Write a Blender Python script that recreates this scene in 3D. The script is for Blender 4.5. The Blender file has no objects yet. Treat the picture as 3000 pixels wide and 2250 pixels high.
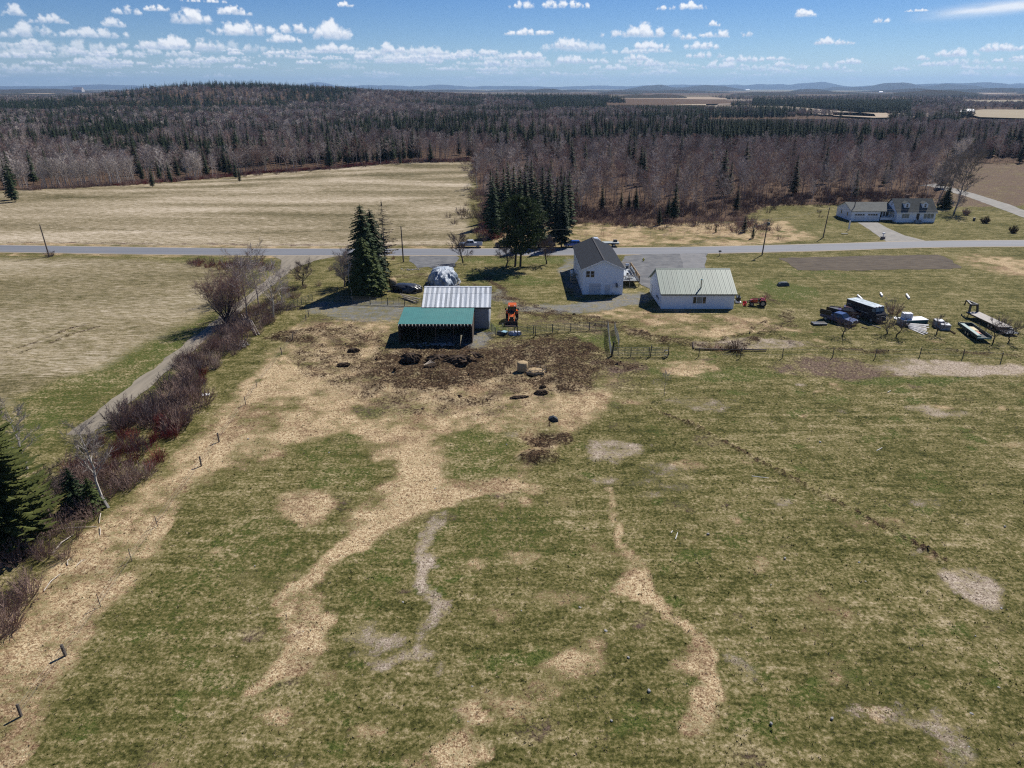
import bpy, math, random
import numpy as np
from mathutils import Vector, Matrix

# ------------------------------------------------------------------ scene, camera, light, exposure
scene = bpy.context.scene
COL = scene.collection
R = math.radians
CAM_H, PITCH, FPX = 38.0, R(22.6), 2084.0          # metres, radians, focal length in pixels of the 3000 px photo
cam_data = bpy.data.cameras.new('camera')
cam = bpy.data.objects.new('camera', cam_data)
COL.objects.link(cam)
cam.location = (0, 0, CAM_H)
cam.rotation_euler = (math.pi/2 - PITCH, 0, 0)
cam_data.sensor_width = 36.0
cam_data.lens = 36.0*FPX/3000.0
cam_data.clip_start = 0.5
cam_data.clip_end = 90000.0
scene.camera = cam

SUN_AZ = math.atan2(0.6, 0.8)       # clockwise from +Y
SUN_EL = R(46)
sd = bpy.data.lights.new('sun', 'SUN')
sd.energy = 5.0
sd.angle = R(0.53)
sd.color = (1.0, 0.95, 0.87)
sun = bpy.data.objects.new('sun', sd)
COL.objects.link(sun)
to_sun = Vector((math.sin(SUN_AZ)*math.cos(SUN_EL), math.cos(SUN_AZ)*math.cos(SUN_EL), math.sin(SUN_EL)))
sun.rotation_euler = to_sun.to_track_quat('Z', 'Y').to_euler()

scene.view_settings.view_transform = 'Standard'
scene.view_settings.look = 'None'
scene.view_settings.exposure = 0.27
scene.view_settings.gamma = 1.0
scene.view_settings.use_curve_mapping = False
scene.cycles.max_bounces = 6
scene.cycles.diffuse_bounces = 2
scene.cycles.glossy_bounces = 2
scene.cycles.transparent_max_bounces = 8
scene.cycles.volume_bounces = 0
scene.cycles.use_denoising = False
scene.render.film_transparent = False
try:
    scene.cycles.filter_width = 1.2
except Exception:
    pass

# ------------------------------------------------------------------ noise in numpy
def _hash(ix, iy, seed):
    h = (ix.astype(np.int64)*374761393 + iy.astype(np.int64)*668265263 + seed*1274126177) & 0xffffffff
    h = ((h ^ (h >> 13))*1274126177) & 0xffffffff
    h = (h ^ (h >> 16)) & 0xffffffff
    return h.astype(np.float64)/4294967295.0
def vnoise(x, y, seed=0):
    x = np.asarray(x, float); y = np.asarray(y, float)
    ix = np.floor(x); iy = np.floor(y)
    fx = x-ix; fy = y-iy
    ix = ix.astype(np.int64); iy = iy.astype(np.int64)
    sx = fx*fx*fx*(fx*(fx*6-15)+10); sy = fy*fy*fy*(fy*(fy*6-15)+10)
    a = _hash(ix, iy, seed); b = _hash(ix+1, iy, seed); c = _hash(ix, iy+1, seed); d = _hash(ix+1, iy+1, seed)
    return a+(b-a)*sx+(c-a)*sy+(a-b-c+d)*sx*sy
def fbm(x, y, seed=0, octs=4, gain=0.5):
    s = 0; a = 1; t = 0
    for k in range(octs):
        s = s+a*vnoise(x*2**k+k*17.3, y*2**k-k*9.1, seed+k*7); t += a; a *= gain
    return s/t
def sstep(a, b, x):
    t = np.clip((x-a)/(b-a), 0, 1)
    return t*t*(3-2*t)

# ------------------------------------------------------------------ the place: where a photo pixel's ray meets the height z
def P(px, py, z=0.0):
    dep = PITCH+math.atan((py-1125.0)/FPX)
    Y = (CAM_H-z)/math.tan(dep)
    zc = Y*math.cos(PITCH)+(CAM_H-z)*math.sin(PITCH)
    return Vector(((px-1500.0)*zc/FPX, Y, z))
def OV(x, y, z=0.0):
    return P(x*1.3562, y*1.3562, z)
def PT(px, topy, h):            # foot of a thing of height h whose top shows at that pixel
    p = P(px, topy, h); p.z = 0
    return p
def H(x, y):                    # height of the land
    x = np.asarray(x, float); y = np.asarray(y, float)
    far = sstep(330, 900, y)
    z = 32*np.exp(-(((x+720)/np.where(x < -720, 185, 330))**2)-((y-1750)/330)**2)
    z = z+17*np.exp(-((x+420)/330)**2-((y-1950)/400)**2)
    z = z+9*np.exp(-((x-120)/420)**2-((y-2300)/500)**2)
    z = z-4.0*sstep(250, 420, y)*sstep(-40, -160, x)*sstep(1300, 700, y)
    z = z+far*3.0*(fbm(x/300, y/300, 5, 3)-0.5)
    return z

# ------------------------------------------------------------------ sky: Nishita plus cumulus drawn from noise
# (centre x, base y, width, height) of each cumulus, as pixels of the photo turned into azimuth and elevation
CLOUDS = [(565,71,113,47),(720,104,172,43),(830,125,86,30),(868,97,86,36),(965,115,100,58),(535,145,215,40),(280,111,180,33),(70,109,150,48),
(95,136,108,25),(45,46,55,36),(145,68,90,30),(335,79,64,30),(371,42,75,28),(460,32,64,20),(676,43,95,30),(600,7,115,12),(40,170,82,22),
(124,161,68,16),(219,158,37,20),(300,167,32,20),(687,161,45,18),(836,161,118,20),(965,155,80,30),(1012,20,40,20),(1160,156,140,34),
(1220,186,145,30),(1064,176,75,26),(1018,154,45,30),(1357,170,82,20),(1459,195,86,32),(1547,172,100,26),(1658,143,95,32),(1552,103,122,22),
(1610,24,200,28),(1687,187,163,30),(1878,109,200,40),(1900,145,118,25),(1863,178,63,22),(1805,206,63,20),(1900,195,100,22),(2005,28,130,25),
(1414,208,50,14),(1488,219,54,11),(1617,221,77,15),(2129,109,150,28),(2088,77,32,16),(2018,117,36,24),(2052,145,95,25),(2063,170,100,25),
(2172,182,108,24),(2127,200,118,26),(2269,177,77,14),(2286,197,70,20),(2362,205,54,20),(2436,207,77,26),(2488,188,90,18),(2300,213,52,11),
(2229,224,70,11),(2355,50,60,26),(2435,131,110,24),(2580,67,38,20),(2686,34,57,9),(2802,167,113,30),(2931,151,126,28),
(2702,176,32,22),(2755,194,135,16),(2636,208,60,14),(2843,225,77,22),(2945,230,80,22),(2827,202,36,13),(2923,183,30,14),(2978,176,46,18),
(180,205,60,12),(380,190,90,14),(480,200,80,12),(600,185,110,18),(700,200,70,14),(780,190,60,12),(900,188,70,16),(440,215,70,9),(120,190,90,14)]
def cloud_image():
    rng = np.random.default_rng(4)
    W, HH = 7200, 360                      # 0.05 degree a pixel, elevation 0..18
    alpha = np.zeros((HH, W), np.float32); lum = np.zeros((HH, W), np.float32)
    az0 = -180.0
    def put(azc, elb, w, h, seed, soft=1.0, dens=1.0):
        x0 = int((azc-w*0.75-az0)/0.05); x1 = int((azc+w*0.75-az0)/0.05)+1
        y0 = max(0, int((elb-h*0.35)/0.05)); y1 = min(HH, int((elb+h*1.35)/0.05)+2)
        x0 = max(0, x0); x1 = min(W, x1)
        if x1-x0 < 3 or y1-y0 < 2: return
        gx, gy = np.meshgrid(np.arange(x0, x1), np.arange(y0, y1))
        az = az0+(gx+.5)*0.05; el = (gy+.5)*0.05
        u = (az-azc)/(w*0.5); v = (el-elb)/h
        asp = max(1.0, w/h)
        n1 = fbm(u*asp*1.1+seed*3.7, v*2.4, seed, 5, 0.55)-0.5
        n2 = fbm(u*asp*2.6+seed*1.7, v*5.0+8, seed+50, 4, 0.6)-0.5
        r = np.random.default_rng(seed)
        f = np.full(u.shape, -9.0); sh = np.zeros(u.shape)
        K = int(4+asp*2.2)
        for k in range(K):
            cx = r.uniform(-0.92, 0.92); big = (1-abs(cx)**1.7)
            rad = r.uniform(0.35, 0.62)*(0.35+0.65*big)
            cy = rad*0.75*r.uniform(0.5, 1.1)
            du = (u-cx)*asp*0.5; dv = v-cy
            d = rad-np.sqrt(du*du+dv*dv)
            s = 0.5+0.5*np.clip((dv*0.85+du*0.45)/rad, -1, 1)
            sh = np.where(d > f, s, sh); f = np.maximum(f, d)
        f = f+n1*0.55+n2*0.32
        f = np.minimum(f, (v+0.06+n1*0.16)*1.4)
        a = sstep(0.0, 0.24*soft+0.03, f+.02)*dens
        L = 0.60+0.42*sstep(-0.05, 0.62, v+n1*0.75+(sh-0.5)*0.8)+0.30*n2
        L = np.clip(L+0.12*(1-sstep(0.05, 0.3, f)), 0.5, 1.08)
        pa = alpha[y0:y1, x0:x1]; pl = lum[y0:y1, x0:x1]
        na = a+pa*(1-a)
        pl[:] = np.where(na > 1e-4, (L*a+pl*pa*(1-a))/np.maximum(na, 1e-4), pl)
        pa[:] = na
    def pix(px, py):
        x = (px-1500)/FPX; y = -(py-1125)/FPX
        fy = math.cos(PITCH)+y*math.sin(PITCH); fz = -math.sin(PITCH)+y*math.cos(PITCH)
        return math.degrees(math.atan2(x, fy)), math.degrees(math.atan2(fz, math.hypot(x, fy)))
    jobs = []
    for cx, by, w, h in CLOUDS:
        a, e = pix(cx, by); a2, e2 = pix(cx, by-h); al, _ = pix(cx-w/2, by); ar, _ = pix(cx+w/2, by)
        jobs.append((e, a, (ar-al)*1.32, max(e2-e, .12)*1.08, 1.25, 1.0 if cx > 430 or by > 150 else 0.8))
    for k in range(360):                   # small far clouds low over the horizon, denser to the left
        a = rng.uniform(-38, 38)
        if a > 2 and rng.random() < 0.6: continue
        e = 0.12+2.3*rng.random()**1.2
        if a > 12: e *= 0.6
        w = (0.8+3.2*rng.random()**1.5)*(0.35+e*0.5)
        jobs.append((e, a, w, w*rng.uniform(0.10, 0.19), 1.3, rng.uniform(0.45, 0.95)))
    for k in range(330):                   # the rest of the sky goes on the same way
        a = rng.uniform(38, 322); a = a-360 if a > 180 else a
        e = 0.2+13*rng.random()**1.8
        w = (1.0+2.5*rng.random())*(0.3+e*0.28)
        jobs.append((e, a, w, w*rng.uniform(0.18, 0.32), 1.0, 1.0))
    for k in range(26):
        a = rng.uniform(-36, 36); e = rng.uniform(6.3, 15)
        w = rng.uniform(3, 8); jobs.append((e, a, w, w*rng.uniform(0.2, 0.32), 1.0, 1.0))
    jobs.sort(key=lambda j: j[0])
    for i, (e, a, w, h, so, de) in enumerate(jobs):
        put(a, e, w, h, 11+i, so, de)
    a, e = pix(2880, 38)                   # the long wisp at the upper right
    gx, gy = np.meshgrid(np.arange(int((a-6+180)/0.05), int((a+5+180)/0.05)), np.arange(int((e-.8)/0.05), int((e+1.2)/0.05)))
    u = (az0+(gx+.5)*0.05-a); v = ((gy+.5)*0.05-e-0.2-u*0.07)
    wis = np.exp(-(v/0.30)**2)*sstep(-5.0, 1.5, u)*sstep(5, 3, u)*(0.35+0.9*fbm(u*0.6, v*5, 77, 4))
    pa = alpha[gy[0,0]:gy[-1,0]+1, gx[0,0]:gx[0,-1]+1]; pl = lum[gy[0,0]:gy[-1,0]+1, gx[0,0]:gx[0,-1]+1]
    wis = np.clip(wis, 0, .85); na = wis+pa*(1-wis)
    pl[:] = (0.97*wis+pl*pa*(1-wis))/np.maximum(na, 1e-4); pa[:] = na
    el = (np.arange(HH)+.5)*0.05
    alpha *= (0.45+0.55*sstep(0.0, 2.0, el))[:, None]
    lum = np.where(alpha > 0, lum, .9)
    return alpha, lum
alpha, lum = cloud_image()
def nd(nt, typ, **kw):
    n = nt.nodes.new(typ)
    for k, v in kw.items():
        if k in n.inputs: n.inputs[k].default_value = v
        else: setattr(n, k, v)
    return n
def math_(nt, op, a, b=None, c=None, clamp=False):
    n = nt.nodes.new('ShaderNodeMath'); n.operation = op; n.use_clamp = clamp
    for i, v in enumerate((a, b, c)):
        if v is None: continue
        if isinstance(v, (int, float)): n.inputs[i].default_value = v
        else: nt.links.new(v, n.inputs[i])
    return n.outputs[0]
def mixc(nt, f, a, b, mode='MIX'):
    n = nt.nodes.new('ShaderNodeMix'); n.data_type = 'RGBA'; n.blend_type = mode
    for s, v in ((0, f), (6, a), (7, b)):
        if isinstance(v, (int, float)): n.inputs[s].default_value = v
        elif isinstance(v, tuple): n.inputs[s].default_value = (*v[:3], 1)
        else: nt.links.new(v, n.inputs[s])
    return n.outputs[2]

world = bpy.data.worlds.new('World')
scene.world = world
world.use_nodes = True
wt = world.node_tree
wt.nodes.clear()
SKY_STRENGTH = 0.066
sky = nd(wt, 'ShaderNodeTexSky', sky_type='NISHITA', sun_disc=False, sun_elevation=SUN_EL, sun_rotation=SUN_AZ,
         altitude=0.0, air_density=0.75, dust_density=0.0, ozone_density=5.0)
img = bpy.data.images.new('cumulus', alpha.shape[1], alpha.shape[0], alpha=True, float_buffer=False)
img.colorspace_settings.name = 'Non-Color'
img.alpha_mode = 'CHANNEL_PACKED'
buf = np.ones((alpha.shape[0], alpha.shape[1], 4), np.float32)
t_ = np.clip((lum-0.5)/0.5, 0, 1)
for k_, (lo, hi) in enumerate(((0.36, 0.84), (0.45, 0.85), (0.60, 0.87))):
    buf[..., k_] = lo+(hi-lo)*t_
buf[..., 3] = np.clip(alpha, 0, 1)
img.pixels.foreach_set(buf.ravel())
img.update()
img.pack()
del buf
tc = nd(wt, 'ShaderNodeTexCoord')
sp = nd(wt, 'ShaderNodeSeparateXYZ'); wt.links.new(tc.outputs['Generated'], sp.inputs[0])
azn = math_(wt, 'ARCTAN2', sp.outputs[0], sp.outputs[1])
un = math_(wt, 'MULTIPLY_ADD', azn, 1/(2*math.pi), 0.5)
eln = math_(wt, 'ARCSINE', sp.outputs[2])
vn_ = math_(wt, 'MULTIPLY', eln, 1/R(18))
cb = nd(wt, 'ShaderNodeCombineXYZ'); wt.links.new(un, cb.inputs[0]); wt.links.new(vn_, cb.inputs[1])
it = nd(wt, 'ShaderNodeTexImage', image=img, extension='CLIP', interpolation='Linear'); wt.links.new(cb.outputs[0], it.inputs[0])
hs = nd(wt, 'ShaderNodeHueSaturation', Hue=0.512, Saturation=1.28, Value=1.0); wt.links.new(sky.outputs[0], hs.inputs['Color'])
b1 = nd(wt, 'ShaderNodeBackground', Strength=SKY_STRENGTH); wt.links.new(hs.outputs[0], b1.inputs[0])
b2 = nd(wt, 'ShaderNodeBackground', Strength=1.0); wt.links.new(it.outputs['Color'], b2.inputs[0])
ms = nd(wt, 'ShaderNodeMixShader'); wt.links.new(it.outputs['Alpha'], ms.inputs[0]); wt.links.new(b1.outputs[0], ms.inputs[1]); wt.links.new(b2.outputs[0], ms.inputs[2])
wo = nd(wt, 'ShaderNodeOutputWorld'); wt.links.new(ms.outputs[0], wo.inputs[0])
world.cycles.sampling_method = 'MANUAL'
world.cycles.sample_map_resolution = 1024

# ------------------------------------------------------------------ materials
MATS = {}
def mat(name, col, rough=0.8, metal=0.0, var=0.0, scale=3.0, bump=0.0, spec=0.3, col2=None, stretch=None, inst=0.0, trans=0.0, coat=0.0):
    """colour with noise towards col2, optional bump, optional tone difference from object to object"""
    if name in MATS: return MATS[name]
    m = bpy.data.materials.new(name); m.use_nodes = True; nt = m.node_tree
    b = nt.nodes['Principled BSDF']
    b.inputs['Roughness'].default_value = rough; b.inputs['Metallic'].default_value = metal
    b.inputs['Specular IOR Level'].default_value = spec
    if coat: b.inputs['Coat Weight'].default_value = coat
    c = col
    if var > 0 or col2 or bump:
        tcn = nd(nt, 'ShaderNodeTexCoord'); mp = nd(nt, 'ShaderNodeMapping')
        if stretch: mp.inputs['Scale'].default_value = stretch
        nt.links.new(tcn.outputs['Object'], mp.inputs[0])
        no = nd(nt, 'ShaderNodeTexNoise', Scale=scale, Detail=5.0, Roughness=0.65); nt.links.new(mp.outputs[0], no.inputs['Vector'])
        f = math_(nt, 'MULTIPLY_ADD', no.outputs[0], 2.6, -0.8, clamp=True)
        c2 = col2 if col2 else tuple(max(0, v*(1-var)) for v in col)
        c = mixc(nt, f, col, c2)
        if bump:
            bn = nd(nt, 'ShaderNodeBump', Strength=0.6, Distance=bump); nt.links.new(no.outputs[0], bn.inputs['Height']); nt.links.new(bn.outputs[0], b.inputs['Normal'])
    if inst:
        oi = nd(nt, 'ShaderNodeObjectInfo')
        f = math_(nt, 'MULTIPLY_ADD', oi.outputs['Random'], 2*inst, 1-inst)
        cc = nd(nt, 'ShaderNodeCombineColor')
        for k in range(3): nt.links.new(f, cc.inputs[k])
        c = mixc(nt, 1.0, c, cc.outputs[0], 'MULTIPLY')
    if isinstance(c, tuple): b.inputs['Base Color'].default_value = (*c, 1)
    else: nt.links.new(c, b.inputs['Base Color'])
    if trans:
        tr = nd(nt, 'ShaderNodeBsdfTranslucent'); mx = nd(nt, 'ShaderNodeMixShader'); mx.inputs[0].default_value = trans
        if isinstance(c, tuple): tr.inputs[0].default_value = (*c, 1)
        else: nt.links.new(c, tr.inputs[0])
        nt.links.new(b.outputs[0], mx.inputs[1]); nt.links.new(tr.outputs[0], mx.inputs[2])
        nt.links.new(mx.outputs[0], nt.nodes['Material Output'].inputs[0])
    MATS[name] = m
    return m

# ------------------------------------------------------------------ mesh helpers
class MB:
    def __init__(s): s.v = []; s.f = []; s.m = []
    def add(s, vs, fs, mi=0):
        o = len(s.v); s.v += [tuple(v) for v in vs]; s.f += [tuple(i+o for i in f) for f in fs]; s.m += [mi]*len(fs); return s
    def box(s, x0, x1, y0, y1, z0, z1, mi=0, mtx=None):
        vs = [Vector((x, y, z)) for z in (z0, z1) for y in (y0, y1) for x in (x0, x1)]
        if mtx: vs = [mtx @ v for v in vs]
        return s.add(vs, [(0,2,3,1), (4,5,7,6), (0,1,5,4), (2,6,7,3), (0,4,6,2), (1,3,7,5)], mi)
    def bar(s, a, b, w, h=None, mi=0):
        """square bar from a to b"""
        a = Vector(a); b = Vector(b); h = h or w; d = (b-a).normalized()
        up = Vector((0,0,1)) if abs(d.z) < 0.95 else Vector((0,1,0))
        sd_ = d.cross(up).normalized(); up = sd_.cross(d)
        vs = [p+sd_*(i*w/2)+up*(j*h/2) for p in (a, b) for i, j in ((-1,-1), (1,-1), (1,1), (-1,1))]
        return s.add(vs, [(3,2,1,0), (4,5,6,7), (0,1,5,4), (1,2,6,5), (2,3,7,6), (3,0,4,7)], mi)
    def tube(s, a, b, r0, r1=None, n=8, mi=0, caps=True):
        a = Vector(a); b = Vector(b); r1 = r0 if r1 is None else r1
        d = (b-a).normalized(); up = Vector((0,0,1)) if abs(d.z) < 0.95 else Vector((0,1,0))
        u = d.cross(up).normalized(); w = u.cross(d)
        vs = []
        for p, r in ((a, r0), (b, r1)):
            for i in range(n):
                t = 2*math.pi*i/n; vs.append(p+u*(r*math.cos(t))+w*(r*math.sin(t)))
        fs = [(i, (i+1) % n, n+(i+1) % n, n+i) for i in range(n)]
        if caps: fs += [tuple(range(n-1, -1, -1)), tuple(range(n, 2*n))]
        return s.add(vs, fs, mi)
    def prof(s, pts, w, mi=0, y=0.0):
        """side profile pts (x, z[, half width]) swept across y"""
        n = len(pts); vs = []
        for sg in (-1, 1):
            for p in pts:
                hw = p[2] if len(p) > 2 else w
                vs.append((p[0], y+sg*hw, p[1]))
        return s.add(vs, [tuple(range(n)), tuple(range(2*n-1, n-1, -1))]+[(i, i+n, (i+1) % n+n, (i+1) % n) for i in range(n)], mi)
    def poly(s, pts, t=0.0, mi=0):
        """flat polygon; with t it gets that thickness downwards along its normal"""
        pts = [Vector(p) for p in pts]
        if not t: return s.add(pts, [tuple(range(len(pts)))], mi)
        nrm = (pts[1]-pts[0]).cross(pts[2]-pts[0]).normalized()
        if nrm.z < 0: nrm = -nrm
        n = len(pts); lo = [p-nrm*t for p in pts]
        return s.add(pts+lo, [tuple(range(n)), tuple(range(2*n-1, n-1, -1))]+[(i, (i+1) % n, (i+1) % n+n, i+n) for i in range(n)], mi)
    def mesh(s, name, mats):
        me = bpy.data.meshes.new(name); me.from_pydata(s.v, [], s.f)
        for m in (mats if isinstance(mats, (list, tuple)) else [mats]): me.materials.append(m)
        if any(s.m): me.polygons.foreach_set('material_index', s.m)
        me.update(); return me
    def build(s, name, mats, parent=None, smooth=False, loc=None, rz=0):
        me = s.mesh(name, mats)
        if smooth: me.polygons.foreach_set('use_smooth', [True]*len(me.polygons))
        return link(name, me, parent, loc, rz)
def link(name, me, parent=None, loc=None, rz=0):
    o = bpy.data.objects.new(name, me); COL.objects.link(o)
    if parent: o.parent = parent
    if loc is not None: o.location = loc
    if rz: o.rotation_euler = (0, 0, rz)
    return o
def tag(o, label=None, cat=None, group=None, kind=None):
    if label: o['label'] = label
    if cat: o['category'] = cat
    if group: o['group'] = group
    if kind: o['kind'] = kind
    return o
def thing(name, label, cat, loc=(0,0,0), rz=0, group=None):
    o = bpy.data.objects.new(name, None); COL.objects.link(o); o.empty_display_size = 0.5
    o.location = loc; o.rotation_euler = (0, 0, rz)
    return tag(o, label, cat, group)
def kids(o): return [c for c in bpy.data.objects if c.parent is o] if False else list(o.children)
def copy_tree(o, loc=None, rz=None, label=None, scale=None, parent=None):
    c = o.copy(); COL.objects.link(c)
    if parent: c.parent = parent
    if loc is not None: c.location = loc
    if rz is not None: c.rotation_euler = (0, 0, rz)
    if scale is not None: c.scale = scale if isinstance(scale, tuple) else (scale,)*3
    if label: c['label'] = label
    for ch in list(o.children): copy_tree(ch, parent=c)
    return c
ORD = ['first','second','third','fourth','fifth','sixth','seventh','eighth','ninth','tenth','eleventh','twelfth','thirteenth','fourteenth','fifteenth','sixteenth','seventeenth','eighteenth']
# ------------------------------------------------------------------ ground: one sheet to the horizon, painted by masks in world space
def axis(lo, hi, step, end, g, neg=None):
    a = list(np.arange(lo, hi+1e-6, step)); d = step
    while a[-1] < end: d *= g; a.append(a[-1]+d)
    if neg is not None:
        b = []; x = lo; d = step
        while x > neg: d *= g; x -= d; b.append(x)
        a = b[::-1]+a
    return np.array(a)
ys = axis(26.0, 245.0, 0.46, 32000.0, 1.05, neg=-3000.0)
xs = axis(-150.0, 160.0, 0.46, 32000.0, 1.06, neg=-32000.0)
GX, GY = np.meshgrid(xs, ys)
nr, nc = GX.shape
gx = GX.ravel(); gy = GY.ravel()
gz = H(gx, gy)
MK = {k: np.zeros(gx.size) for k in ('straw', 'mud', 'gravel', 'lush', 'pale', 'brown', 'furrow', 'litter')}
near = np.nonzero((gy > 20) & (gy < 480) & (np.abs(gx) < 420))[0]
nx = gx[near]; ny = gy[near]
wx = nx+3.2*(fbm(nx/3.0, ny/3.0, 1, 5)-.5)+2.6*(fbm(nx/11.0, ny/11.0, 2, 3)-.5)
wy = ny+3.2*(fbm(nx/3.0, ny/3.0, 3, 5)-.5)+2.6*(fbm(nx/11.0, ny/11.0, 4, 3)-.5)
near_masks = {k: np.zeros(near.size) for k in MK}
def paint(name, val, amp=1.0, erase=()):
    near_masks[name] = np.maximum(near_masks[name], val*amp)
    for e in erase: near_masks[e] = near_masks[e]*(1-val)
def ell(name, cx, cy, rx, ry, amp=1.0, soft=0.5, erase=(), ov=True):
    k = 1.3562 if ov else 1.0
    c = P(cx*k, cy*k); e = P((cx+rx)*k, cy*k); u = P(cx*k, (cy-ry)*k); d = P(cx*k, (cy+ry)*k)
    RX = max(e.x-c.x, .1); RY = max((u.y-d.y)/2, .1); cyw = (u.y+d.y)/2
    q = np.sqrt(((wx-c.x)/RX)**2+((wy-cyw)/RY)**2)
    paint(name, sstep(1+soft/2, 1-soft/2, q), amp, erase)
def stroke(name, pts, hw, amp=1.0, soft=0.6, erase=(), warp=True, world=False):
    """pts as pixels; hw is the half width in metres (number or one per point)"""
    w = [p if world else tuple(OV(*p))[:2] for p in pts]
    hs_ = hw if isinstance(hw, (list, tuple)) else [hw]*len(w)
    best = np.full(near.size, -9.0); X, Y = (wx, wy) if warp else (nx, ny)
    for (a, b, ha, hb) in zip(w[:-1], w[1:], hs_[:-1], hs_[1:]):
        m = max(ha, hb)*1.6+1
        idx = np.nonzero((X > min(a[0], b[0])-m) & (X < max(a[0], b[0])+m) & (Y > min(a[1], b[1])-m) & (Y < max(a[1], b[1])+m))[0]
        if not idx.size: continue
        dx, dy = b[0]-a[0], b[1]-a[1]; L2 = dx*dx+dy*dy+1e-9
        t = np.clip(((X[idx]-a[0])*dx+(Y[idx]-a[1])*dy)/L2, 0, 1)
        d = np.hypot(X[idx]-a[0]-t*dx, Y[idx]-a[1]-t*dy)
        best[idx] = np.maximum(best[idx], 1-d/(ha+(hb-ha)*t))
    paint(name, sstep(-soft/2, soft/2, best), amp, erase)
def inpoly(w, X, Y):
    ins = np.zeros(X.shape, bool)
    for (x1, y1), (x2, y2) in zip(w, w[1:]+w[:1]):
        c = ((y1 > Y) != (y2 > Y)) & (X < (x2-x1)*(Y-y1)/((y2-y1) if y2 != y1 else 1e-9)+x1)
        ins ^= c
    return ins
def area(name, pts, amp=1.0, feather=1.0, erase=(), world=False, warp=True):
    w = [p if world else tuple(OV(*p))[:2] for p in pts]
    X, Y = (wx, wy) if warp else (nx, ny)
    ins = inpoly(w, X, Y)
    d = np.full(X.shape, 1e9)
    for (x1, y1), (x2, y2) in zip(w, w[1:]+w[:1]):
        dx, dy = x2-x1, y2-y1
        t = np.clip(((X-x1)*dx+(Y-y1)*dy)/(dx*dx+dy*dy+1e-9), 0, 1)
        d = np.minimum(d, np.hypot(X-x1-t*dx, Y-y1-t*dy))
    s_ = np.where(ins, d, -d)
    paint(name, sstep(-feather, feather, s_), amp, erase)

# --- fields across the road and along the lane
area('furrow', [(-420,194),(-131,187.5),(-77,184.5),(-40,184.5),(-14,186),(-12,197),(-14,230),(-17,300),(-20,410),(-60,415),(-110,405),(-190,360),(-230,330),(-270,300),(-420,270)], 1.0, 2.5, world=True)
area('furrow', [(-130,172),(-100,170),(-75,166),(-60,158),(-57.5,140),(-57,116),(-60,100),(-66,86),(-66,70),(-72,55),(-140,55),(-180,170)], 0.72, 3.0, world=True)
area('lush', [(-57.5,160),(-54,168),(-54,60),(-80,50),(-66,86),(-60,104)], .4, 3, world=True)
area('furrow', [(118,255),(170,250),(330,330),(330,424),(160,424),(140,330)], 0.2, 2, world=True)
area('brown', [(118,255),(170,250),(330,330),(330,424),(160,424),(140,330)], 0.85, 2, world=True)
for o_ in (0, 17):
    stroke('mud', [((0)/1.3562,(1038+o_)/1.3562),((217)/1.3562,(961+o_)/1.3562),((285)/1.3562,(941+o_)/1.3562)], .32, .42, soft=.9, warp=False)
# --- straw strip outside the left fence
area('straw', [(-41,20),(-40,48),(-38,66),(-37.5,90),(-38,118),(-36.5,122),(-35.2,100),(-33.4,66),(-32.2,44),(-31,20)], 0.62, 1.0, world=True, warp=False)
stroke('straw', [(-31.6,30),(-32,40),(-32.6,51),(-33.3,60),(-34.6,80),(-35.6,104)], 0.8, 0.75, world=True)
# --- trampled straw yard below the barn
area('straw', [(600,745),(650,700),(850,690),(835,755),(1000,765),(1240,760),(1300,800),(1305,880),(1200,955),(1140,990),(1120,1035),(1060,1050),(960,1070),(900,1110),(800,1150),(770,1110),(860,1030),(860,990),(700,940),(600,985),(440,1040),(420,1020),(520,900),(560,800)], 0.80, 2.2)
for e in ((1025,955,95,38),(1035,1005,80,28),(700,975,85,32),(960,1110,60,24),(745,1010,80,26),(790,880,40,16)):
    near_masks['straw'] *= 1-0.75*0
    c0 = near_masks['straw'].copy(); ell('lush', *e, 0.45, 0.9, erase=('straw',))
stroke('straw', [(960,1060),(850,1110),(790,1155),(715,1200),(665,1250),(620,1285),(655,1345),(650,1430),(560,1495)], [1.5,1.5,1.2,1.1,1.1,1.4,1.4,1.3,0.5], 1.1)
ell('straw', 655,1265,60,28,0.8)
stroke('pale', [(950,1100),(918,1170),(905,1250),(930,1310),(905,1385)], [.55,.6,.45,.85,.7], 0.6)
stroke('straw', [(1310,1055),(1345,1130),(1368,1215)], [0.5,0.35,0.6], 0.6)
stroke('straw', [(1368,1215),(1350,1280),(1420,1325),(1480,1375),(1525,1430),(1510,1490),(1490,1590)], [.5,1.2,.8,.7,.9,.6,1.0], 0.95)
for e in ((658,1095,52,36,.8),(1052,1332,32,14,.7),(735,1450,25,24,.55),(800,1612,50,12,.6),(1048,1560,45,26,.7),(1020,1640,60,45,.75),(1125,1212,40,16,.45),(1145,1088,18,9,.6),
          (1085,1095,18,10,.5),(1500,795,52,17,.8),(1010,1050,90,20,.7),(1130,1050,60,14,.5),(1200,1300,60,18,.28),(1150,1500,90,30,.25),(560,1240,80,50,.25)): ell('straw', *e)
for e in ((1335,972,46,24,.6),(1960,792,75,15,.8),(2090,797,120,16,.95),(1430,1020,60,14,.25),(1985,880,40,9,.5),(2045,892,55,9,.3),(2095,1268,52,34,.62),(1900,1535,60,22,.5),(1950,1560,60,24,.6),(2010,1590,50,24,.55),
          (2060,1650,40,40,.6),(800,1370,60,24,.38),(880,1410,50,16,.35),(1430,1050,60,20,.3),(1520,870,80,14,.2)): ell('pale', *e)
ell('brown', 1810,797,130,22,.85); ell('brown', 1345,792,62,12,.9); ell('mud', 1345,792,55,9,.6)
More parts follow.
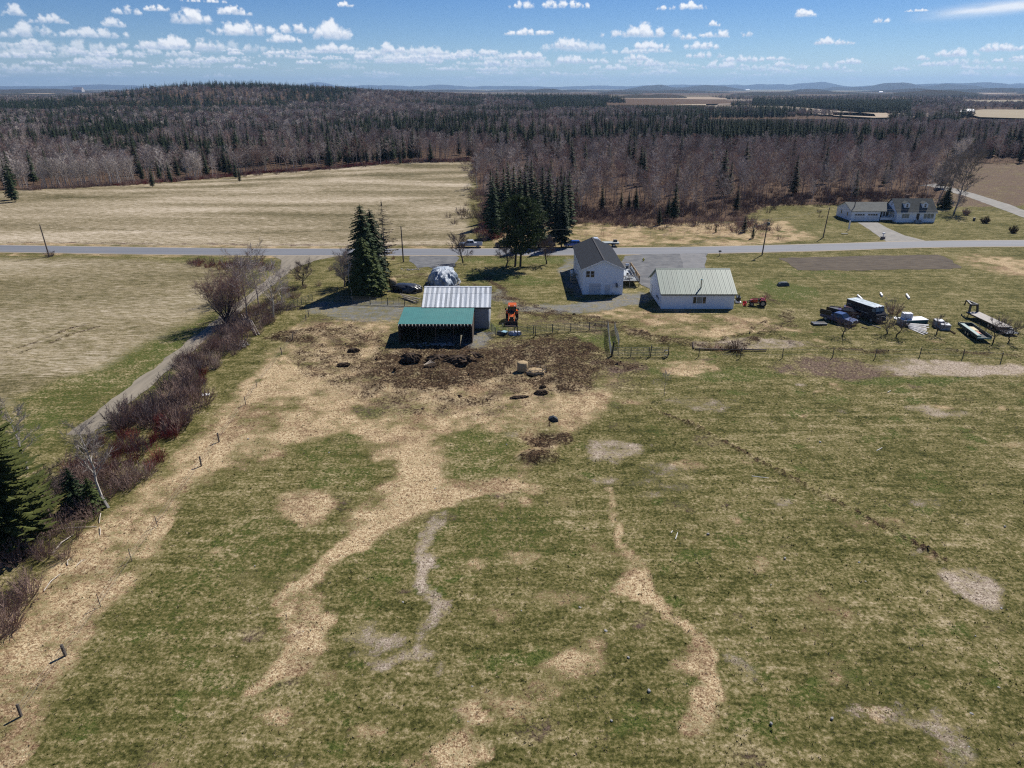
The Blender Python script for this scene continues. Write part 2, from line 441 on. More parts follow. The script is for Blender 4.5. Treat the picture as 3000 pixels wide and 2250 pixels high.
# --- mud and tracks
ell('brown', 1000,812,330,80,.62,.9); ell('brown', 720,735,110,50,.5,.8); ell('mud', 955,792,160,46,1.6); ell('mud', 1190,768,112,42,1.1); ell('mud', 1165,830,120,28,.7); ell('mud', 835,815,38,34,.95)
ell('mud', 1190,945,52,16,.85); ell('mud', 1165,985,34,22,.85); ell('mud', 905,770,60,18,.95); ell('mud', 730,760,95,60,.42); ell('mud', 900,850,150,22,.4); ell('mud', 1240,820,60,26,.7)
ell('mud', 1000,795,310,56,.62,.9); ell('mud', 720,735,90,40,.45,.8); ell('mud', 1240,780,70,30,.6); ell('mud', 1120,790,60,20,.6); ell('mud', 745,785,40,18,.5); ell('mud', 1010,880,130,20,.3); ell('mud',1000,865,60,12,.5)
stroke('mud', [(1085,640),(1150,668),(1230,690),(1330,700),(1400,725),(1470,742),(1560,750),(1640,738),(1700,700),(1690,660),(1640,632)], [1.6,2.4,2.6,2.6,1.6,1.5,1.3,1.1,.9,.8,.6], 0.52)
stroke('straw', [(1400,690),(1440,708),(1540,720),(1620,710),(1655,690)], 2.0, .62)
stroke('mud', [(1290,700),(1385,712),(1450,728),(1540,737),(1620,727),(1660,700)], [.35]*6, 0.9)
stroke('mud', [(1640,700),(1720,745),(1850,757),(2000,760),(2212,765)], 0.9, 0.38)
stroke('mud', [(1130,745),(1200,760),(1280,800)], 0.5, 0.8)
stroke('mud', [(1020,775),(1100,780),(1250,790)], 0.4, 0.95)
for k in range(6): stroke('mud', [(800+k*7,790-k*2),(815+k*8,812),(845+k*9,832-k),(880+k*9,842-k*2)], 0.22, 1.0, soft=0.5)
stroke('mud', [(1060,600),(1095,640),(1140,668)], 0.8, 0.7); stroke('mud', [(975,600),(1020,612),(1065,635)], 0.5, .6)
stroke('mud', [(850,600),(900,596),(960,606)], 2.2, 0.45)
area('brown', [(1120,640),(1240,700),(1340,712),(1310,735),(1210,715),(1075,690)], .35, 1)
stroke('mud', [(1400,880),(1500,920),(1620,985),(1750,1055),(1850,1105),(1950,1160),(2040,1212)], 0.24, .8, soft=1.0, warp=False)
for e in ((760,762,16,9),(745,790,14,8),(1180,905,8,5),(640,725,60,14)): ell('mud', *e, .8)
# --- gravel spills (the surfaces themselves are sheets of their own)
ell('gravel', 800,672,95,22,.55); ell('gravel', 1010,735,65,18,.7); ell('gravel', 720,665,60,12,.5)
area('gravel', [(1060,640),(1080,625),(1130,660),(1240,655),(1390,630),(1420,640),(1400,655),(1300,672),(1210,680),(1130,672)], .7, 1.0)
ell('gravel', 1235,600,22,40,.6)
# --- lusher grass
for e in ((1100,603,90,9,.75),(1150,610,60,6,.9),(1060,590,50,10,.5),(1310,735,22,30,.95),(1260,735,55,16,.7),(1700,628,60,22,.85),(1760,590,60,12,.6),(1820,600,80,10,.4),(1130,563,150,7,.5),
          (1700,505,50,14,.6),(1790,490,60,8,.5),(2000,470,60,6,.4),(1460,800,60,14,.7),(1600,808,120,14,.7),(1950,822,150,8,.8),(410,720,40,60,.6),(350,800,60,60,.55),(420,640,40,30,.5),(560,830,30,40,.5),(600,760,24,30,.5),
          (430,560,60,30,.4),(120,640,200,14,.35),(60,700,120,25,.3),(690,412,70,10,.6),(560,432,60,7,.45),(640,446,110,7,.5),(800,410,60,14,.6),(880,440,60,25,.55),(960,470,50,30,.5),(300,470,120,6,.4),(120,455,90,6,.35),(1250,660,22,8,.6),(1075,712,30,10,.8),(1620,690,40,6,.3)): ell('lush', *e)
ell('lush', 1010,1160,330,60,.35,1.2); ell('lush',480,1250,160,140,.35,1.2); ell('lush',740,1330,60,60,.3,1.2)
# --- dark garden bed, dead plants bed, stubble corner
ell('straw', 2190,575,90,26,.55,.6); ell('straw', 1450,690,170,26,.45,.9); ell('straw', 1560,715,200,10,.4)
ell('pale', 1620,745,130,10,.6); ell('pale',1520,750,30,8,.5)
# --- scrub grass between the road and the wood, road verges
area('straw', [(-4,186),(10,187),(66,188),(84,195),(84,222),(60,226),(20,224),(-2,232),(-8,215)], .62, 2, world=True)
area('straw', [(-140,189),(-77,185.2),(-20,184.5),(60,187.5),(60,185.6),(-20,182.2),(-77,182.6),(-140,186.5)], .6, .8, world=True)
stroke('straw', [(-135,176),(-80,172.5),(-58,172)], 1.3, .35, world=True)
stroke('brown', [(-135,189.8),(-77,187.0),(-20,186.0)], 0.9, .5, world=True)
rc_ = random.Random(44)
def dab(name, X, Y, rx, ry, amp):
    idx = np.nonzero((np.abs(wx-X) < rx*1.5) & (np.abs(wy-Y) < ry*1.5))[0]
    q = np.sqrt(((wx[idx]-X)/rx)**2+((wy[idx]-Y)/ry)**2)
    near_masks[name][idx] = np.maximum(near_masks[name][idx], sstep(1.35, .55, q)*amp)
for k_ in range(420):                   # small clumps of fresh grass, thatch and dung-dark spots over the pasture
    Y_ = 28+88*rc_.random()**1.1; X_ = rc_.uniform(-.75, .75)*Y_*1.05+rc_.uniform(-4, 14)
    if X_ < -30 or (X_ < 4 and Y_ > 84): continue
    nm_ = rc_.choice(('lush', 'lush', 'lush', 'lush', 'straw', 'straw', 'pale', 'brown')); s_ = rc_.uniform(.35, 1.1)*(1.5 if rc_.random() < .12 else 1)
    dab(nm_, X_, Y_, s_*rc_.uniform(.8, 1.8), s_, rc_.uniform(.45, .85) if nm_ == 'lush' else rc_.uniform(.2, .42))
# --- leaf litter on the floor of the wood
FRONT = [tuple(P(*q))[:2] for q in ((-700,600),(0,553),(150,545),(400,528),(620,505),(760,490),(950,485),(1150,476),(1385,472),(1398,560),(1432,640),(1445,690),(1500,655),(1700,652),(1950,655),(2180,645),(2238,603),(2480,598),(2620,582),(2790,585),(2740,510),(2730,476),(3000,480),(3400,483))]
wood_poly = [tuple(p) for p in FRONT]+[(9000,9000),(-9000,9000)]
area('litter', wood_poly, 1.0, 2.5, erase=('furrow','straw','brown'), world=True)
for k_, s1, am in (('straw', 2.2, .8), ('straw', 5.0, .7), ('straw', 14.0, .3), ('pale', 3.0, .8), ('mud', 2.5, .8), ('lush', 8.0, .6), ('brown', 3.0, .5)):
    n_ = fbm(nx/s1, ny/s1, 60+int(s1), 4)-.5; near_masks[k_] = near_masks[k_]+n_*am*2*np.minimum(1, near_masks[k_]*2.5)
for k in MK:
    MK[k][near] = np.clip(near_masks[k], 0, 1)
far_ = (gy >= 480) | (np.abs(gx) >= 420)
inw = inpoly(wood_poly, gx[far_], gy[far_])
MK['litter'][far_] = np.where(inw, 1.0, 0.0)
dist = np.hypot(gx, gy)
patch = fbm(gx/900, gy/420, 31, 4)
MK['mud'][far_] = np.where(inw, .62, 0.)
MK['litter'] *= np.where(dist > 2600, (patch < 0.55), 1)
MK['furrow'] = np.where((dist > 2600) & (patch >= 0.55), 0.7, MK['furrow'])
# micro relief of the pasture and the churned yard
rel = (gy < 128) & (np.abs(gx) < 100)
mud_v = MK['mud']; st_v = MK['straw']
bump_ = np.zeros(gx.size)
bump_[rel] = 0.045*(fbm(gx[rel]/1.3, gy[rel]/1.3, 9, 4)-.5)+0.25*(fbm(gx[rel]/9, gy[rel]/9, 12, 2)-.5)
bump_[rel] += mud_v[rel]*1.6*(fbm(gx[rel]/3.5, gy[rel]/3.5, 23, 3)-.42)
bump_[rel] += mud_v[rel]*0.6*(fbm(gx[rel]/0.9, gy[rel]/0.9, 19, 3)-.5)
fade = sstep(127, 118, gy)*sstep(99, 90, np.abs(gx))
nearb = (gx > -21) & (gx < 0) & (gy > 103) & (gy < 130)
gz = gz+bump_*fade*np.where(nearb, 0.3, 1.0)
v = np.stack([gx, gy, gz], 1).astype(np.float32)
me = bpy.data.meshes.new('ground')
me.vertices.add(len(v)); me.vertices.foreach_set('co', v.ravel())
ii = np.arange(nr*nc).reshape(nr, nc)
quads = np.stack([ii[:-1,:-1], ii[:-1,1:], ii[1:,1:], ii[1:,:-1]], -1).reshape(-1, 4)
me.loops.add(quads.size); me.loops.foreach_set('vertex_index', quads.ravel().astype(np.int32))
me.polygons.add(len(quads)); me.polygons.foreach_set('loop_start', (np.arange(len(quads))*4).astype(np.int32))
try: me.polygons.foreach_set('loop_total', np.full(len(quads), 4, np.int32))
except Exception: pass
me.polygons.foreach_set('use_smooth', np.ones(len(quads), bool))
me.update()
for nm, ks in (('mask_a', ('straw','mud','gravel','lush')), ('mask_b', ('pale','brown','furrow','litter'))):
    at_ = me.color_attributes.new(nm, 'FLOAT_COLOR', 'POINT')
    at_.data.foreach_set('color', np.stack([MK[k] for k in ks], 1).astype(np.float32).ravel())
ground = link('ground', me); tag(ground, kind='structure')

def ground_material():
    m = bpy.data.materials.new('meadow'); m.use_nodes = True; nt = m.node_tree
    b = nt.nodes['Principled BSDF']; b.inputs['Roughness'].default_value = 0.95; b.inputs['Specular IOR Level'].default_value = 0.05
    geo = nd(nt, 'ShaderNodeNewGeometry')
    def noise(scale, detail=4.0, rough=0.6, st=None, dist=0.0):
        mp = nd(nt, 'ShaderNodeMapping'); nt.links.new(geo.outputs['Position'], mp.inputs[0])
        if st: mp.inputs['Scale'].default_value = st
        n = nd(nt, 'ShaderNodeTexNoise', Scale=scale, Detail=detail, Roughness=rough, Distortion=dist); nt.links.new(mp.outputs[0], n.inputs['Vector'])
        return n.outputs[0]
    def ramp(f, stops):
        r = nd(nt, 'ShaderNodeValToRGB'); nt.links.new(f, r.inputs[0]); e = r.color_ramp.elements
        while len(e) < len(stops): e.new(0.5)
        for el, (p_, c) in zip(e, stops): el.position = p_; el.color = (*c, 1)
        return r.outputs[0]
    fine = noise(3.2, 7.0, 0.78); mid = noise(0.62, 5.0, 0.7); big = noise(0.10, 4.0, 0.6); streak = noise(1.0, 4.0, 0.6, (0.22, 1.3, 1))
    vfine = noise(9.0, 3.0, 0.7)
    def comb(*t):
        s = None
        for f, w in t:
            s = math_(nt, 'MULTIPLY', f, w) if s is None else math_(nt, 'MULTIPLY_ADD', f, w, s)
        return s
    g = comb((fine, 1.1), (mid, .50), (big, .32), (streak, .28), (noise(1.0, 3.0, 0.6, (0.03, 0.75, 1)), .22))
    g = math_(nt, 'MULTIPLY_ADD', math_(nt, 'SUBTRACT', g, 1.235), 2.3, 0.5, clamp=True)
    col = ramp(g, [(0.0, (.030,.032,.010)), (0.28, (.076,.077,.022)), (0.5, (.150,.132,.050)), (0.72, (.265,.22,.112)), (1.0, (.45,.37,.24))])
    A = nd(nt, 'ShaderNodeVertexColor', layer_name='mask_a'); B = nd(nt, 'ShaderNodeVertexColor', layer_name='mask_b')
    sA = nd(nt, 'ShaderNodeSeparateColor'); nt.links.new(A.outputs['Color'], sA.inputs[0])
    sB = nd(nt, 'ShaderNodeSeparateColor'); nt.links.new(B.outputs['Color'], sB.inputs[0])
    k = {'straw': sA.outputs[0], 'mud': sA.outputs[1], 'gravel': sA.outputs[2], 'lush': A.outputs['Alpha'],
         'pale': sB.outputs[0], 'brown': sB.outputs[1], 'furrow': sB.outputs[2], 'litter': B.outputs['Alpha']}
    rag = comb((fine, .6), (mid, .4))
    def cut(msk, wdt=0.75, r=7.0):
        # ragged edge: where the mask beats the noise
        t = math_(nt, 'SUBTRACT', msk, math_(nt, 'MULTIPLY_ADD', math_(nt, 'SUBTRACT', rag, 0.5), r, 0.5))
        return math_(nt, 'MULTIPLY', math_(nt, 'MULTIPLY_ADD', t, 1/wdt, 0.5, clamp=True), math_(nt, 'MULTIPLY_ADD', msk, 6.0, -0.15, clamp=True))
    fs = math_(nt, 'MULTIPLY_ADD', math_(nt, 'SUBTRACT', comb((fine, .65), (vfine, .5)), 0.575), 4.2, 0.5, clamp=True)
    lush = ramp(fs, [(0, (.026,.040,.010)), (0.5, (.076,.096,.022)), (1, (.18,.175,.065))])
    col = mixc(nt, cut(k['lush']), col, lush)
    # hay field: wind-combed rows
    rows = noise(1.0, 7.0, 0.85, (0.35, 1.2, 1), 0.5)
    rows2 = noise(1.0, 4.0, 0.7, (0.5, 2.6, 1))
    wide = noise(1.0, 4.0, 0.55, (0.012, 0.05, 1), 0.3)
    fr = math_(nt, 'MULTIPLY_ADD', math_(nt, 'SUBTRACT', comb((rows, .8), (rows2, .7), (wide, .6), (fine, .6)), 1.35), 2.6, 0.55, clamp=True)
    fcol = ramp(fr, [(0, (.045,.042,.018)), (0.25, (.11,.096,.046)), (0.5, (.225,.183,.108)), (0.75, (.385,.32,.22)), (1, (.58,.50,.39))])
    col = mixc(nt, math_(nt, 'MULTIPLY', cut(k['furrow'], 0.8, 3), 1.0), col, fcol)
    bcol = ramp(fs, [(0, (.045,.030,.022)), (0.5, (.12,.082,.062)), (1, (.30,.22,.17))])
    col = mixc(nt, cut(k['brown']), col, bcol)
    scol = ramp(fs, [(0, (.10,.062,.035)), (0.3, (.29,.19,.108)), (0.6, (.52,.40,.235)), (1, (.80,.68,.46))])
    umber = ramp(fs, [(0, (.06,.034,.020)), (0.5, (.20,.125,.072)), (1, (.46,.33,.20))])
    m2 = noise(0.45, 6.0, 0.75); big2 = noise(0.13, 4.0, 0.6, (1, .8, 1))
    ub = math_(nt, 'MULTIPLY_ADD', math_(nt, 'SUBTRACT', comb((m2, .8), (big2, .8)), .86), 8.0, .50, clamp=True)
    scol = mixc(nt, math_(nt, 'MULTIPLY', ub, .8), scol, umber)
    col = mixc(nt, cut(k['straw']), col, scol)
    pcol = ramp(fs, [(0, (.10,.075,.05)), (0.35, (.28,.22,.165)), (0.7, (.49,.41,.325)), (1, (.74,.66,.56))])
    col = mixc(nt, cut(k['pale']), col, pcol)
    gcol = ramp(fs, [(0, (.09,.09,.09)), (0.5, (.19,.19,.185)), (1, (.36,.35,.34))])
    col = mixc(nt, cut(k['gravel']), col, gcol)
    mcol = ramp(fs, [(0, (.010,.007,.004)), (0.45, (.034,.021,.013)), (0.75, (.090,.057,.033)), (1, (.28,.19,.11))])
    col = mixc(nt, cut(k['mud'], .9), col, mcol)
    lcol = ramp(fs, [(0, (.025,.014,.010)), (0.5, (.095,.060,.040)), (1, (.24,.165,.11))])
    col = mixc(nt, cut(k['litter'], .5, 1.2), col, lcol)
    nt.links.new(col, b.inputs['Base Color'])
    bn = nd(nt, 'ShaderNodeBump', Strength=0.8, Distance=0.14)
    nt.links.new(comb((fine, .7), (vfine, .25), (mid, .3)), bn.inputs['Height']); nt.links.new(bn.outputs[0], b.inputs['Normal'])
    return m
ground.data.materials.append(ground_material())

# ------------------------------------------------------------------ sheets: road, lane, drives
def sheet(name, pts, z, m, rag=0.0, kind='structure', step=1.5, seed=0):
    out = []
    n = len(pts)
    for i in range(n):
        a = Vector(pts[i][:2]); b_ = Vector(pts[(i+1) % n][:2]); L = (b_-a).length; k = max(1, int(L/step))
        nrm = Vector((-(b_-a).y, (b_-a).x)).normalized() if L > 0 else Vector((0, 0))
        for j in range(k):
            p = a.lerp(b_, j/k)
            w = (float(fbm(p.x/2.2, p.y/2.2, seed+5, 3))-.5)*2*rag
            out.append((p.x+nrm.x*w, p.y+nrm.y*w, z))
    me_ = bpy.data.meshes.new(name); me_.from_pydata(out, [], [tuple(range(len(out)))]); me_.materials.append(m)
    return tag(link(name, me_), kind=kind)
asphalt = mat('asphalt', (.135,.145,.165), 0.8, var=.25, scale=.5, col2=(.20,.205,.22), stretch=(.05,1.4,1), spec=.4)
parkm = mat('parking_stone', (.085,.09,.10), 0.95, col2=(.19,.19,.19), scale=.45, bump=.03)
gravm = mat('gravel_drive', (.20,.195,.18), 0.95, col2=(.32,.30,.265), scale=.7, bump=.03, stretch=(1,.35,1))
lanem = mat('lane_gravel', (.17,.15,.115), 0.95, col2=(.30,.26,.20), scale=.8, bump=.03, stretch=(1.6,.12,1))
RC = [(-1200,260),(-600,222),(-300,194.5),(-131,181.5),(-77,178),(-40,177.2),(8,177.7),(40,179),(66,181.4),(87,184),(108,186.9),(136,188.2),(200,190),(300,193),(600,205),(1200,230)]
def ribbon(name, pts, hw, z, m, rag=0):
    L = []; Rr = []
    for i, p in enumerate(pts):
        a = Vector(pts[max(0, i-1)]); b_ = Vector(pts[min(len(pts)-1, i+1)]); d = (b_-a).normalized(); n_ = Vector((-d.y, d.x))
        q = Vector(p); L.append(q+n_*hw); Rr.append(q-n_*hw)
    return sheet(name, L+Rr[::-1], z, m, rag, step=3)
def smooth_path(pts, k=6):
    out = []
    for i in range(len(pts)-1):
        p0 = Vector(pts[max(0, i-1)]); p1 = Vector(pts[i]); p2 = Vector(pts[i+1]); p3 = Vector(pts[min(len(pts)-1, i+2)])
        for j in range(k):
            t = j/k; out.append(tuple(0.5*((2*p1)+(p2-p0)*t+(2*p0-5*p1+4*p2-p3)*t*t+(3*p1-p0-3*p2+p3)*t**3)))
    return out+[tuple(pts[-1])]
ribbon('road_shoulder', smooth_path(RC), 4.5, 0.036, mat('shoulder_gravel', (.30,.25,.19), .95, col2=(.40,.34,.26), scale=1.5), .25)
ribbon('road', smooth_path(RC), 3.75, 0.052, asphalt)
pk = [P(1832,750),P(1925,741.5),P(2000,741),P(2075,741),P(2062,760),P(2066,790),P(2050,830),P(1990,840),P(1915,852),P(1880,835),P(1840,800),P(1818,770)]
sheet('parking_area', [tuple(p)[:2] for p in pk], 0.044, parkm, .25, seed=3)
sheet('driveway', [tuple(P(*q))[:2] for q in ((1990,741.8),(2063,743.5),(2072,758),(2060,790),(2066,810),(2040,812),(2004,800),(2000,770))], 0.048, mat('drive_asphalt', (.14,.145,.15), .9, col2=(.22,.215,.215), scale=.4), .2, seed=8)
sheet('house_drive', [tuple(P(*q))[:2] for q in ((2513,652),(2572,652),(2600,668),(2650,690),(2712,705.5),(2600,709.5),(2578,695),(2545,672))], 0.03, gravm, .15, seed=5)
sheet('gravel_lane', [(-52.8,66),(-52.7,100),(-52.6,140),(-52.7,160),(-55.5,169),(-60,174),(-41,173.6),(-46.5,169),(-49.9,160),(-49.9,140),(-49.9,100),(-49.8,66),(-49.8,20),(-52.8,20)], 0.028, lanem, .55, seed=2)
sheet('barn_approach', [tuple(P(*q))[:2] for q in ((1200,752),(1212,748.5),(1330,748),(1345,755),(1325,790),(1340,830),(1440,900),(1430,915),(1360,860),(1300,800),(1255,782),(1225,785),(1200,765))], 0.024, parkm, .4, seed=6)
sheet('side_track', [tuple(P(*q))[:2] for q in ((2688,545),(2720,545),(2830,575),(2930,612),(3060,660),(3060,640),(2960,600),(2850,566),(2740,538))], 0.03, gravm, .3, seed=9)
sheet('tilled_bed', [tuple(P(*q))[:2] for q in ((2282,756),(2400,753),(2560,749),(2750,746.5),(2790,762),(2815,786),(2700,790),(2500,792),(2340,792),(2318,778))], 0.03, mat('tilled_soil', (.038,.028,.022), 1, col2=(.15,.12,.085), scale=1.3, stretch=(.22,1.6,1), bump=.12), 1.0, seed=10)

# far fields seen as pale strips beyond the wood
def far_field(pts, col, seed=0):
    w = [P(*q) for q in pts]
    m = mat('far_field_%d' % seed, col, .95, col2=tuple(c*.7 for c in col), scale=.01, stretch=(1,4,1))
    me_ = bpy.data.meshes.new('far_field')
    c = sum(w, Vector())/len(w)
    w = [c]+w
    me_.from_pydata([(p.x, p.y, float(H(p.x, p.y))*0+2.2) for p in w], [], [(0, i, i % (len(w)-1)+1) for i in range(1, len(w))]); me_.materials.append(m)
    tag(link('far_field', me_), kind='structure')
FIELDS = [([(1775,286),(2075,285),(2130,290),(2120,300),(2060,303),(1800,299),(1785,293)], (.36,.27,.18)),
          ([(1800,297),(2110,303),(2100,311),(1850,312)], (.46,.37,.25)),
          ([(2068,293),(2205,294),(2205,306),(2068,312)], (.26,.20,.15)),
          ([(2068,311),(2300,314),(2560,338),(2565,346),(2400,340),(2250,326),(2068,318)], (.30,.235,.17)),
          ([(2440,333),(2800,338),(2790,347),(2560,350),(2440,343)], (.40,.31,.21)),
          ([(2812,296),(3150,294),(3150,308),(2900,310),(2825,307)], (.30,.25,.16)),
          ([(2805,332),(2880,324),(3150,326),(3150,350),(3000,352),(2870,348)], (.33,.27,.17)),
          ([(2750,268),(2870,263.5),(3100,264),(3100,272),(2900,276)], (.42,.32,.23)),
          ([(0-200,268),(155,268.5),(170,271),(150,279),(60,283),(-200,284)], (.34,.25,.16)),
          ([(1270,274),(1420,274.5),(1420,279),(1290,280)], (.36,.28,.19)),
          ([(148,318),(190,305),(225,300),(222,310),(180,322)], (.40,.30,.17))]
for i, (pts, c) in enumerate(FIELDS): far_field(pts, c, i)
fields_w = [[tuple(P(*q))[:2] for q in pts] for pts, c in FIELDS]

# distant wooded ridges and the blue mountains
def ridge(cx_px, base_d, half_deg, hgt, depth, m, seed, z0=-5):
    ac = math.degrees(math.atan2((cx_px-1500), FPX/math.cos(PITCH)*1.0))
    n = max(16, int(half_deg/0.12)); b_ = MB(); vs = []; rows_ = 5
    for j in range(rows_+1):
        for i in range(n+1):
            t = i/n; a = R(ac-half_deg+2*half_deg*t); s = j/rows_
            env = math.sin(math.pi*t)**0.55
            nz = float(fbm(t*half_deg*0.9+seed, 3.1, seed, 4))
            hz = hgt*env*(0.45+1.1*nz)*math.sin(math.pi*s)**0.8
            d = base_d+depth*(s-.5)
            vs.append((d*math.sin(a), d*math.cos(a), z0+hz))
    fs = [(j*(n+1)+i, j*(n+1)+i+1, (j+1)*(n+1)+i+1, (j+1)*(n+1)+i) for j in range(rows_) for i in range(n)]
    b_.add(vs, fs)
    return tag(b_.build('hills', m, smooth=True), kind='structure')
hillm = mat('far_forest', (.040,.045,.035), 1, col2=(.075,.06,.055), scale=.004, spec=0)
for a in ((300,26000,14,175,7000),(1250,24000,12,190,6000),(1900,25000,10,215,6000),(2300,23000,9,270,6000),(2650,15000,5.2,185,3500),(2900,21000,7,190,5000),(925,27000,1.8,330,2500),(-300,25000,12,200,6000),(3400,24000,12,240,6000),(2000,12500,4.5,125,2600)):
    ridge(a[0], a[1], a[2], a[3]*.62, a[4], hillm, int(a[0]) % 97)
rr = random.Random(8)
for k in range(46):
    px = rr.uniform(-300, 3300); d = rr.uniform(3000, 10500)
    ridge(px, d, rr.uniform(1.5, 5.5), rr.uniform(10, 22)*(0.7+d/9000), 500, hillm, k+100, z0=-2)
# ------------------------------------------------------------------ trees
bark = mat('bark_grey', (.30,.255,.235), .95, col2=(.16,.13,.12), scale=4, inst=.35)
twigm = mat('twigs_grey', (.42,.365,.325), .95, col2=(.27,.225,.20), scale=.5, inst=.38)
twigred = mat('twigs_russet', (.35,.245,.20), .95, col2=(.22,.145,.12), scale=.5, inst=.35)
birchm = mat('bark_pale', (.60,.56,.50), .85, col2=(.36,.33,.29), scale=3, inst=.25)
birchtw = mat('twigs_pale', (.54,.485,.44), .95, col2=(.38,.33,.295), scale=.6, inst=.25)
darkbark = mat('bark_dark', (.075,.06,.052), .95, col2=(.035,.028,.025), scale=4)
darktw = mat('twigs_dark', (.20,.155,.145), .95, col2=(.11,.085,.08), scale=.8)
redtw = mat('osier_red', (.26,.055,.050), .9, col2=(.16,.05,.045), scale=1.0)
brushm = mat('brush_mauve', (.35,.25,.205), .95, col2=(.20,.13,.105), scale=1.0)
brushpale = mat('brush_pale', (.38,.30,.25), .95, col2=(.25,.18,.15), scale=1.0)
sprucem = mat('spruce_needles', (.022,.042,.016), .85, col2=(.045,.068,.022), scale=1.1, inst=.35, trans=.12)
spruceb = mat('spruce_needles_bright', (.050,.075,.020), .85, col2=(.085,.110,.028), scale=1.2, trans=.15)
pinem = mat('pine_needles', (.065,.085,.022), .85, col2=(.15,.165,.042), scale=.8, trans=.18)
rustm = mat('rust_needles', (.20,.07,.03), .9, col2=(.10,.06,.03), scale=1)

def rvec(rn, up=0.0):
    while True:
        v_ = Vector((rn.uniform(-1,1), rn.uniform(-1,1), rn.uniform(-1,1)))
        if 0.05 < v_.length < 1: v_.normalize(); v_.z += up; return v_.normalized()
def limb(mb, a, b, r0, r1, n=3, mi=0): mb.tube(a, b, r0, r1, n, mi, caps=False)
def twig(mb, a, b, w, mi=0):
    d = (b-a); s = d.cross(Vector((0.3,1,0.2))).normalized()*w*.5
    mb.add([a-s, a+s, b], [(0,1,2)], mi)
def bare_tree(seed, h=13, spread=3.2, limbs=14, start=.35, subs=5, tw=6, lean=0.0, wob=.25, r=.14, up=.8, twl=1.0, stems=1, tww=.035, trunkbend=None):
    """returns (wood, twigs): trunk with limbs, and the fine crown"""
    rn = random.Random(seed); A = MB(); B = MB()
    for st in range(stems):
        la = rn.uniform(0, 6.28); ln = lean if stems == 1 else lean+rn.uniform(.08,.3)
        dirv = Vector((math.cos(la)*ln, math.sin(la)*ln, 1)) if trunkbend is None else Vector((trunkbend[0], trunkbend[1], 1))
        pts = [Vector((0,0,-.1))+ (Vector((math.cos(la),math.sin(la),0))*.15 if stems > 1 else Vector())]
        nseg = 6; hh = h*(1 if st == 0 else rn.uniform(.7,.95))
        for i in range(nseg):
            pts.append(pts[-1]+dirv.normalized()*(hh*.88/nseg)+Vector((rn.uniform(-wob,wob), rn.uniform(-wob,wob), 0)))
        rad = [r*(1-i/(nseg+.6)) for i in range(nseg+1)]
        for i in range(nseg): limb(A, pts[i], pts[i+1], rad[i], rad[i+1], 5 if r > .1 else 4)
        def along(t):
            t = min(max(t, 0), .999)*nseg; i = int(t); return pts[i].lerp(pts[i+1], t-i), rad[i]+(rad[i+1]-rad[i])*(t-i)
        for k in range(limbs):
            t = start+(1-start)*(k+rn.random())/limbs*.98
            p, rr_ = along(t); az = k*2.4+rn.uniform(-.5,.5)
            L = spread*(1-(max(0, t-start)/(1-start))**1.8*.48)*rn.uniform(.7,1.2)
            d = Vector((math.cos(az), math.sin(az), up*rn.uniform(.6,1.5))).normalized()
            q = p; rb = min(rr_*.6, r*.42); seg = 3
            for s in range(seg):
                nq = q+d*(L/seg)+Vector((rn.uniform(-.12,.12)*L/3, rn.uniform(-.12,.12)*L/3, .10*L/3))
                limb(A, q, nq, rb*(1-s/3.3), rb*(1-(s+1)/3.3), 3)
                for j in range(subs if s else max(1, subs//2)):
                    o = q.lerp(nq, rn.random()); d2 = (d+rvec(rn, .35)*.9).normalized(); L2 = L*rn.uniform(.25,.5)
                    e = o+d2*L2
                    limb(B, o, e, rb*.22+.008, .006, 3)
                    for t2 in range(tw):
                        o2 = o.lerp(e, rn.uniform(.2,1)); d3 = (d2+rvec(rn, .4)*.8).normalized()
                        twig(B, o2, o2+d3*rn.uniform(.4,1.0)*twl, tww)
                q = nq
    return A, B
def conifer(seed, h=14, rad=2.3, tiers=22, per=7, leaf=4, base=.10, sag=.28, ragged=.25, wide=.36, gap=0.0, trunk_r=.16, pw=.68):
    rn = random.Random(seed); A = MB(); B = MB()
    limb(A, Vector((0,0,-.2)), Vector((0,0,h*.97)), trunk_r, .02, 5)
    for k in range(tiers):
        t = k/(tiers-1); z = h*(base+(1-base)*t**1.02)
        if gap and rn.random() < gap: continue
        R_ = rad*(1-t)**pw*(.62+.38*min(1, t*5+.2))+.10
        n = max(4, int(per*(1-.35*t)))
        for j in range(n):
            az = 6.283*(j+rn.random()*.8)/n+k*1.3; L = R_*rn.uniform(1-ragged, 1+ragged*.5)
            dv = Vector((math.cos(az), math.sin(az), 0)); sv = Vector((-dv.y, dv.x, 0))
            zz = z+rn.uniform(-.25,.25)*h/tiers*1.6
            def sp(s): return dv*(L*s)+Vector((0,0,zz+L*(.10*s-sag*s*s*1.6+(.12*s**4))))
            for s in range(leaf):
                a = sp(s/leaf*.9); b = sp(min(1, (s+1.35)/leaf)); w = L*wide*(1-.55*s/leaf)*rn.uniform(.7,1.2)
                m_ = a.lerp(b, .55)
                for sg in (-1, 1):
                    B.add([a, m_+sv*(sg*w)+Vector((0,0,-w*.35+rn.uniform(-.05,.05))), b], [(0,1,2) if sg > 0 else (0,2,1)])
                if s == leaf-1: B.add([a, b+dv*L*.08, b+Vector((0,0,-w*.5))], [(0,1,2)])
    top = Vector((0,0,h*.93))
    for j in range(4):
        az = j*1.57; B.add([top+Vector((math.cos(az)*.18, math.sin(az)*.18, -.3)), top+Vector((math.cos(az+1.2)*.18, math.sin(az+1.2)*.18, -.3)), Vector((0,0,h*1.01))], [(0,1,2)])
    return A, B
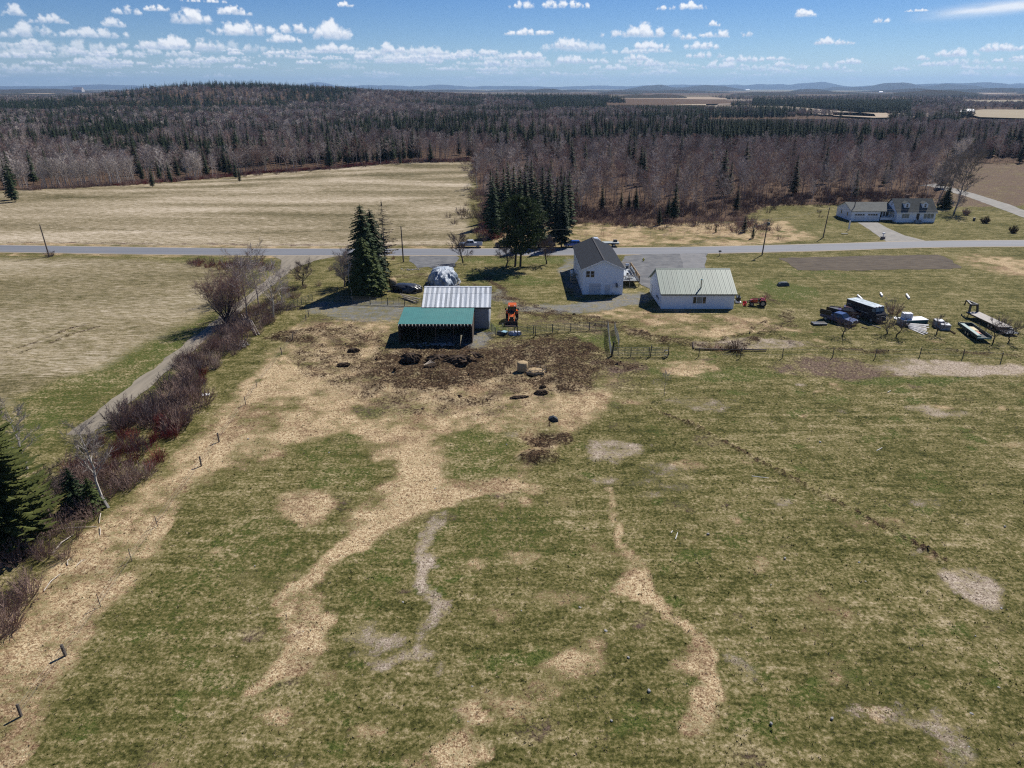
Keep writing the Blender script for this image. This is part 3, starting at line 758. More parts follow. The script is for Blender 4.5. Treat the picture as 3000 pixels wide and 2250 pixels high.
def pine_tree(seed, h=15, rad=5, crown_lo=.3, limbs=34, tufts=26, tri=7, size=.55, two=False, full=.9):
    rn = random.Random(seed); A = MB(); B = MB()
    trunks = [Vector((0,0,0))]+([Vector((1.2,.15,0))] if two else [])
    for ti, o in enumerate(trunks):
        top = o+Vector((rn.uniform(-.4,.4)+ti*1.0, rn.uniform(-.4,.4), h*(1-.04*ti)))
        mids = [o.lerp(top, i/5)+Vector((rn.uniform(-.15,.15), rn.uniform(-.15,.15), 0))*(i > 0) for i in range(6)]
        for i in range(5): limb(A, mids[i]-Vector((0,0,.2 if i == 0 else 0)), mids[i+1], .26*(1-i/5.5), .26*(1-(i+1)/5.5), 6)
        for k in range(limbs):
            t = crown_lo+(1-crown_lo)*(k+.5)/limbs; p = o.lerp(top, t); az = k*2.4+rn.uniform(-.6,.6)
            s = (t-crown_lo)/(1-crown_lo)
            L = rad*(math.sin(math.pi*min(1, .22+s*.80))**.8*full+.1)*rn.uniform(.65,1.12)
            d = Vector((math.cos(az), math.sin(az), rn.uniform(-.02,.40)+.35*s)).normalized(); e = p+d*L+Vector((0,0,.08*L))
            limb(A, p, e, .06+.05*(1-s), .02, 3)
            for j in range(tufts):
                u = rn.uniform(.25,1.05); c = p.lerp(e, u)+rvec(rn)*(.16*L*(1.3-u)+.35)
                twig(A, p.lerp(e, min(1, u)), c, .03)
                for q in range(tri):
                    d2 = rvec(rn, .35); d3 = rvec(rn); cc = c+rvec(rn)*size*.35
                    B.add([cc-d3*size*.22, cc+d3*size*.22, cc+d2*size*rn.uniform(.6,1.1)], [(0,1,2)])
    return A, B
def shrub(seed, h=2.2, rad=1.4, stems=26, tw=9, w=.03, upright=1.0):
    rn = random.Random(seed); B = MB()
    for k in range(stems):
        az = rn.uniform(0,6.28); rr_ = rad*rn.random()**.5
        a = Vector((math.cos(az)*rr_*.35, math.sin(az)*rr_*.35, -.05)); b = Vector((math.cos(az)*rr_, math.sin(az)*rr_, h*rn.uniform(.5,1.05)*(1-.55*(rr_/rad)**2)))
        m_ = a.lerp(b, .5)+rvec(rn)*.12
        limb(B, a, m_, w*.8, w*.55, 3); limb(B, m_, b, w*.55, w*.2, 3)
        for j in range(tw):
            o = (a.lerp(m_, rn.uniform(.4,1)) if rn.random() < .35 else m_.lerp(b, rn.random()))
            d = ((b-a).normalized()*upright+rvec(rn, .3)*.8).normalized()
            twig(B, o, o+d*rn.uniform(.25,.75)*h*.35, w)
    return B
def one_mesh(name, parts):          # joins (MB, material) into one mesh
    M = MB(); ms = []
    for mb, m in parts: M.add(mb.v, mb.f, len(ms)); ms.append(m)
    return M.mesh(name, ms)

# meshes used by the wood; the small ones are for trees a kilometre and more away
bare_near = [one_mesh('bare_tree', list(zip(bare_tree(s, h=h, spread=sp, limbs=13, subs=4, tw=5, start=st, r=.10, tww=.045, twl=1.1), (bark, tw_))))
             for s, h, sp, st, tw_ in ((1,14,2.4,.42,twigm), (2,15.5,2.7,.5,twigm), (3,12.5,2.6,.38,twigred), (4,16,2.3,.55,twigm), (5,13.5,3.0,.4,twigred), (6,15,2.2,.5,twigred))]
pale_near = [one_mesh('pale_tree', list(zip(bare_tree(s, h=h, spread=sp, limbs=12, subs=4, tw=5, start=.35, r=.13, tww=.05, twl=1.1, lean=.08), (birchm, birchtw)))) for s, h, sp in ((7,13.5,2.6), (8,15,2.6), (9,14,2.9))]
bare_far = [one_mesh('bare_tree_far', list(zip(bare_tree(s+20, h=13, spread=4.0, limbs=10, subs=4, tw=5, start=.40, r=.12, tww=.17, twl=1.8), (bark, tw_)))) for s, tw_ in ((1,twigm), (2,twigred), (3,twigm), (4,birchtw))]
con_near = [one_mesh('spruce', list(zip(conifer(s+40, h=14.5, rad=2.1, tiers=26, per=9, leaf=3, wide=.5), (darkbark, sprucem)))) for s in range(5)]
con_far = [one_mesh('spruce_far', list(zip(conifer(s+60, h=14, rad=2.5, tiers=14, per=7, leaf=2, wide=.6), (darkbark, sprucem)))) for s in range(3)]
sap_near = [one_mesh('sapling', [(a, bark), (b_, twigred)]) for a, b_ in (bare_tree(s+80, h=5, spread=1.1, limbs=6, subs=2, tw=3, start=.3, r=.035, tww=.03, twl=.7) for s in range(3))]

rf = random.Random(21)
def in_poly(p, w):
    ins = False
    for (x1, y1), (x2, y2) in zip(w, w[1:]+w[:1]):
        if (y1 > p[1]) != (y2 > p[1]) and p[0] < (x2-x1)*(p[1]-y1)/(y2-y1)+x1: ins = not ins
    return ins
def con_share(x, y):
    """share of conifers at a place in the wood"""
    d = math.hypot(x, y); n = float(fbm(x/110, y/75, 41, 3)); c = 0.03; n2 = float(fbm(x/260, y/160, 43, 3))
    if d < 420: c = 0.02
    elif x < -60:
        c = .9 if n > .60 else .04
        if 660 < y < 840: c = .88 if n > .51 else .07
        if 400 < y < 520: c = .7 if n > .62 else .03
        if y > 1100: c = .88 if n2 > (.47 if x > -1100 else .52) else .07
        if y > 1100 and x > -330: c = .9 if n2 > .58 else .05
    else:
        c = .9 if n > .63 else .04
        if 560 < y < 720: c = .8 if n > .57 else .05
        if 720 < y < 1150: c = .85 if n > .53 else .07
    if 40 < x < 520 and 1230 < y < 2400: c = .8
    if 640 < x < 4000 and 900 < y < 1000: c = .5
    if -1000 < x < -480 and 1480 < y < 1950: c = .92 if n2 > .38 else .2
    # dark plantations
    for px0, px1, y0, y1 in ((2200,2670,1150,2300), (1600,1735,1900,2900), (1450,1600,1900,2600), (2000,2140,2000,3000)):
        zc = y*.923+14.6; px = 1500+x*FPX/zc
        if px0 < px < px1 and y0 < y < y1: c = .93
    return c
cand_b, cand_p, cand_c = [], [], []
y = 196.0
bands = [(196,330,4.5), (330,520,5.0), (520,820,6.2), (820,1300,8.5), (1300,2100,10.5), (2100,3300,19)]
for y0, y1, sp_ in bands:
    ny_ = int((y1-y0)/sp_)
    for j in range(ny_):
        yy = y0+j*sp_; half = .80*yy+45; nx_ = int(2*half/sp_)
        for i in range(nx_):
            x = -half+i*sp_+rf.uniform(-.48,.48)*sp_; y_ = yy+rf.uniform(-.48,.48)*sp_
            if not in_poly((x, y_), wood_poly): continue
            if y_ > 600 and any(in_poly((x, y_), w) for w in fields_w): continue
            if rf.random() < .08: continue
            if y_ > 2300 and float(fbm(x/500, y_/300, 71, 3)) > .60: continue
            e = rf.random(); s = con_share(x, y_)
            kind = 'c' if e < s else ('p' if rf.random() < (.72 if (x < -60 and y_ < 410) else .12) else 'b')
            sc = rf.uniform(.66,1.15)
            if x < -60 and y_ < 460: sc = max(sc, .8)
            if kind == 'c': sc *= rf.uniform(.85,1.25)
            elif s > .6: sc *= .75
            if kind != 'c' and y_ > 460: sc *= .9
            if kind != 'c' and x > -60: sc *= .88
            if x > 118 and y_ < 300: sc *= .9
            if y_ > 480 and x > 0:              # the land dips in front of the pale far fields: low growth there
                for (py_lo, px_a, px_b) in ((352,2068,2600), (314,1775,2140), (352,2805,3150)):
                    zc_ = y_*.9232+14.6; px_ = 1500+x*FPX/zc_
                    if px_a < px_ < px_b and y_ < P(1500, py_lo-6).y:
                        hmax = 38-y_*math.tan(PITCH+math.atan((py_lo-6-1125)/FPX)); sc = min(sc, hmax/14.0)
                if sc < .18: continue
            (cand_c if kind == 'c' else cand_p if kind == 'p' else cand_b).append((math.hypot(x, y_), x, y_, sc))
# spruces whose tops can be told apart in the photo: (x, top y) -> foot, height
for zx, zy in ((120,165),(190,150),(225,205),(165,215),(300,190),(350,150),(375,185),(420,185),(405,215),(530,165),(545,215),(620,165),(600,215),(660,220),(735,210),(770,300),(870,300),(790,180),(975,140),
               (1040,130),(1255,70),(1095,130),(1155,115),(1190,125),(1400,100),(1415,140),(1440,85),(1455,150),(1525,80),(1545,130),(1510,150),(1615,110),(1600,150),(1700,95),(1730,75),(1715,130),(1750,130),(1780,150),(1880,120),(1925,130),(1945,100),
               (1970,95),(2005,130),(2065,150),(2050,190),(2130,140),(2155,160),(1230,290),(1270,280),(1335,330),(1360,340),(105,540),(160,510),(200,530),(245,470),(295,500),(340,510),(385,480),(435,470),(480,560),
               (530,500),(575,520),(120,590),(640,600),(700,570),(740,560),(690,640),(500,640)):
    p = PT(1400+zx/2.765, 300+zy/2.765, 16.5); cand_c.append((0, p.x, p.y, 16.5/14.5*rf.uniform(.97,1.03)))
for px, py, hh in ((1768,535,9),(1865,541,7.5),(1822,552,7),(1845,560,6),(1868,562,6.5),(1960,575,7),(2145,470,13),(2165,540,9),(2210,655,4),(2100,650,3),(1935,600,6),(2185,628,5)):
    p = PT(px, py, hh); cand_c.append((0, p.x, p.y, hh/14.5))
for q in range(230):                       # pale trees right on the field's far edge
    t_e = rf.random()*3; i_e = int(t_e); e0 = P(*((0,553),(400,528),(760,490),(1385,472))[i_e]); e1 = P(*((0,553),(400,528),(760,490),(1385,472))[i_e+1]); p = e0.lerp(e1, t_e-i_e)
    if t_e < 2.0 or rf.random() < .35: cand_p.append((math.hypot(p.x, p.y), p.x+rf.uniform(-2,2), p.y+rf.uniform(1,9), rf.uniform(.7,.98)))
for zx, top, hh in ((1370,310,8.5),(1435,215,10),(1530,245,9),(1600,170,11),(1670,120,12),(1865,120,13),(2040,85,14),(2095,150,11),(2150,225,9),(2195,310,6.5),(50,320,13),(12,280,14),(1270,230,9),(1560,320,6),(30,170,15),(230,160,14),(380,110,14),(1060,30,14)):
    p = PT(zx/3.16, 380+top/3.16, hh); cand_c.append((0, p.x, p.y, hh/14.5*1.05))
for px, top, hh in ((1150,388,14),(1158,390,13),(1322,357,16),(1390,375,13),(1171,445,6),(885,330,14),(1135,420,8)):
    p = PT(px, top, hh); cand_c.append((0, p.x, p.y, hh/14.5))

special = [c for c in cand_c if c[0] == 0]
def screened(c):
    for _, x, y_, sc in special:
        dx = c[1]-x; dy = c[2]-y_
        if dx*dx+dy*dy < 9: return True
        if -26 < dy < 0 and abs(c[1]-x*(c[2]/y_)) < 2.6 and c[3] > .5: return True
    return False
near_b = [c for c in cand_b if c[0] < 700 and screened(c)]; nbs = set(map(id, near_b)); cand_b = [c for c in cand_b if id(c) not in nbs]
near_p = [c for c in cand_p if c[0] < 700 and screened(c)]; nps = set(map(id, near_p)); cand_p = [c for c in cand_p if id(c) not in nps]
print('cands', len(cand_b), len(cand_p), len(cand_c), len([c for c in cand_c if c[0] > 1100]))
def plant(cands, meshes, name, label, cat, group, n, z0=0):
    cands.sort(); first = cands[:n]
    for d, x, y_, s in first:
        o = link(name, meshes[rf.randrange(len(meshes))])
        o.location = (x, y_, float(H(x, y_))-.1); o.rotation_euler = (rf.uniform(-.03,.03), rf.uniform(-.03,.03), rf.uniform(0, 6.28))
        w = s*rf.uniform(.88,1.25); o.scale = (w, w, s)
        tag(o, label, cat, group)
    return cands[n:]
rest_c = plant(cand_c, con_near, 'spruce_tree', 'dark green pointed spruce standing in the bare wood beyond the road and fields', 'tree', 'spruces in the wood beyond the road', 296)
left_p = [c for c in cand_p if c[1] < -60]; right_p = [c for c in cand_p if c[1] >= -60]
rest_p = plant(left_p, pale_near, 'pale_tree', 'bare tree with whitish trunk and twigs along the far edge of the hay field', 'tree', 'pale bare trees beyond the hay field', 195)
rest_p += plant(right_p, pale_near, 'pale_tree', 'bare tree with whitish trunk among the dark trees right of the hay field', 'tree', 'pale bare trees in the wood behind the road', 95)
rest_b = plant(cand_b, bare_near, 'bare_tree', 'leafless grey-brown tree in the wood behind the road', 'tree', 'bare trees in the wood beyond the road', 296)

def instancer(name, pts, meshes, label):
    """one object that draws the trees too many and too far to tell apart"""
    src = bpy.data.collections.new(name+'_shapes')
    for i, m_ in enumerate(meshes):
        o = bpy.data.objects.new('shape_%02d' % i, m_); src.objects.link(o)
    arr = np.array([(x, y_, 0) for d, x, y_, s in pts], float)
    arr[:, 2] = H(arr[:, 0], arr[:, 1])-.15
    me_ = bpy.data.meshes.new(name); me_.vertices.add(len(arr)); me_.vertices.foreach_set('co', arr.astype(np.float32).ravel())
    rng = np.random.default_rng(len(arr))
    a = me_.attributes.new('turn', 'FLOAT', 'POINT'); a.data.foreach_set('value', rng.uniform(0, 6.28, len(arr)).astype(np.float32))
    ss = np.array([s for *_, s in pts], np.float32); wv = ss*rng.uniform(.85,1.35,len(ss)); a = me_.attributes.new('size', 'FLOAT_VECTOR', 'POINT'); a.data.foreach_set('vector', np.stack([wv, wv*rng.uniform(.85,1.15,len(ss)), ss], 1).astype(np.float32).ravel())
    a = me_.attributes.new('pick', 'INT', 'POINT'); a.data.foreach_set('value', rng.integers(0, len(meshes), len(arr)).astype(np.int32))
    ob = link(name, me_); tag(ob, label, kind='stuff')
    g_ = bpy.data.node_groups.new(name, 'GeometryNodeTree')
    g_.interface.new_socket(name='Geometry', in_out='INPUT', socket_type='NodeSocketGeometry')
    g_.interface.new_socket(name='Geometry', in_out='OUTPUT', socket_type='NodeSocketGeometry')
    gi = g_.nodes.new('NodeGroupInput'); go = g_.nodes.new('NodeGroupOutput')
    ip = g_.nodes.new('GeometryNodeInstanceOnPoints'); ci = g_.nodes.new('GeometryNodeCollectionInfo')
    ci.inputs['Collection'].default_value = src; ci.inputs['Separate Children'].default_value = True; ci.inputs['Reset Children'].default_value = True
    ip.inputs['Pick Instance'].default_value = True
    def attr(nm, ty):
        n = g_.nodes.new('GeometryNodeInputNamedAttribute'); n.data_type = ty; n.inputs['Name'].default_value = nm
        return [o for o in n.outputs if o.enabled and o.name == 'Attribute'][0]
    cx = g_.nodes.new('ShaderNodeCombineXYZ'); g_.links.new(attr('turn', 'FLOAT'), cx.inputs[2])
    L = g_.links.new
    L(gi.outputs[0], ip.inputs['Points']); L(ci.outputs[0], ip.inputs['Instance']); L(attr('pick', 'INT'), ip.inputs['Instance Index'])
    L(cx.outputs[0], ip.inputs['Rotation']); L(attr('size', 'FLOAT_VECTOR'), ip.inputs['Scale']); L(ip.outputs[0], go.inputs[0])
    md = ob.modifiers.new('planting', 'NODES'); md.node_group = g_
    return ob
nb = [c for c in rest_b+rest_p if c[0] < 760]; fb = [c for c in rest_b+rest_p if c[0] >= 760]
ncf = [c for c in rest_c if c[0] < 900]; fcf = [c for c in rest_c if c[0] >= 900]
instancer('deciduous_wood', nb, bare_near+pale_near[:1], 'grey leafless wood filling the middle distance')
instancer('far_deciduous_wood', fb, bare_far, 'hazy grey leafless wood reaching to the horizon')
instancer('spruce_wood', ncf, con_near, 'dark spruces mixed through the leafless wood')
instancer('far_spruce_wood', fcf, con_far, 'dark spruce woods on the far hill and plain')
print('trees', len(nb), len(fb), len(ncf), len(fcf))

# scrub between road and wood: saplings (things), red brush along the field edge (stuff)
sap = []
for k in range(150):
    px = rf.uniform(1560, 2235); py = rf.uniform(640, 700) if rf.random() < .7 else rf.uniform(648, 665)
    p = P(px, py); sap.append((0, p.x, p.y, rf.uniform(.45,1.05)))
plant(sap, sap_near, 'sapling', 'thin bare sapling in the pale scrub grass between road and wood', 'sapling', 'saplings in the scrub behind the road', 150)
def thicket(name, label, path, n, wid, meshes, smin, smax, world=True):
    pts = []
    for k in range(n):
        t = rf.random()*(len(path)-1); i = int(t); a = Vector(path[i]); b_ = Vector(path[min(i+1, len(path)-1)])
        q = a.lerp(b_, t-i); pts.append((0, q.x+rf.gauss(0, wid), q.y+rf.gauss(0, wid), rf.uniform(smin, smax)))
    return instancer(name, pts, meshes, label)
sh_red = [one_mesh('red_shrub', [(shrub(s, 1.9, 1.3, 24, 8, .045), redtw)]) for s in range(3)]
sh_mauve = [one_mesh('brush', [(shrub(s+10, 2.3, 1.5, 26, 9, .035), brushm)]) for s in range(3)]
sh_brown = [one_mesh('brown_brush', [(shrub(s+30, 2.3, 1.5, 26, 9, .035), mat('brush_brown', (.20,.14,.12), .95, col2=(.11,.075,.065), scale=1.0))]) for s in range(3)]
sh_pale = [one_mesh('pale_brush', [(shrub(s+20, 1.9, 1.4, 26, 9, .035), brushpale)]) for s in range(3)]
edge = [tuple(P(*q))[:2] for q in ((330,534),(620,504),(760,489),(950,484),(1150,475),(1385,471))]
thicket('red_brush', 'dark red brush along the far edge of the hay field', edge, 520, 2.0, sh_red, .7, 1.25)
thicket('field_edge_brush', 'grey-red brush where the wood meets the hay field', [tuple(P(*q))[:2] for q in ((60,552),(400,527),(620,505),(1150,476),(1385,472),(1398,560),(1435,640))], 260, 3.0, sh_mauve, .8, 1.5)
thicket('scrub_brush', 'russet brush below the trees behind the road', [tuple(P(*q))[:2] for q in ((1440,690),(1500,662),(1700,656),(1950,660),(2180,650),(2215,680))], 260, 3.6, sh_mauve, .5, 1.15)
thicket('understory', 'dim brush between the trunks along the front of the wood behind the road', [tuple(P(*q))[:2] for q in ((1455,640),(1600,628),(1800,622),(2000,625),(2230,590),(2480,585),(2620,570))], 620, 9.0, sh_brown, .6, 1.5)
thicket('red_scrub', 'reddish brush at the corner of the wood behind the parked cars', [tuple(P(*q))[:2] for q in ((1438,612),(1436,660),(1440,700))], 70, 1.8, sh_red+sh_mauve, .8, 1.3)
thicket('roadside_brush', 'low red and brown brush on the verge of the road', [tuple(P(*q))[:2] for q in ((560,770),(640,785),(700,775),(800,790))], 60, 2.0, sh_red+sh_mauve, .5, .9)

# ------------------------------------------------------------------ single trees near the farm
def tree(name, label, A, B, ma, mb_, loc, cat='tree', rz=0, group=None):
    t = thing(name, label, cat, loc, rz, group)
    A.build('trunk', ma, t); B.build('crown', mb_, t)
    return t
A, B = conifer(301, pw=.5, h=17.2, rad=3.9, tiers=52, per=15, leaf=6, base=.03, ragged=.4, wide=.3, trunk_r=.25)
tree('spruce_tree', 'tallest dark spruce beside the black tarp pile, left of the barns', A, B, darkbark, sprucem, tuple(P(1073,852)))
A, B = conifer(302, pw=.5, h=15.8, rad=3.4, tiers=46, per=14, leaf=5, base=.08, ragged=.35)
tree('spruce_tree', 'dark spruce with its top just right of the tallest spruce', A, B, darkbark, sprucem, tuple(P(1098,838)))
A, B = conifer(303, pw=.55, h=11.8, rad=3.3, tiers=40, per=14, leaf=5, base=.04, ragged=.35)
tree('spruce_tree', 'shorter yellow-green spruce in front of the dark spruces', A, B, darkbark, spruceb, tuple(P(1072,868)))
A, B = conifer(304, h=9.2, rad=2.6, tiers=26, per=10, leaf=5, base=.04, ragged=.4)
tree('spruce_tree', 'low spruce at the right foot of the dark spruce clump', A, B, darkbark, spruceb, tuple(P(1103,862)))
A, B = conifer(305, h=14.6, rad=3.4, tiers=26, per=7, leaf=4, base=.16, ragged=.5, gap=.18, sag=.10, wide=.26, trunk_r=.2)
tree('larch_tree', 'thin see-through conifer between the dark spruces and the utility pole', A, B, bark, mat('larch_needles', (.085,.085,.045), .9, col2=(.16,.11,.075), scale=1.5, trans=.15), tuple(P(1129,772)))
A, B = pine_tree(311, h=15.4, rad=5.9, crown_lo=.22, limbs=40, tufts=24, tri=6, size=.75, two=True)
tree('pine_tree', 'two-stemmed pine between the bare apple trees beside the road', A, B, darkbark, mat('pine_dark', (.030,.052,.016), .85, col2=(.060,.085,.025), scale=.8, trans=.15), tuple(P(1509,781)))
A, B = conifer(312, h=15.6, rad=4.3, tiers=60, per=20, leaf=9, base=.02, ragged=.6, wide=.15, sag=.04, pw=.55, gap=.04, trunk_r=.25)
tree('fir_tree', 'big yellow-green conifer cut by the left edge of the photo', A, B, darkbark, pinem, tuple(P(36,1590)))
A, B = conifer(313, h=4.6, rad=1.6, tiers=22, per=10, leaf=5, base=.05, wide=.32)
tree('spruce_tree', 'small dark spruce behind the white leaning birch', A, B, darkbark, sprucem, tuple(P(226,1490)))
A, B = conifer(314, h=3.6, rad=1.35, tiers=20, per=10, leaf=5, base=.04)
tree('spruce_tree', 'small green spruce touching the foot of the white birch', A, B, darkbark, spruceb, tuple(P(275,1492)))
def bt(label, foot, h, dark='grey', name='bare_tree', top=None, group=None, **kw):
    """bare tree: foot and top given as photo pixels of the same tree"""
    seed = kw.pop('seed')
    ma, mb_ = {'grey': (bark, twigm), 'pale': (birchm, birchtw), 'dark': (darkbark, darktw), 'red': (darkbark, twigred)}[dark]
    A, B = bare_tree(seed, h=h, **kw)
    return tree(name, label, A, B, ma, mb_, tuple(P(*foot)), group=group)
bt('white birch leaning left beside the small dark spruces', (318,1487), 9.6, 'pale', 'birch_tree', seed=321, spread=2.2, limbs=18, start=.35, r=.17, trunkbend=(-.28,.12), subs=5, tw=8, tww=.025, twl=.8)
bt('bare pale tree showing behind the big pine on the left', (80,1375), 8.5, 'pale', 'birch_tree', seed=322, spread=2.4, limbs=15, start=.25, r=.12, subs=5, tw=8, tww=.025, twl=.8)
bt('dark bare sapling cluster left of the small spruces', (165,1480), 5.0, 'dark', seed=323, spread=1.5, limbs=9, start=.1, r=.06, stems=4, subs=3, tw=6, tww=.025, twl=.7)
bt('wide dark bare tree with many stems in the copse by the lane', (667,950), 8.6, 'red', seed=324, spread=4.4, limbs=12, start=.12, r=.16, stems=8, subs=5, tw=8, tww=.03, lean=.15, up=1.2)
bt('tall grey bare tree in the middle of the copse by the lane', (730,944), 12.5, 'grey', seed=325, spread=4.4, limbs=18, start=.25, r=.17, subs=6, tw=8, tww=.03)
bt('grey bare tree with dense twigs at the back of the copse', (760,905), 11.5, 'grey', seed=326, spread=4.2, limbs=17, start=.25, r=.15, subs=6, tw=8, tww=.03)
bt('pale-barked spreading tree nearest the livestock gate', (801,931), 10.2, 'pale', 'birch_tree', seed=327, spread=4.0, limbs=17, start=.25, r=.16, subs=5, tw=8, tww=.03)
bt('slim pale tree at the right rim of the copse', (825,900), 7.6, 'pale', 'birch_tree', seed=328, spread=2.2, limbs=13, start=.2, r=.10, subs=4, tw=7, tww=.03)
bt('low russet bare tree at the back left of the copse', (700,880), 8.0, 'red', seed=329, spread=4.2, limbs=12, start=.15, r=.12, stems=3, subs=5, tw=7, tww=.03)
bt('small round bare apple tree beside the lane mouth', (889,838), 4.6, 'dark', 'apple_tree', seed=331, spread=2.8, limbs=13, start=.18, r=.17, subs=6, tw=8, tww=.03, up=.7)
bt('bare bush-like tree against the left side of the spruces', (1008,840), 8.2, 'grey', seed=332, spread=2.7, limbs=12, start=.08, r=.09, stems=5, subs=5, tw=7, tww=.03)
bt('slender pale trunk in front of the spruces', (1031,872), 10.0, 'pale', 'birch_tree', seed=333, spread=1.4, limbs=12, start=.4, r=.10, subs=3, tw=5, tww=.03)
bt('bare apple tree in front of the silver pickup', (1357,770), 6.2, 'dark', 'apple_tree', seed=334, spread=3.3, limbs=14, start=.22, r=.19, subs=7, tw=9, tww=.032, up=.8, trunkbend=(-.22,0))
bt('low wide bare apple tree left of the two-stemmed pine', (1483,782), 4.4, 'dark', 'apple_tree', seed=335, spread=3.3, limbs=13, start=.3, r=.2, subs=7, tw=8, tww=.032, up=.5)
bt('bare apple tree between the pine and the white house', (1601,774), 5.6, 'dark', 'apple_tree', seed=336, spread=3.1, limbs=14, start=.25, r=.18, subs=7, tw=9, tww=.032, up=.8, trunkbend=(-.15,0))
bt('big bare tree leaning right behind the house with dormers', (2795,622), 21, 'grey', seed=337, spread=6, limbs=22, start=.3, r=.3, subs=6, tw=8, tww=.07, trunkbend=(.18,.1), twl=1.8)
bt('tall bare tree left of the leaning one behind the dormered house', (2745,600), 18, 'grey', seed=338, spread=5, limbs=20, start=.3, r=.28, subs=6, tw=8, tww=.07, trunkbend=(.22,0), twl=1.8)
bt('whitish bare tree crown above the corner of the ploughed field', (2775,580), 22, 'pale', seed=339, spread=5.5, limbs=22, start=.35, r=.25, subs=6, tw=8, tww=.06, twl=1.8, trunkbend=(.1,0))
bt('slim forked bare tree at the right edge of the dormered house lawn', (2792,626), 9, 'grey', seed=340, spread=2.5, limbs=9, start=.2, r=.12, subs=4, tw=6, tww=.05, trunkbend=(.3,0), stems=1)
A, B = conifer(341, h=8.2, rad=2.6, tiers=26, per=10, leaf=4, base=.05)
tree('spruce_tree', 'dark spruce standing alone beside the house with dormers', A, B, darkbark, sprucem, tuple(P(2768,610)))
A, B = conifer(342, h=3.4, rad=1.6, tiers=14, per=8, leaf=3, base=.05)
tree('spruce_tree', 'small green spruce at the lawn edge by the ploughed field', A, B, darkbark, spruceb, tuple(P(2775,583)))
# small trees in the machinery yard (foot pixels from the photo)
for i, (fx, fy, h, sp_, lab) in enumerate(((2466,984,2.6,2.4,'low wide bare apple tree in front of the blue pickup'), (2598,978,2.2,1.8,'stub of a bare tree with dark low boughs left of the white boards'),
        (2627,985,3.0,1.6,'small bare tree between the step van and the teal box'), (2745,980,2.8,1.6,'small bare tree beside the two pale crates'),
        (2910,1003,3.6,2.2,'bare dark tree behind the tail of the green trailer'), (2954,1002,2.8,2.2,'bare tree at the ramp end of the gooseneck trailer'))):
    bt(lab, (fx, fy), h, 'dark', 'apple_tree', seed=350+i, spread=sp_, limbs=9, start=.22, r=.12, subs=5, tw=7, tww=.028, up=.6, twl=.6)
bt('tall thin pale sapling in front of the step van', (2600,978), 7.6, 'pale', 'sapling', seed=360, spread=.8, limbs=8, start=.3, r=.045, subs=2, tw=4, tww=.02, twl=.6)
bt('spindly sapling standing alone in the pasture with a small twiggy head', (1946,1158), 3.6, 'grey', 'sapling', seed=361, spread=.7, limbs=7, start=.66, r=.04, subs=3, tw=5, tww=.02, twl=.35, wob=.04)

def shrub_thing(label, foot, h, rad, m, seed, stems=30, tw=9, w=.035, group=None, name='bare_shrub', loc=None):
    B = shrub(seed, h, rad, stems, tw, w)
    o = B.build(name, m); o.location = loc if loc is not None else tuple(P(*foot)); return tag(o, label, 'shrub', group)
shrub_thing('bare brown bush behind the teal box', (2618,922), 3.4, 1.7, brushm, 401, 50, 12)
shrub_thing('pale-brown bare bush behind the gooseneck trailer', (2935,955), 2.2, 2.4, brushm, 402, 40, 10)
shrub_thing('dark red low bush in the weedy bed by the wire fence', (2155,1030), 1.9, 2.1, mat('dead_stalks', (.13,.065,.045), .95, col2=(.07,.03,.025), scale=1), 403, 90, 9, .03)
shrub_thing('thin red twigs at the left of the weedy bed', (2095,1022), 1.0, 2.6, redtw, 404, 60, 5, .02)
shrub_thing('round bush nearest the lone spruce on the far lawn', (2829,630), 2.6, 1.5, brushm, 405, 50, 12, .06)
shrub_thing('dark round bush in the middle of the far lawn', (2885,653), 2.4, 1.5, mat('dark_bush', (.05,.045,.03), .95, col2=(.12,.08,.06), scale=1), 406, 60, 12, .07)
shrub_thing('dark bush on the far lawn nearest the road', (2967,682), 2.4, 1.4, MATS['dark_bush'], 407, 60, 12, .07)
shrub_thing('twiggy bush at the foot of the leftmost utility pole', (147,752), 1.9, 1.6, darktw, 408, 40, 9, .04)
# brush between lane and fence; individual shrubs, alike
rs = random.Random(5)
rows_ = []
# (y from, y to, x from, x to, kind, height, number)
for y0, y1, x0, x1, kind, hh, n in ((36,44,-46,-38,'grey',2.6,22), (44,52,-47,-38.5,'mauve',2.3,20), (52,58,-48.5,-40,'mauve',2.3,12), (58,68,-48.2,-39,'mauve',2.6,14), (60,66,-47,-38.5,'pale',2.2,14), (86,108,-49.3,-42.5,'mauve',2.6,12), (86,108,-49.3,-42.5,'pale',2.2,9), (86,100,-48,-42.5,'red',1.6,4), (88,104,-49.4,-43,'dark',2.6,6), (104,124,-49.4,-42.5,'mauve',2.7,14), (106,124,-49.0,-42.5,'pale',2.0,6), (70,82,-48.6,-40,'dark',2.6,7), (66,80,-46,-38.6,'red',1.6,10), (124,140,-48,-42,'mauve',2.0,14), (66,72,-47,-38.6,'red',1.8,14), (66,74,-48,-41,'mauve',2.2,8),
        (72,79,-48,-38.8,'red',1.7,16), (76,86,-48.3,-40,'mauve',3.0,20), (76,84,-48.5,-43,'dark',3.6,7), (84,90,-48,-41,'mauve',2.4,10), (90,98,-48,-43,'pale',1.9,9), (98,108,-49,-44,'mauve',2.2,12),
        (108,116,-49,-44,'pale',2.1,8), (112,126,-50,-42,'mauve',2.2,18), (120,132,-49,-42,'dark',2.2,8), (140,160,-48,-40,'mauve',1.6,6), (158,170,-34,-28,'red',1.4,6)):
    for k in range(n):
        rows_.append((rs.uniform(x0, x1), rs.uniform(y0, y1), kind, hh*rs.uniform(.7,1.15)))
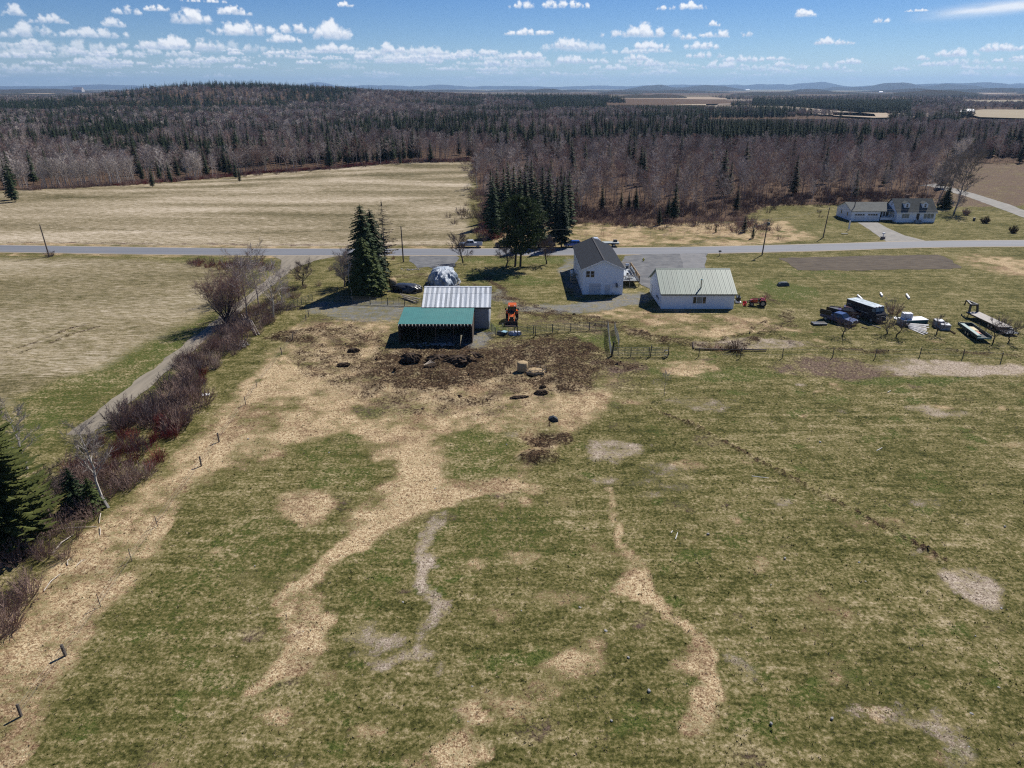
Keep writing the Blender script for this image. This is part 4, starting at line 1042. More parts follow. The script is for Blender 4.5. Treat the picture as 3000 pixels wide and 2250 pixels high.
kinds = {'grey': (brushm, 'grey-mauve bare shrub in the thicket at the lower left corner'), 'mauve': (brushm, 'mauve bare shrub in the hedge between lane and fence'), 'pale': (brushpale, 'pale bare shrub in the hedge between lane and fence'),
         'red': (redtw, 'red-stemmed shrub in the hedge between lane and fence'), 'dark': (darktw, 'tall dark bare shrub in the hedge between lane and fence')}
protos = {}
for x, y_, kind, hh in rows_:
    key = (kind, rs.randrange(3))
    if key not in protos: protos[key] = shrub(500+len(protos), 2.4, 1.5, 40, 13, .028 if kind != 'red' else .03).mesh('shrub', kinds[kind][0])
    o = link('bare_shrub', protos[key], loc=(x, y_, 0)); s = hh/2.4; o.scale = (s*rs.uniform(.9,1.25), s*rs.uniform(.9,1.25), s); o.rotation_euler = (0, 0, rs.uniform(0, 6.28))
    tag(o, kinds[kind][1], 'shrub', kinds[kind][1].replace('shrub', 'shrubs'))

# grass tussocks and clods that roughen the pasture (nobody could count them)
def scatter_stuff(name, label, n, seed, kind):
    rng = np.random.default_rng(seed)
    yy = 27+ (132-27)*rng.random(n*3)**0.9; xx = (rng.random(n*3)*2-1)*(yy*.72+22)
    W = near_masks
    ix = np.searchsorted(xs, xx)-1; iy = np.searchsorted(ys, yy)-1
    idx = iy*nc+ix
    if kind == 'tuft': keep = (xx > -41) & (yy < 128) & (MK['mud'][idx] < .4) & (MK['gravel'][idx] < .3) & (MK['litter'][idx] < .1)
    else: keep = (MK['mud'][idx] > .35)
    keep &= ~((xx > -20) & (xx < 0) & (yy > 107) & (yy < 128)) & ~((xx > 26) & (xx < 43) & (yy > 126))
    xx = xx[keep][:n]; yy = yy[keep][:n]; idx = idx[keep][:n]; N = len(xx); zz = gz[idx]
    if kind == 'tuft':
        tri = 5; s = rng.uniform(.035,.09, N)*(1+.8*(rng.random(N) < .05)); az = rng.random((N, tri))*6.28
        V = np.zeros((N, tri, 3, 3)); off = rng.normal(0, .5, (N, tri, 2))*s[:, None, None]
        bx = xx[:, None]+off[..., 0]; by = yy[:, None]+off[..., 1]; w = s[:, None]*.35
        V[:, :, 0] = np.stack([bx-np.cos(az)*w, by-np.sin(az)*w, np.repeat(zz[:, None], tri, 1)-.03], -1)
        V[:, :, 1] = np.stack([bx+np.cos(az)*w, by+np.sin(az)*w, np.repeat(zz[:, None], tri, 1)-.03], -1)
        tl = rng.normal(0, .6, (N, tri, 2))*s[:, None, None]
        V[:, :, 2] = np.stack([bx+tl[..., 0], by+tl[..., 1], zz[:, None]+s[:, None]*rng.uniform(.5,1.2, (N, tri))], -1)
        verts = V.reshape(-1, 3); nt_ = N*tri
    else:
        tri = 8; s = .03+.13*rng.random(N)**2.2*(1+1.8*(rng.random(N) < .05))
        oc = np.array([(1,0,0),(0,1,0),(-1,0,0),(0,-1,0),(0,0,.8),(0,0,-.3)], float)
        fc = np.array([(0,1,4),(1,2,4),(2,3,4),(3,0,4),(1,0,5),(2,1,5),(3,2,5),(0,3,5)])
        J = oc[None]*s[:, None, None]*rng.uniform(.6,1.4, (N, 6, 3)); J[..., 0] += xx[:, None]; J[..., 1] += yy[:, None]; J[..., 2] += zz[:, None]
        verts = J[:, fc].reshape(-1, 3); nt_ = N*8
    me_ = bpy.data.meshes.new(name); me_.vertices.add(nt_*3); me_.vertices.foreach_set('co', verts.astype(np.float32).ravel())
    me_.loops.add(nt_*3); me_.loops.foreach_set('vertex_index', np.arange(nt_*3, dtype=np.int32))
    me_.polygons.add(nt_); me_.polygons.foreach_set('loop_start', np.arange(0, nt_*3, 3, dtype=np.int32))
    try: me_.polygons.foreach_set('loop_total', np.full(nt_, 3, np.int32))
    except Exception: pass
    me_.update()
    if kind == 'tuft':
        st = np.clip(MK['straw'][idx]+MK['pale'][idx], 0, 1); rnd = rng.random(N)
        pt = float(0)+fbm(xx/6.0, yy/6.0, 91, 3)
        dry = (rnd < np.clip(.35+1.6*(pt-.5)+.5*st, .05, .97))
        g1 = np.array([.085,.095,.030]); g2 = np.array([.36,.29,.18]); j = rng.uniform(.6,1.5, (N, 1))
        c = np.where(dry[:, None], g2, g1)*j; c[rng.random(N) < .03] *= .5
    else:
        c = np.array([.050,.032,.020])*rng.uniform(.3,2.4, (N, 1))
    c = np.concatenate([c, np.ones((N, 1))], 1)
    at = me_.color_attributes.new('tone', 'FLOAT_COLOR', 'POINT'); at.data.foreach_set('color', np.repeat(c, tri*3, 0).astype(np.float32).ravel())
    m = bpy.data.materials.new(name); m.use_nodes = True; b_ = m.node_tree.nodes['Principled BSDF']; b_.inputs['Roughness'].default_value = .95; b_.inputs['Specular IOR Level'].default_value = .05
    vc = nd(m.node_tree, 'ShaderNodeVertexColor', layer_name='tone'); m.node_tree.links.new(vc.outputs[0], b_.inputs['Base Color'])
    me_.materials.append(m)
    return tag(link(name, me_), label, kind='stuff')
scatter_stuff('grass_tufts', 'short dry and green tufts over the pasture', 60000, 3, 'tuft')
scatter_stuff('mud_clods', 'dark clods of churned mud and manure below the barn', 7000, 4, 'clod')
# ------------------------------------------------------------------ buildings
white = mat('white_siding', (.78,.83,.90), .6, col2=(.73,.78,.85), scale=.7, stretch=(1,1,8), bump=.004)
glass = mat('dark_glass', (.02,.024,.028), .08, spec=.7)
glass_l = mat('grey_glass', (.12,.14,.14), .12, spec=.7, col2=(.30,.33,.34), scale=1.2)
trim = mat('white_trim', (.80,.80,.80), .5)
black = mat('black_paint', (.012,.012,.014), .35, spec=.5)
dark = mat('dark_steel', (.035,.038,.042), .5, spec=.5)
rubber = mat('rubber', (.018,.018,.018), .85)
woodl = mat('pine_lumber', (.50,.37,.22), .8, col2=(.36,.25,.14), scale=3, stretch=(1,1,4))
woodg = mat('weathered_wood', (.27,.24,.21), .9, col2=(.15,.13,.11), scale=4)
wooddk = mat('brown_wood', (.12,.085,.06), .9, col2=(.06,.045,.035), scale=3)
concrete = mat('concrete', (.38,.37,.35), .9, col2=(.28,.27,.26), scale=2)

def window(parent, x0, x1, z0, z1, y, side='y', panes=(1, 2), m=None, fr=.07, out=-1, name='window', sill=True):
    """window > frame bars, panes. side y: on a wall facing -y (out=-1) at that y; side x: on a wall facing out*x at x=y"""
    m = m or glass
    f = MB(); d = .05
    def bx(a0, a1, c0, c1, t0, t1, mb):
        lo, hi = sorted((y+out*t0, y+out*t1))
        if side == 'y': mb.box(a0, a1, lo, hi, c0, c1)
        else: mb.box(lo, hi, a0, a1, c0, c1)
    bx(x0, x0+fr, z0, z1, -.01, d, f); bx(x1-fr, x1, z0, z1, -.01, d, f); bx(x0+fr, x1-fr, z1-fr, z1, -.01, d, f); bx(x0+fr, x1-fr, z0, z0+fr, -.01, d, f)
    nx_, nz = panes; W_ = (x1-x0-fr)/nx_; Hh = (z1-z0-fr)/nz
    for i in range(1, nx_): bx(x0+fr/2+i*W_-fr/2, x0+fr/2+i*W_+fr/2, z0+fr, z1-fr, 0.002, d-.005, f)
    for i in range(nx_):
        for j in range(1, nz):
            bx(x0+fr+i*W_, x0+i*W_+W_, z0+fr/2+j*Hh-fr/3, z0+fr/2+j*Hh+fr/3, 0.004, d-.008, f)
    o = f.build(name, trim, parent)
    for i in range(nx_):
        for j in range(nz):
            p = MB(); bx(x0+fr+i*W_+.004, x0+i*W_+W_-.004, z0+fr/2+j*Hh+fr/2, z0+fr/2+(j+1)*Hh-fr/2, .006, .02, p); p.build('pane', m, o)
    return o
def door(parent, x0, x1, z0, z1, y, m, lab=None, seams=0, out=-1):
    f = MB(); f.box(x0-.06, x0, y-.05, y+.01, z0, z1+.06); f.box(x1, x1+.06, y-.05, y+.01, z0, z1+.06); f.box(x0, x1, y-.05, y+.01, z1, z1+.06)
    d = MB(); d.box(x0, x1, y-.03, y, z0, z1)
    for k in range(1, seams): d.box(x0+.03, x1-.03, y-.036, y-.03, z0+k*(z1-z0)/seams-.012, z0+k*(z1-z0)/seams+.012, 1)  # thin dark strips along the joints between door panels
    o = d.build('door', [m, mat('dark_seam', (.10,.12,.14), .8)], parent)
    if lab: o['label'] = lab
    f.build('door_frame', trim, o)
    h_ = MB(); h_.box(x1-.14, x1-.08, y-.07, y-.03, z0+.95, z0+1.05); h_.build('handle', dark, o)
    return o
def gable_x(x0, x1, y0, y1, ze, zr, yr=None):
    """walls of a house whose ridge runs along x"""
    yr = (y0+y1)/2 if yr is None else yr; b = MB()
    b.add([(x0,y0,-.3),(x1,y0,-.3),(x1,y1,-.3),(x0,y1,-.3),(x0,y0,ze),(x1,y0,ze),(x1,y1,ze),(x0,y1,ze),(x0,yr,zr),(x1,yr,zr)],
          [(0,1,5,4),(2,3,7,6),(3,0,4,8,7),(1,2,6,9,5)]); return b
def gable_y(x0, x1, y0, y1, ze, zr):
    xr = (x0+x1)/2; b = MB()
    b.add([(x0,y0,-.3),(x1,y0,-.3),(x1,y1,-.3),(x0,y1,-.3),(x0,y0,ze),(x1,y0,ze),(x1,y1,ze),(x0,y1,ze),(xr,y0,zr),(xr,y1,zr)],
          [(0,1,5,8,4),(1,2,6,5),(2,3,7,9,6),(3,0,4,7)]); return b

# ---- grey barn with patchwork tin roof
bx0, bx1, by0, by1, bze, bzr, byr = -14.9, -3.9, 116.0, 125.9, 3.95, 5.95, 121.0
barn = thing('barn', 'grey tin-roofed barn with striped corrugated sheets above the green lean-to', 'barn', (0,0,0))
tinwall = mat('grey_tin_wall', (.30,.33,.38), .5, col2=(.20,.225,.27), scale=1.2, stretch=(.3,.3,3.0), metal=.25)
gable_x(bx0, bx1, by0, by1, bze, bzr, byr).build('wall', tinwall, barn)
for k in range(5):                                     # horizontal wall sheets on the visible end of the front wall
    b = MB(); z0_ = .1+k*.76
    for j in range(6): b.box(-6.3, bx1-.16, by0-.045, by0-.012-(j % 2)*.012, z0_+j*.125, z0_+j*.125+.118)
    b.build('wall_sheet', tinwall, barn)
b = MB(); b.box(bx1-.14, bx1+.05, by0-.07, by0+.02, 0, bze); b.build('corner_board', trim, barn)
b = MB(); b.box(bx1+.003, bx1+.05, by0+.03, by1, .0, 2.9); b.build('side_sheeting', mat('pale_tin', (.55,.57,.60), .5, col2=(.4,.42,.45), scale=1.0, stretch=(1,4,.5), metal=.2), barn)
tin = mat('old_tin_roof', (.84,.86,.88), .55, col2=(.50,.55,.60), scale=1.3, stretch=(2.6,.12,.12), metal=.0, inst=.12, spec=.3)
slope = (bzr-bze)/(byr-by0)
def corr_sheet(x0, x1, ya, za, yb, zb, n=7, amp=.02, th=.0):
    b = MB(); vs = []; N_ = n*2
    for i in range(N_+1):
        x = x0+(x1-x0)*i/N_; dz = amp*(1 if i % 2 else -1)
        vs += [(x, ya, za+dz), (x, yb, zb+dz)]
    vs2 = [(a, b_, c-.012) for a, b_, c in vs]; n2 = len(vs)
    b.add(vs+vs2, [(2*i, 2*i+2, 2*i+3, 2*i+1) for i in range(N_)]+[(n2+2*i+1, n2+2*i+3, n2+2*i+2, n2+2*i) for i in range(N_)]); return b
tin_d = mat('old_tin_roof_dull', (.42,.46,.51), .6, col2=(.20,.24,.29), scale=1.3, stretch=(2.6,.12,.12), inst=.22, spec=.3)
NS = 28; xw = (bx1+.35-(bx0-.35))/NS; eav = .45
for i in range(NS):
    x0 = bx0-.35+i*xw
    for (ya, yb, up_) in ((by0-eav, by0+3.2, 0), (by0+3.15, byr+.02, .018)):
        za = bze+(ya-by0)*slope+.08+up_; zb = bze+(yb-by0)*slope+.08+up_
        corr_sheet(x0+.004, x0+xw-.004, ya, za, yb, zb, n=4).build('roof_sheet', tin_d if (i+up_*0) % 2 else tin, barn)
    corr_sheet(x0+.004, x0+xw-.004, byr-.01, bzr+.09, by1+.35, bze-.35*slope+.08, n=4).build('roof_sheet', tin, barn)
b = MB(); b.poly([(bx0-.35,byr-.22,bzr+.06),(bx1+.35,byr-.22,bzr+.06),(bx1+.35,byr,bzr+.17),(bx0-.35,byr,bzr+.17)], .02); b.poly([(bx0-.35,byr+.002,bzr+.17),(bx1+.35,byr+.002,bzr+.17),(bx1+.35,byr+.24,bzr+.06),(bx0-.35,byr+.24,bzr+.06)], .02); b.build('ridge_cap', tin, barn)
b = MB(); b.box(bx0-.35, bx1+.35, by0-eav-.05, by0-eav-.01, bze-.32, bze-.06); b.build('fascia', dark, barn)

# ---- green open-fronted lean-to
lx0, lx1, ly0, ly1, lz0, lz1 = -18.2, -6.35, 108.6, 115.85, 3.3, 3.82
lean = thing('lean_to_shed', 'open-fronted cattle shed with green ribbed roof and pale rafter ends', 'shed', (0,0,0))
green = mat('green_roof', (.065,.225,.205), .45, col2=(.055,.19,.175), scale=.6, spec=.5)
lw = (lx1-lx0)/13
for i in range(13):
    b = MB(); x0 = lx0+i*lw; sl = (lz1-lz0)/(ly1-ly0)
    b.poly([(x0+.003,ly0-.35,lz0-.35*sl),(x0+lw-.003,ly0-.35,lz0-.35*sl),(x0+lw-.003,ly1,lz1),(x0+.003,ly1,lz1)], .015)
    for j in range(3):
        xr_ = x0+lw*(j+.5)/3; b.bar((xr_,ly0-.35,lz0-.35*sl+.012),(xr_,ly1,lz1+.012), .05, .035)
    b.build('roof_panel', green, lean)
b = MB(); b.box(lx0-.03, lx1+.03, ly0-.36, ly0-.33, lz0-.16, lz0-.02); b.build('fascia', dark, lean)
pale_w = mat('pale_rafter', (.72,.66,.56), .8)
raf = MB(); raf.box(-.05, .05, -.62, .1, -.28, -.06); rme = raf.mesh('rafter', pale_w)
for i in range(22): link('rafter', rme, lean, (lx0+.12+i*(lx1-lx0-.24)/21, ly0-.02, lz0-.02))
b = MB(); b.box(lx0, lx1, ly1-.12, ly1-.06, -.1, lz1-.06); b.build('back_wall', wooddk, lean)
b = MB(); b.box(lx0, lx0+.06, ly0-.3, ly1-.13, -.1, lz0-.06); b.build('side_wall', wooddk, lean)
b = MB(); b.box(lx1-.06, lx1, ly0-.3, ly1-.13, -.1, lz0-.06); b.build('side_wall', wooddk, lean)
b = MB(); b.box(lx0+.07, lx1-.07, ly0-.02, ly0+.10, lz0-.36, lz0-.30); b.build('header_beam', wooddk, lean)
for i in range(5):
    x = lx0+.2+i*(lx1-lx0-.4)/4; b = MB(); b.tube((x,ly0+.05,-.2),(x,ly0+.05,lz0-.36), .07, .07, 6); b.build('post', wooddk, lean)

# ---- long white house with grey shingle roof
hx0, hx1, hy0, hy1, hze, hzr = 14.0, 22.0, 137.7, 160.0, 5.15, 6.9
house = thing('white_house', 'long white two-storey house with grey shingle roof, garage door below and deck at its right', 'house')
gable_y(hx0, hx1, hy0, hy1, hze, hzr).build('wall', white, house)
shingle = mat('grey_shingles', (.026,.030,.038), .95, col2=(.048,.053,.062), scale=3.5, bump=.02, spec=.05)
xr = (hx0+hx1)/2; s_ = (hzr-hze)/(xr-hx0)
rf_ = MB()
for sg in (-1, 1):
    xe = xr+sg*(xr-hx0+.38); ze = hze-.38*s_
    rf_.add([(xr,hy0-.35,hzr+.12),(xr,hy1+.35,hzr+.12),(xe,hy1+.35,ze+.12),(xe,hy0-.35,ze+.12),(xr,hy0-.35,hzr+.005),(xr,hy1+.35,hzr+.005),(xe,hy1+.35,ze-.02),(xe,hy0-.35,ze-.02)],
            [(0,1,2,3) if sg > 0 else (3,2,1,0), (4,5,6,7), (0,3,7,4), (1,2,6,5), (2,3,7,6)])
rf_.build('roof', shingle, house)
b = MB(); b.bar((xr,hy0-.34,hzr+.14),(xr,hy1+.34,hzr+.14), .28, .05); b.build('ridge_cap', mat('dark_shingle', (.05,.05,.055), .9), house)
for sg in (-1, 1):
    b = MB(); b.bar((xr,hy0-.37,hzr-.0),(xr+sg*4.38,hy0-.37,hze-.38*s_-.0), .03, .2); b.build('bargeboard', trim, house)
window(house, 14.55, 15.4, 3.45, 4.8, hy0, panes=(1,2)); window(house, 15.44, 16.29, 3.45, 4.8, hy0, panes=(1,2))
bluegrey = mat('painted_door', (.56,.585,.62), .5)
gdo = door(house, 15.3, 17.55, 0, 2.25, hy0, bluegrey, seams=4)
door(house, 18.45, 19.4, 0, 2.0, hy0, bluegrey)
b = MB(); b.tube((20.62,hy0-.55,2.0),(20.78,hy0-.62,2.05), .48, .46, 14); b.build('satellite_dish', mat('dish_grey', (.10,.11,.12), .5), house)
b = MB(); b.bar((20.5,hy0,1.6),(20.6,hy0-.5,1.95), .05); b.bar((20.7,hy0-.6,2.0),(21.35,hy0-1.0,1.95), .03); b.box(21.3,21.5,hy0-1.08,hy0-.95,1.9,2.03); b.bar((19.7,hy0-.35,1.55),(21.3,hy0-.35,1.55), .025); b.build('dish_arm', mat('bracket', (.4,.42,.44), .5, metal=.5), house)
for yy in (143.2, 148.3, 153.0, 157.0): window(house, yy, yy+.9, 3.2, 4.5, hx0, side='x', panes=(1,2), out=-1)
for yy in (140.2, 152.8): window(house, yy, yy+1.1, 2.6, 4.0, hx1, side='x', panes=(1,2), out=1)
for zz in (1.35,): # sliding door onto the deck
    window(house, 146.5, 148.6, 1.42, 3.4, hx1, side='x', panes=(2,1), out=1, name='glass_door', m=glass_l)
# deck
deck = MB(); dx1, dy0, dy1, dz = 26.35, 143.6, 155.6, 1.35
dk = mat('deck_boards', (.46,.50,.53), .55, col2=(.34,.37,.40), scale=2, stretch=(8,.6,1))
nb_ = 29; bw = (dx1-hx1)/nb_
for i in range(nb_): deck.box(hx1+.02+i*bw, hx1+.02+(i+1)*bw-.015, dy0, dy1, dz-.04, dz)
dko = deck.build('deck', dk, house)
b = MB()
for (xx, yy) in ((22.3,143.7),(24.3,143.7),(26.25,143.7),(26.25,147.6),(26.25,151.6),(26.25,155.5),(24.3,155.5)): b.box(xx-.07, xx+.07, yy-.07, yy+.07, -.2, dz+.98)
b.build('deck_post', woodg, dko)
b = MB(); b.box(hx1+.02, dx1, dy0-.04, dy0+.0, dz-.28, dz-.045); b.box(dx1, dx1+.04, dy0, dy1, dz-.28, dz-.045); b.build('rim_joist', wooddk, dko)
b = MB(); b.box(hx1+.05, dx1, dy0-.03, dy0+.03, dz+.92, dz+.99); b.box(hx1+.05, dx1, dy0-.02, dy0+.02, dz+.1, dz+.15)
for i in range(30): b.box(hx1+.1+i*.145, hx1+.1+i*.145+.035, dy0-.018, dy0+.018, dz+.15, dz+.92)
b.build('front_railing', woodg, dko)
b = MB(); b.box(hx1+.05, dx1, dy1-.03, dy1+.03, dz+.92, dz+.99); b.box(hx1+.05, dx1, dy1-.02, dy1+.02, dz+.1, dz+.15)
for i in range(30): b.box(hx1+.1+i*.145, hx1+.1+i*.145+.04, dy1-.018, dy1+.018, dz+.15, dz+.92)
b.build('back_railing', woodl, dko)
b = MB(); b.box(dx1-.04, dx1+.05, dy0, dy1, dz+.93, dz+1.0); b.box(dx1-.02, dx1+.02, dy0, dy1, dz+.06, dz+.12)
for i in range(80): b.box(dx1-.018, dx1+.018, dy0+.08+i*.149, dy0+.08+i*.149+.07, dz+.12, dz+.93)
b.build('side_railing', woodl, dko)
# side steps with rail on the left wall
b = MB()
for k in range(5): b.box(12.35, 13.5, 146.0+k*.36, 146.3+k*.36, .2+k*.24, .25+k*.24)
b.box(12.4, 13.9, 147.9, 149.2, 1.38, 1.44)
b.bar((12.35,145.9,.9),(12.35,147.8,2.1), .07); b.bar((13.5,145.9,.9),(13.5,147.8,2.1), .07); b.bar((12.35,145.95,0),(12.35,145.95,.95), .08); b.bar((12.35,147.8,0),(12.35,147.8,2.1), .08)
b.build('side_steps', woodl, house)
b = MB(); b.tube((20.05,hy0-.25,0),(20.05,hy0-.25,.45), .16, .16, 10); b.build('downpipe_drum', mat('drum_grey', (.45,.47,.48), .6), house)
# propane tank beside the house
t = thing('propane_tank', 'white upright propane tank against the shaded left wall of the long white house', 'propane tank', (13.05,153.0,0))
b = MB(); b.tube((0,0,.12),(0,0,1.15), .38, .38, 16); b.tube((0,0,1.15),(0,0,1.32), .38, .22, 16); b.tube((0,0,0),(0,0,.12), .3, .3, 12); b.build('tank_body', mat('tank_white', (.78,.80,.82), .35), t)
b = MB(); b.tube((0,0,1.32),(0,0,1.5), .16, .16, 10); b.build('collar', dark, t)
# deck furniture
t = thing('patio_table', 'dark round patio table near the front rail of the deck', 'table', (24.3,145.1,dz))
b = MB(); b.tube((0,0,.70),(0,0,.74), .62, .62, 14); b.build('table_top', dark, t)
b = MB(); b.tube((0,0,0),(0,0,.70), .04, .04, 6); b.tube((0,0,0),(0,0,.04), .3, .3, 10); b.build('pedestal', dark, t)
pch = None
for k, (x, y_, a, lab) in enumerate(((23.4,145.0,0,'left of the dark deck table'),(25.1,145.5,3.1,'right of the dark deck table'),(24.2,146.0,-1.5,'behind the dark deck table, by the glass door'))):
    lab = 'small dark patio chair '+lab
    if pch is None:
        pch = thing('patio_chair', lab, 'chair', (x,y_,dz), a, 'chairs round the deck table')
        b = MB(); b.box(-.24,.24,-.24,.24,.40,.45); b.build('seat', wooddk, pch)
        b = MB(); b.box(-.27,-.23,-.24,.24,.45,.95); b.build('backrest', wooddk, pch)
        for lx, ly in ((-.2,-.2),(.2,-.2),(-.2,.2),(.2,.2)): b = MB(); b.bar((lx,ly,0),(lx,ly,.4), .035); b.build('leg', dark, pch)
    else: copy_tree(pch, (x,y_,dz), a, lab)
t = thing('swing_frame', 'long dark swing bench frame along the side rail of the deck', 'bench', (25.6,150.2,dz), R(90))
b = MB(); b.box(-2.6,2.6,-.25,.25,.38,.44); b.build('seat', dark, t); b = MB(); b.box(-2.6,2.6,-.30,-.26,.46,.9); b.build('backrest', mat('pale_mesh', (.5,.55,.58), .6), t)
for x in (-2.5, 0, 2.5): b = MB(); b.bar((x,-.28,0),(x,-.28,.9), .05); b.bar((x,.22,0),(x,.22,.4), .05); b.build('leg', dark, t)
t = thing('barbecue', 'small silver barbecue at the far end of the deck', 'barbecue', (25.3,154.3,dz))
b = MB(); b.box(-.35,.35,-.25,.25,.55,.85); b.tube((-.35,0,.85),(.35,0,.85), .24, .24, 10); b.build('lid', mat('silver', (.6,.63,.66), .3, metal=.6), t); b = MB(); b.box(-.3,.3,-.2,.2,0,.55); b.build('cart', dark, t)

# ---- white garage with green-grey metal roof
gx0, gx1, gy0, gy1, gze, gzr = 27.75, 41.2, 127.7, 139.7, 3.05, 6.15
gar = thing('white_garage', 'wide white garage with pale green ribbed metal roof and stovepipe', 'garage')
gable_x(gx0, gx1, gy0, gy1, gze, gzr).build('wall', white, gar)
gm = mat('sage_metal_roof', (.21,.275,.22), .5, col2=(.18,.235,.19), scale=.8, stretch=(1,.2,.2), inst=.06, spec=.5)
yrg = (gy0+gy1)/2; sg_ = (gzr-gze)/(yrg-gy0); NG = 15; gw = (gx1-gx0+.7)/NG
for i in range(NG):
    x0 = gx0-.35+i*gw
    for ya, yb in ((gy0-.4, yrg), (gy1+.4, yrg)):
        b = MB(); za = gze+.07-.4*sg_; zb = gzr+.07
        q = [(x0+.003,ya,za),(x0+gw-.003,ya,za),(x0+gw-.003,yb,zb),(x0+.003,yb,zb)]
        b.poly(q if ya < yb else q[::-1], .02)
        for j, (rw, rh) in enumerate(((.05,.06),(.03,.02),(.03,.02))):
            xx = x0+.03+gw*j/3; b.bar((xx,ya,za+.01),(xx,yb,zb+.01), rw, rh)
        b.build('roof_panel', gm, gar)
b = MB(); b.poly([(gx0-.35,yrg-.2,gzr+.01),(gx1+.35,yrg-.2,gzr+.01),(gx1+.35,yrg,gzr+.14),(gx0-.35,yrg,gzr+.14)], .02); b.poly([(gx0-.35,yrg+.002,gzr+.14),(gx1+.35,yrg+.002,gzr+.14),(gx1+.35,yrg+.2,gzr+.01),(gx0-.35,yrg+.2,gzr+.01)], .02); b.build('ridge_cap', gm, gar)
b = MB(); b.box(gx0-.35, gx1+.35, gy0-.46, gy0-.42, gze-.36, gze-.16); b.build('fascia', mat('dark_trim', (.03,.04,.04), .5), gar)
for sg in (-1, 1):
    b = MB(); b.bar((gx0-.38,yrg,gzr-.04),(gx0-.38,yrg+sg*(yrg-gy0+.4),gze-.4*sg_-.04), .03, .2); b.build('bargeboard', mat('sage_trim', (.33,.38,.31), .6), gar)
window(gar, 33.45, 36.05, .95, 2.4, gy0, panes=(1,1), m=glass_l, fr=.12)
for (a, c_) in ((33.62,34.1),(35.38,35.88)): b = MB(); b.box(a, c_, gy0-.055, gy0-.022, 1.1, 2.25); b.build('side_pane', glass, gar)
b = MB(); b.box(34.13,34.21,gy0-.08,gy0-.03,1.07,2.28); b.box(35.27,35.35,gy0-.08,gy0-.03,1.07,2.28); b.build('window_mullion', trim, gar)
zs = gze+.07+(128.9-gy0)*sg_
b = MB(); b.tube((35.1,128.9,zs-.1),(35.1,128.9,zs+1.45), .13, .13, 12); b.build('stovepipe', mat('steel_pipe', (.55,.57,.58), .3, metal=.8), gar)
b = MB(); b.tube((35.1,128.9,zs+1.45),(35.1,128.9,zs+1.52), .2, .2, 12); b.tube((35.1,128.9,zs+1.52),(35.1,128.9,zs+1.66), .2, .05, 12); b.build('pipe_cap', mat('teal_cap', (.25,.45,.45), .4, metal=.5), gar)
for dx in (-.5, .5): b = MB(); b.bar((35.1,128.9,zs+.75),(35.1+dx,129.4,zs+.3), .02); b.build('pipe_brace', MATS['bracket'], gar)
for k, (yy, zz) in enumerate(((130.6,1.2),(131.5,1.35),(132.1,1.25))):
    b = MB(); b.box(gx0-.14, gx0-.002, yy-.14, yy+.14, zz-.2, zz+.22); b.build('meter_box', mat('meter_grey', (.22,.24,.26), .5), gar)
b = MB(); b.box(gx0-.05, gx0-.004, 137.0, 138.0, 0, 2.05); b.build('side_door', bluegrey, gar)

# ---- house with dormers across the road, its garage and breezeway
cx0, cx1, cy0, cy1, cze, czr = 117.4, 129.2, 220.0, 228.6, 3.15, 6.45
cape = thing('dormer_house', 'white house with two dormers, brick chimney and attached double garage across the road', 'house')
gable_x(cx0, cx1, cy0, cy1, cze, czr).build('wall', white, cape)
csh = mat('grey_green_shingles', (.085,.09,.085), .95, col2=(.13,.135,.125), scale=1.5, spec=.05)
def roof_x(parent, x0, x1, y0, y1, ze, zr, m, ov=.35, name='roof'):
    yr = (y0+y1)/2; s = (zr-ze)/(yr-y0); b = MB()
    for sg in (-1, 1):
        ye = yr+sg*(yr-y0+ov); z_ = ze-ov*s
        b.add([(x0-ov,yr,zr+.14),(x1+ov,yr,zr+.14),(x1+ov,ye,z_+.14),(x0-ov,ye,z_+.14),(x0-ov,yr,zr+.005),(x1+ov,yr,zr+.005),(x1+ov,ye,z_-.0),(x0-ov,ye,z_-.0)],
              [(3,2,1,0) if sg > 0 else (0,1,2,3), (4,5,6,7), (0,3,7,4), (1,2,6,5), (2,3,7,6)])
    return b.build(name, m, parent)
mr = roof_x(cape, cx0, cx1, cy0, cy1, cze, czr, csh)
b = MB(); b.box(cx0-.3, cx1+.3, cy0-.38, cy0-.34, cze-.4, cze-.15); b.build('fascia', trim, cape)
b = MB(); b.box(122.0,122.9,225.2,226.0,5.6,7.4); b.box(121.94,122.96,225.14,226.06,7.4,7.5); b.build('chimney', mat('chimney_brick', (.10,.06,.05), .9, col2=(.16,.10,.08), scale=6), cape)
sc_ = (czr-cze)/((cy1-cy0)/2)
for xd in (120.6, 126.1):
    yf = cy0+1.25; zf = cze+(yf-cy0)*sc_; w_ = .85; ztop = zf+1.35; zpk = ztop+.5
    b = MB(); yb_ = cy0+(ztop-cze)/sc_+.1; ybp = cy0+(zpk-cze)/sc_
    b.add([(xd-w_,yf,zf-.1),(xd+w_,yf,zf-.1),(xd+w_,yf,ztop),(xd,yf,zpk),(xd-w_,yf,ztop),(xd-w_,yb_,ztop),(xd+w_,yb_,ztop)], [(0,1,2,3,4),(0,4,5),(1,6,2)])
    dm = b.build('dormer', white, cape)
    b = MB()
    for sg in (-1, 1): b.poly([(xd,yf-.15,zpk+.08),(xd,ybp,zpk+.08),(xd+sg*(w_+.15),yb_,ztop-.02),(xd+sg*(w_+.15),yf-.15,ztop-.02)], .06)
    b.build('dormer_roof', csh, dm)
    window(cape, xd-.35, xd+.35, zf+.25, zf+1.25, yf, panes=(1,2))
for (a, c_, n_) in ((118.9,121.2,3),): window(cape, a, c_, 1.25, 2.6, cy0, panes=(n_,1), m=glass_l)
window(cape, 125.5, 129.0-.3, 1.1, 2.7, cy0, panes=(3,1), m=glass_l, fr=.1)
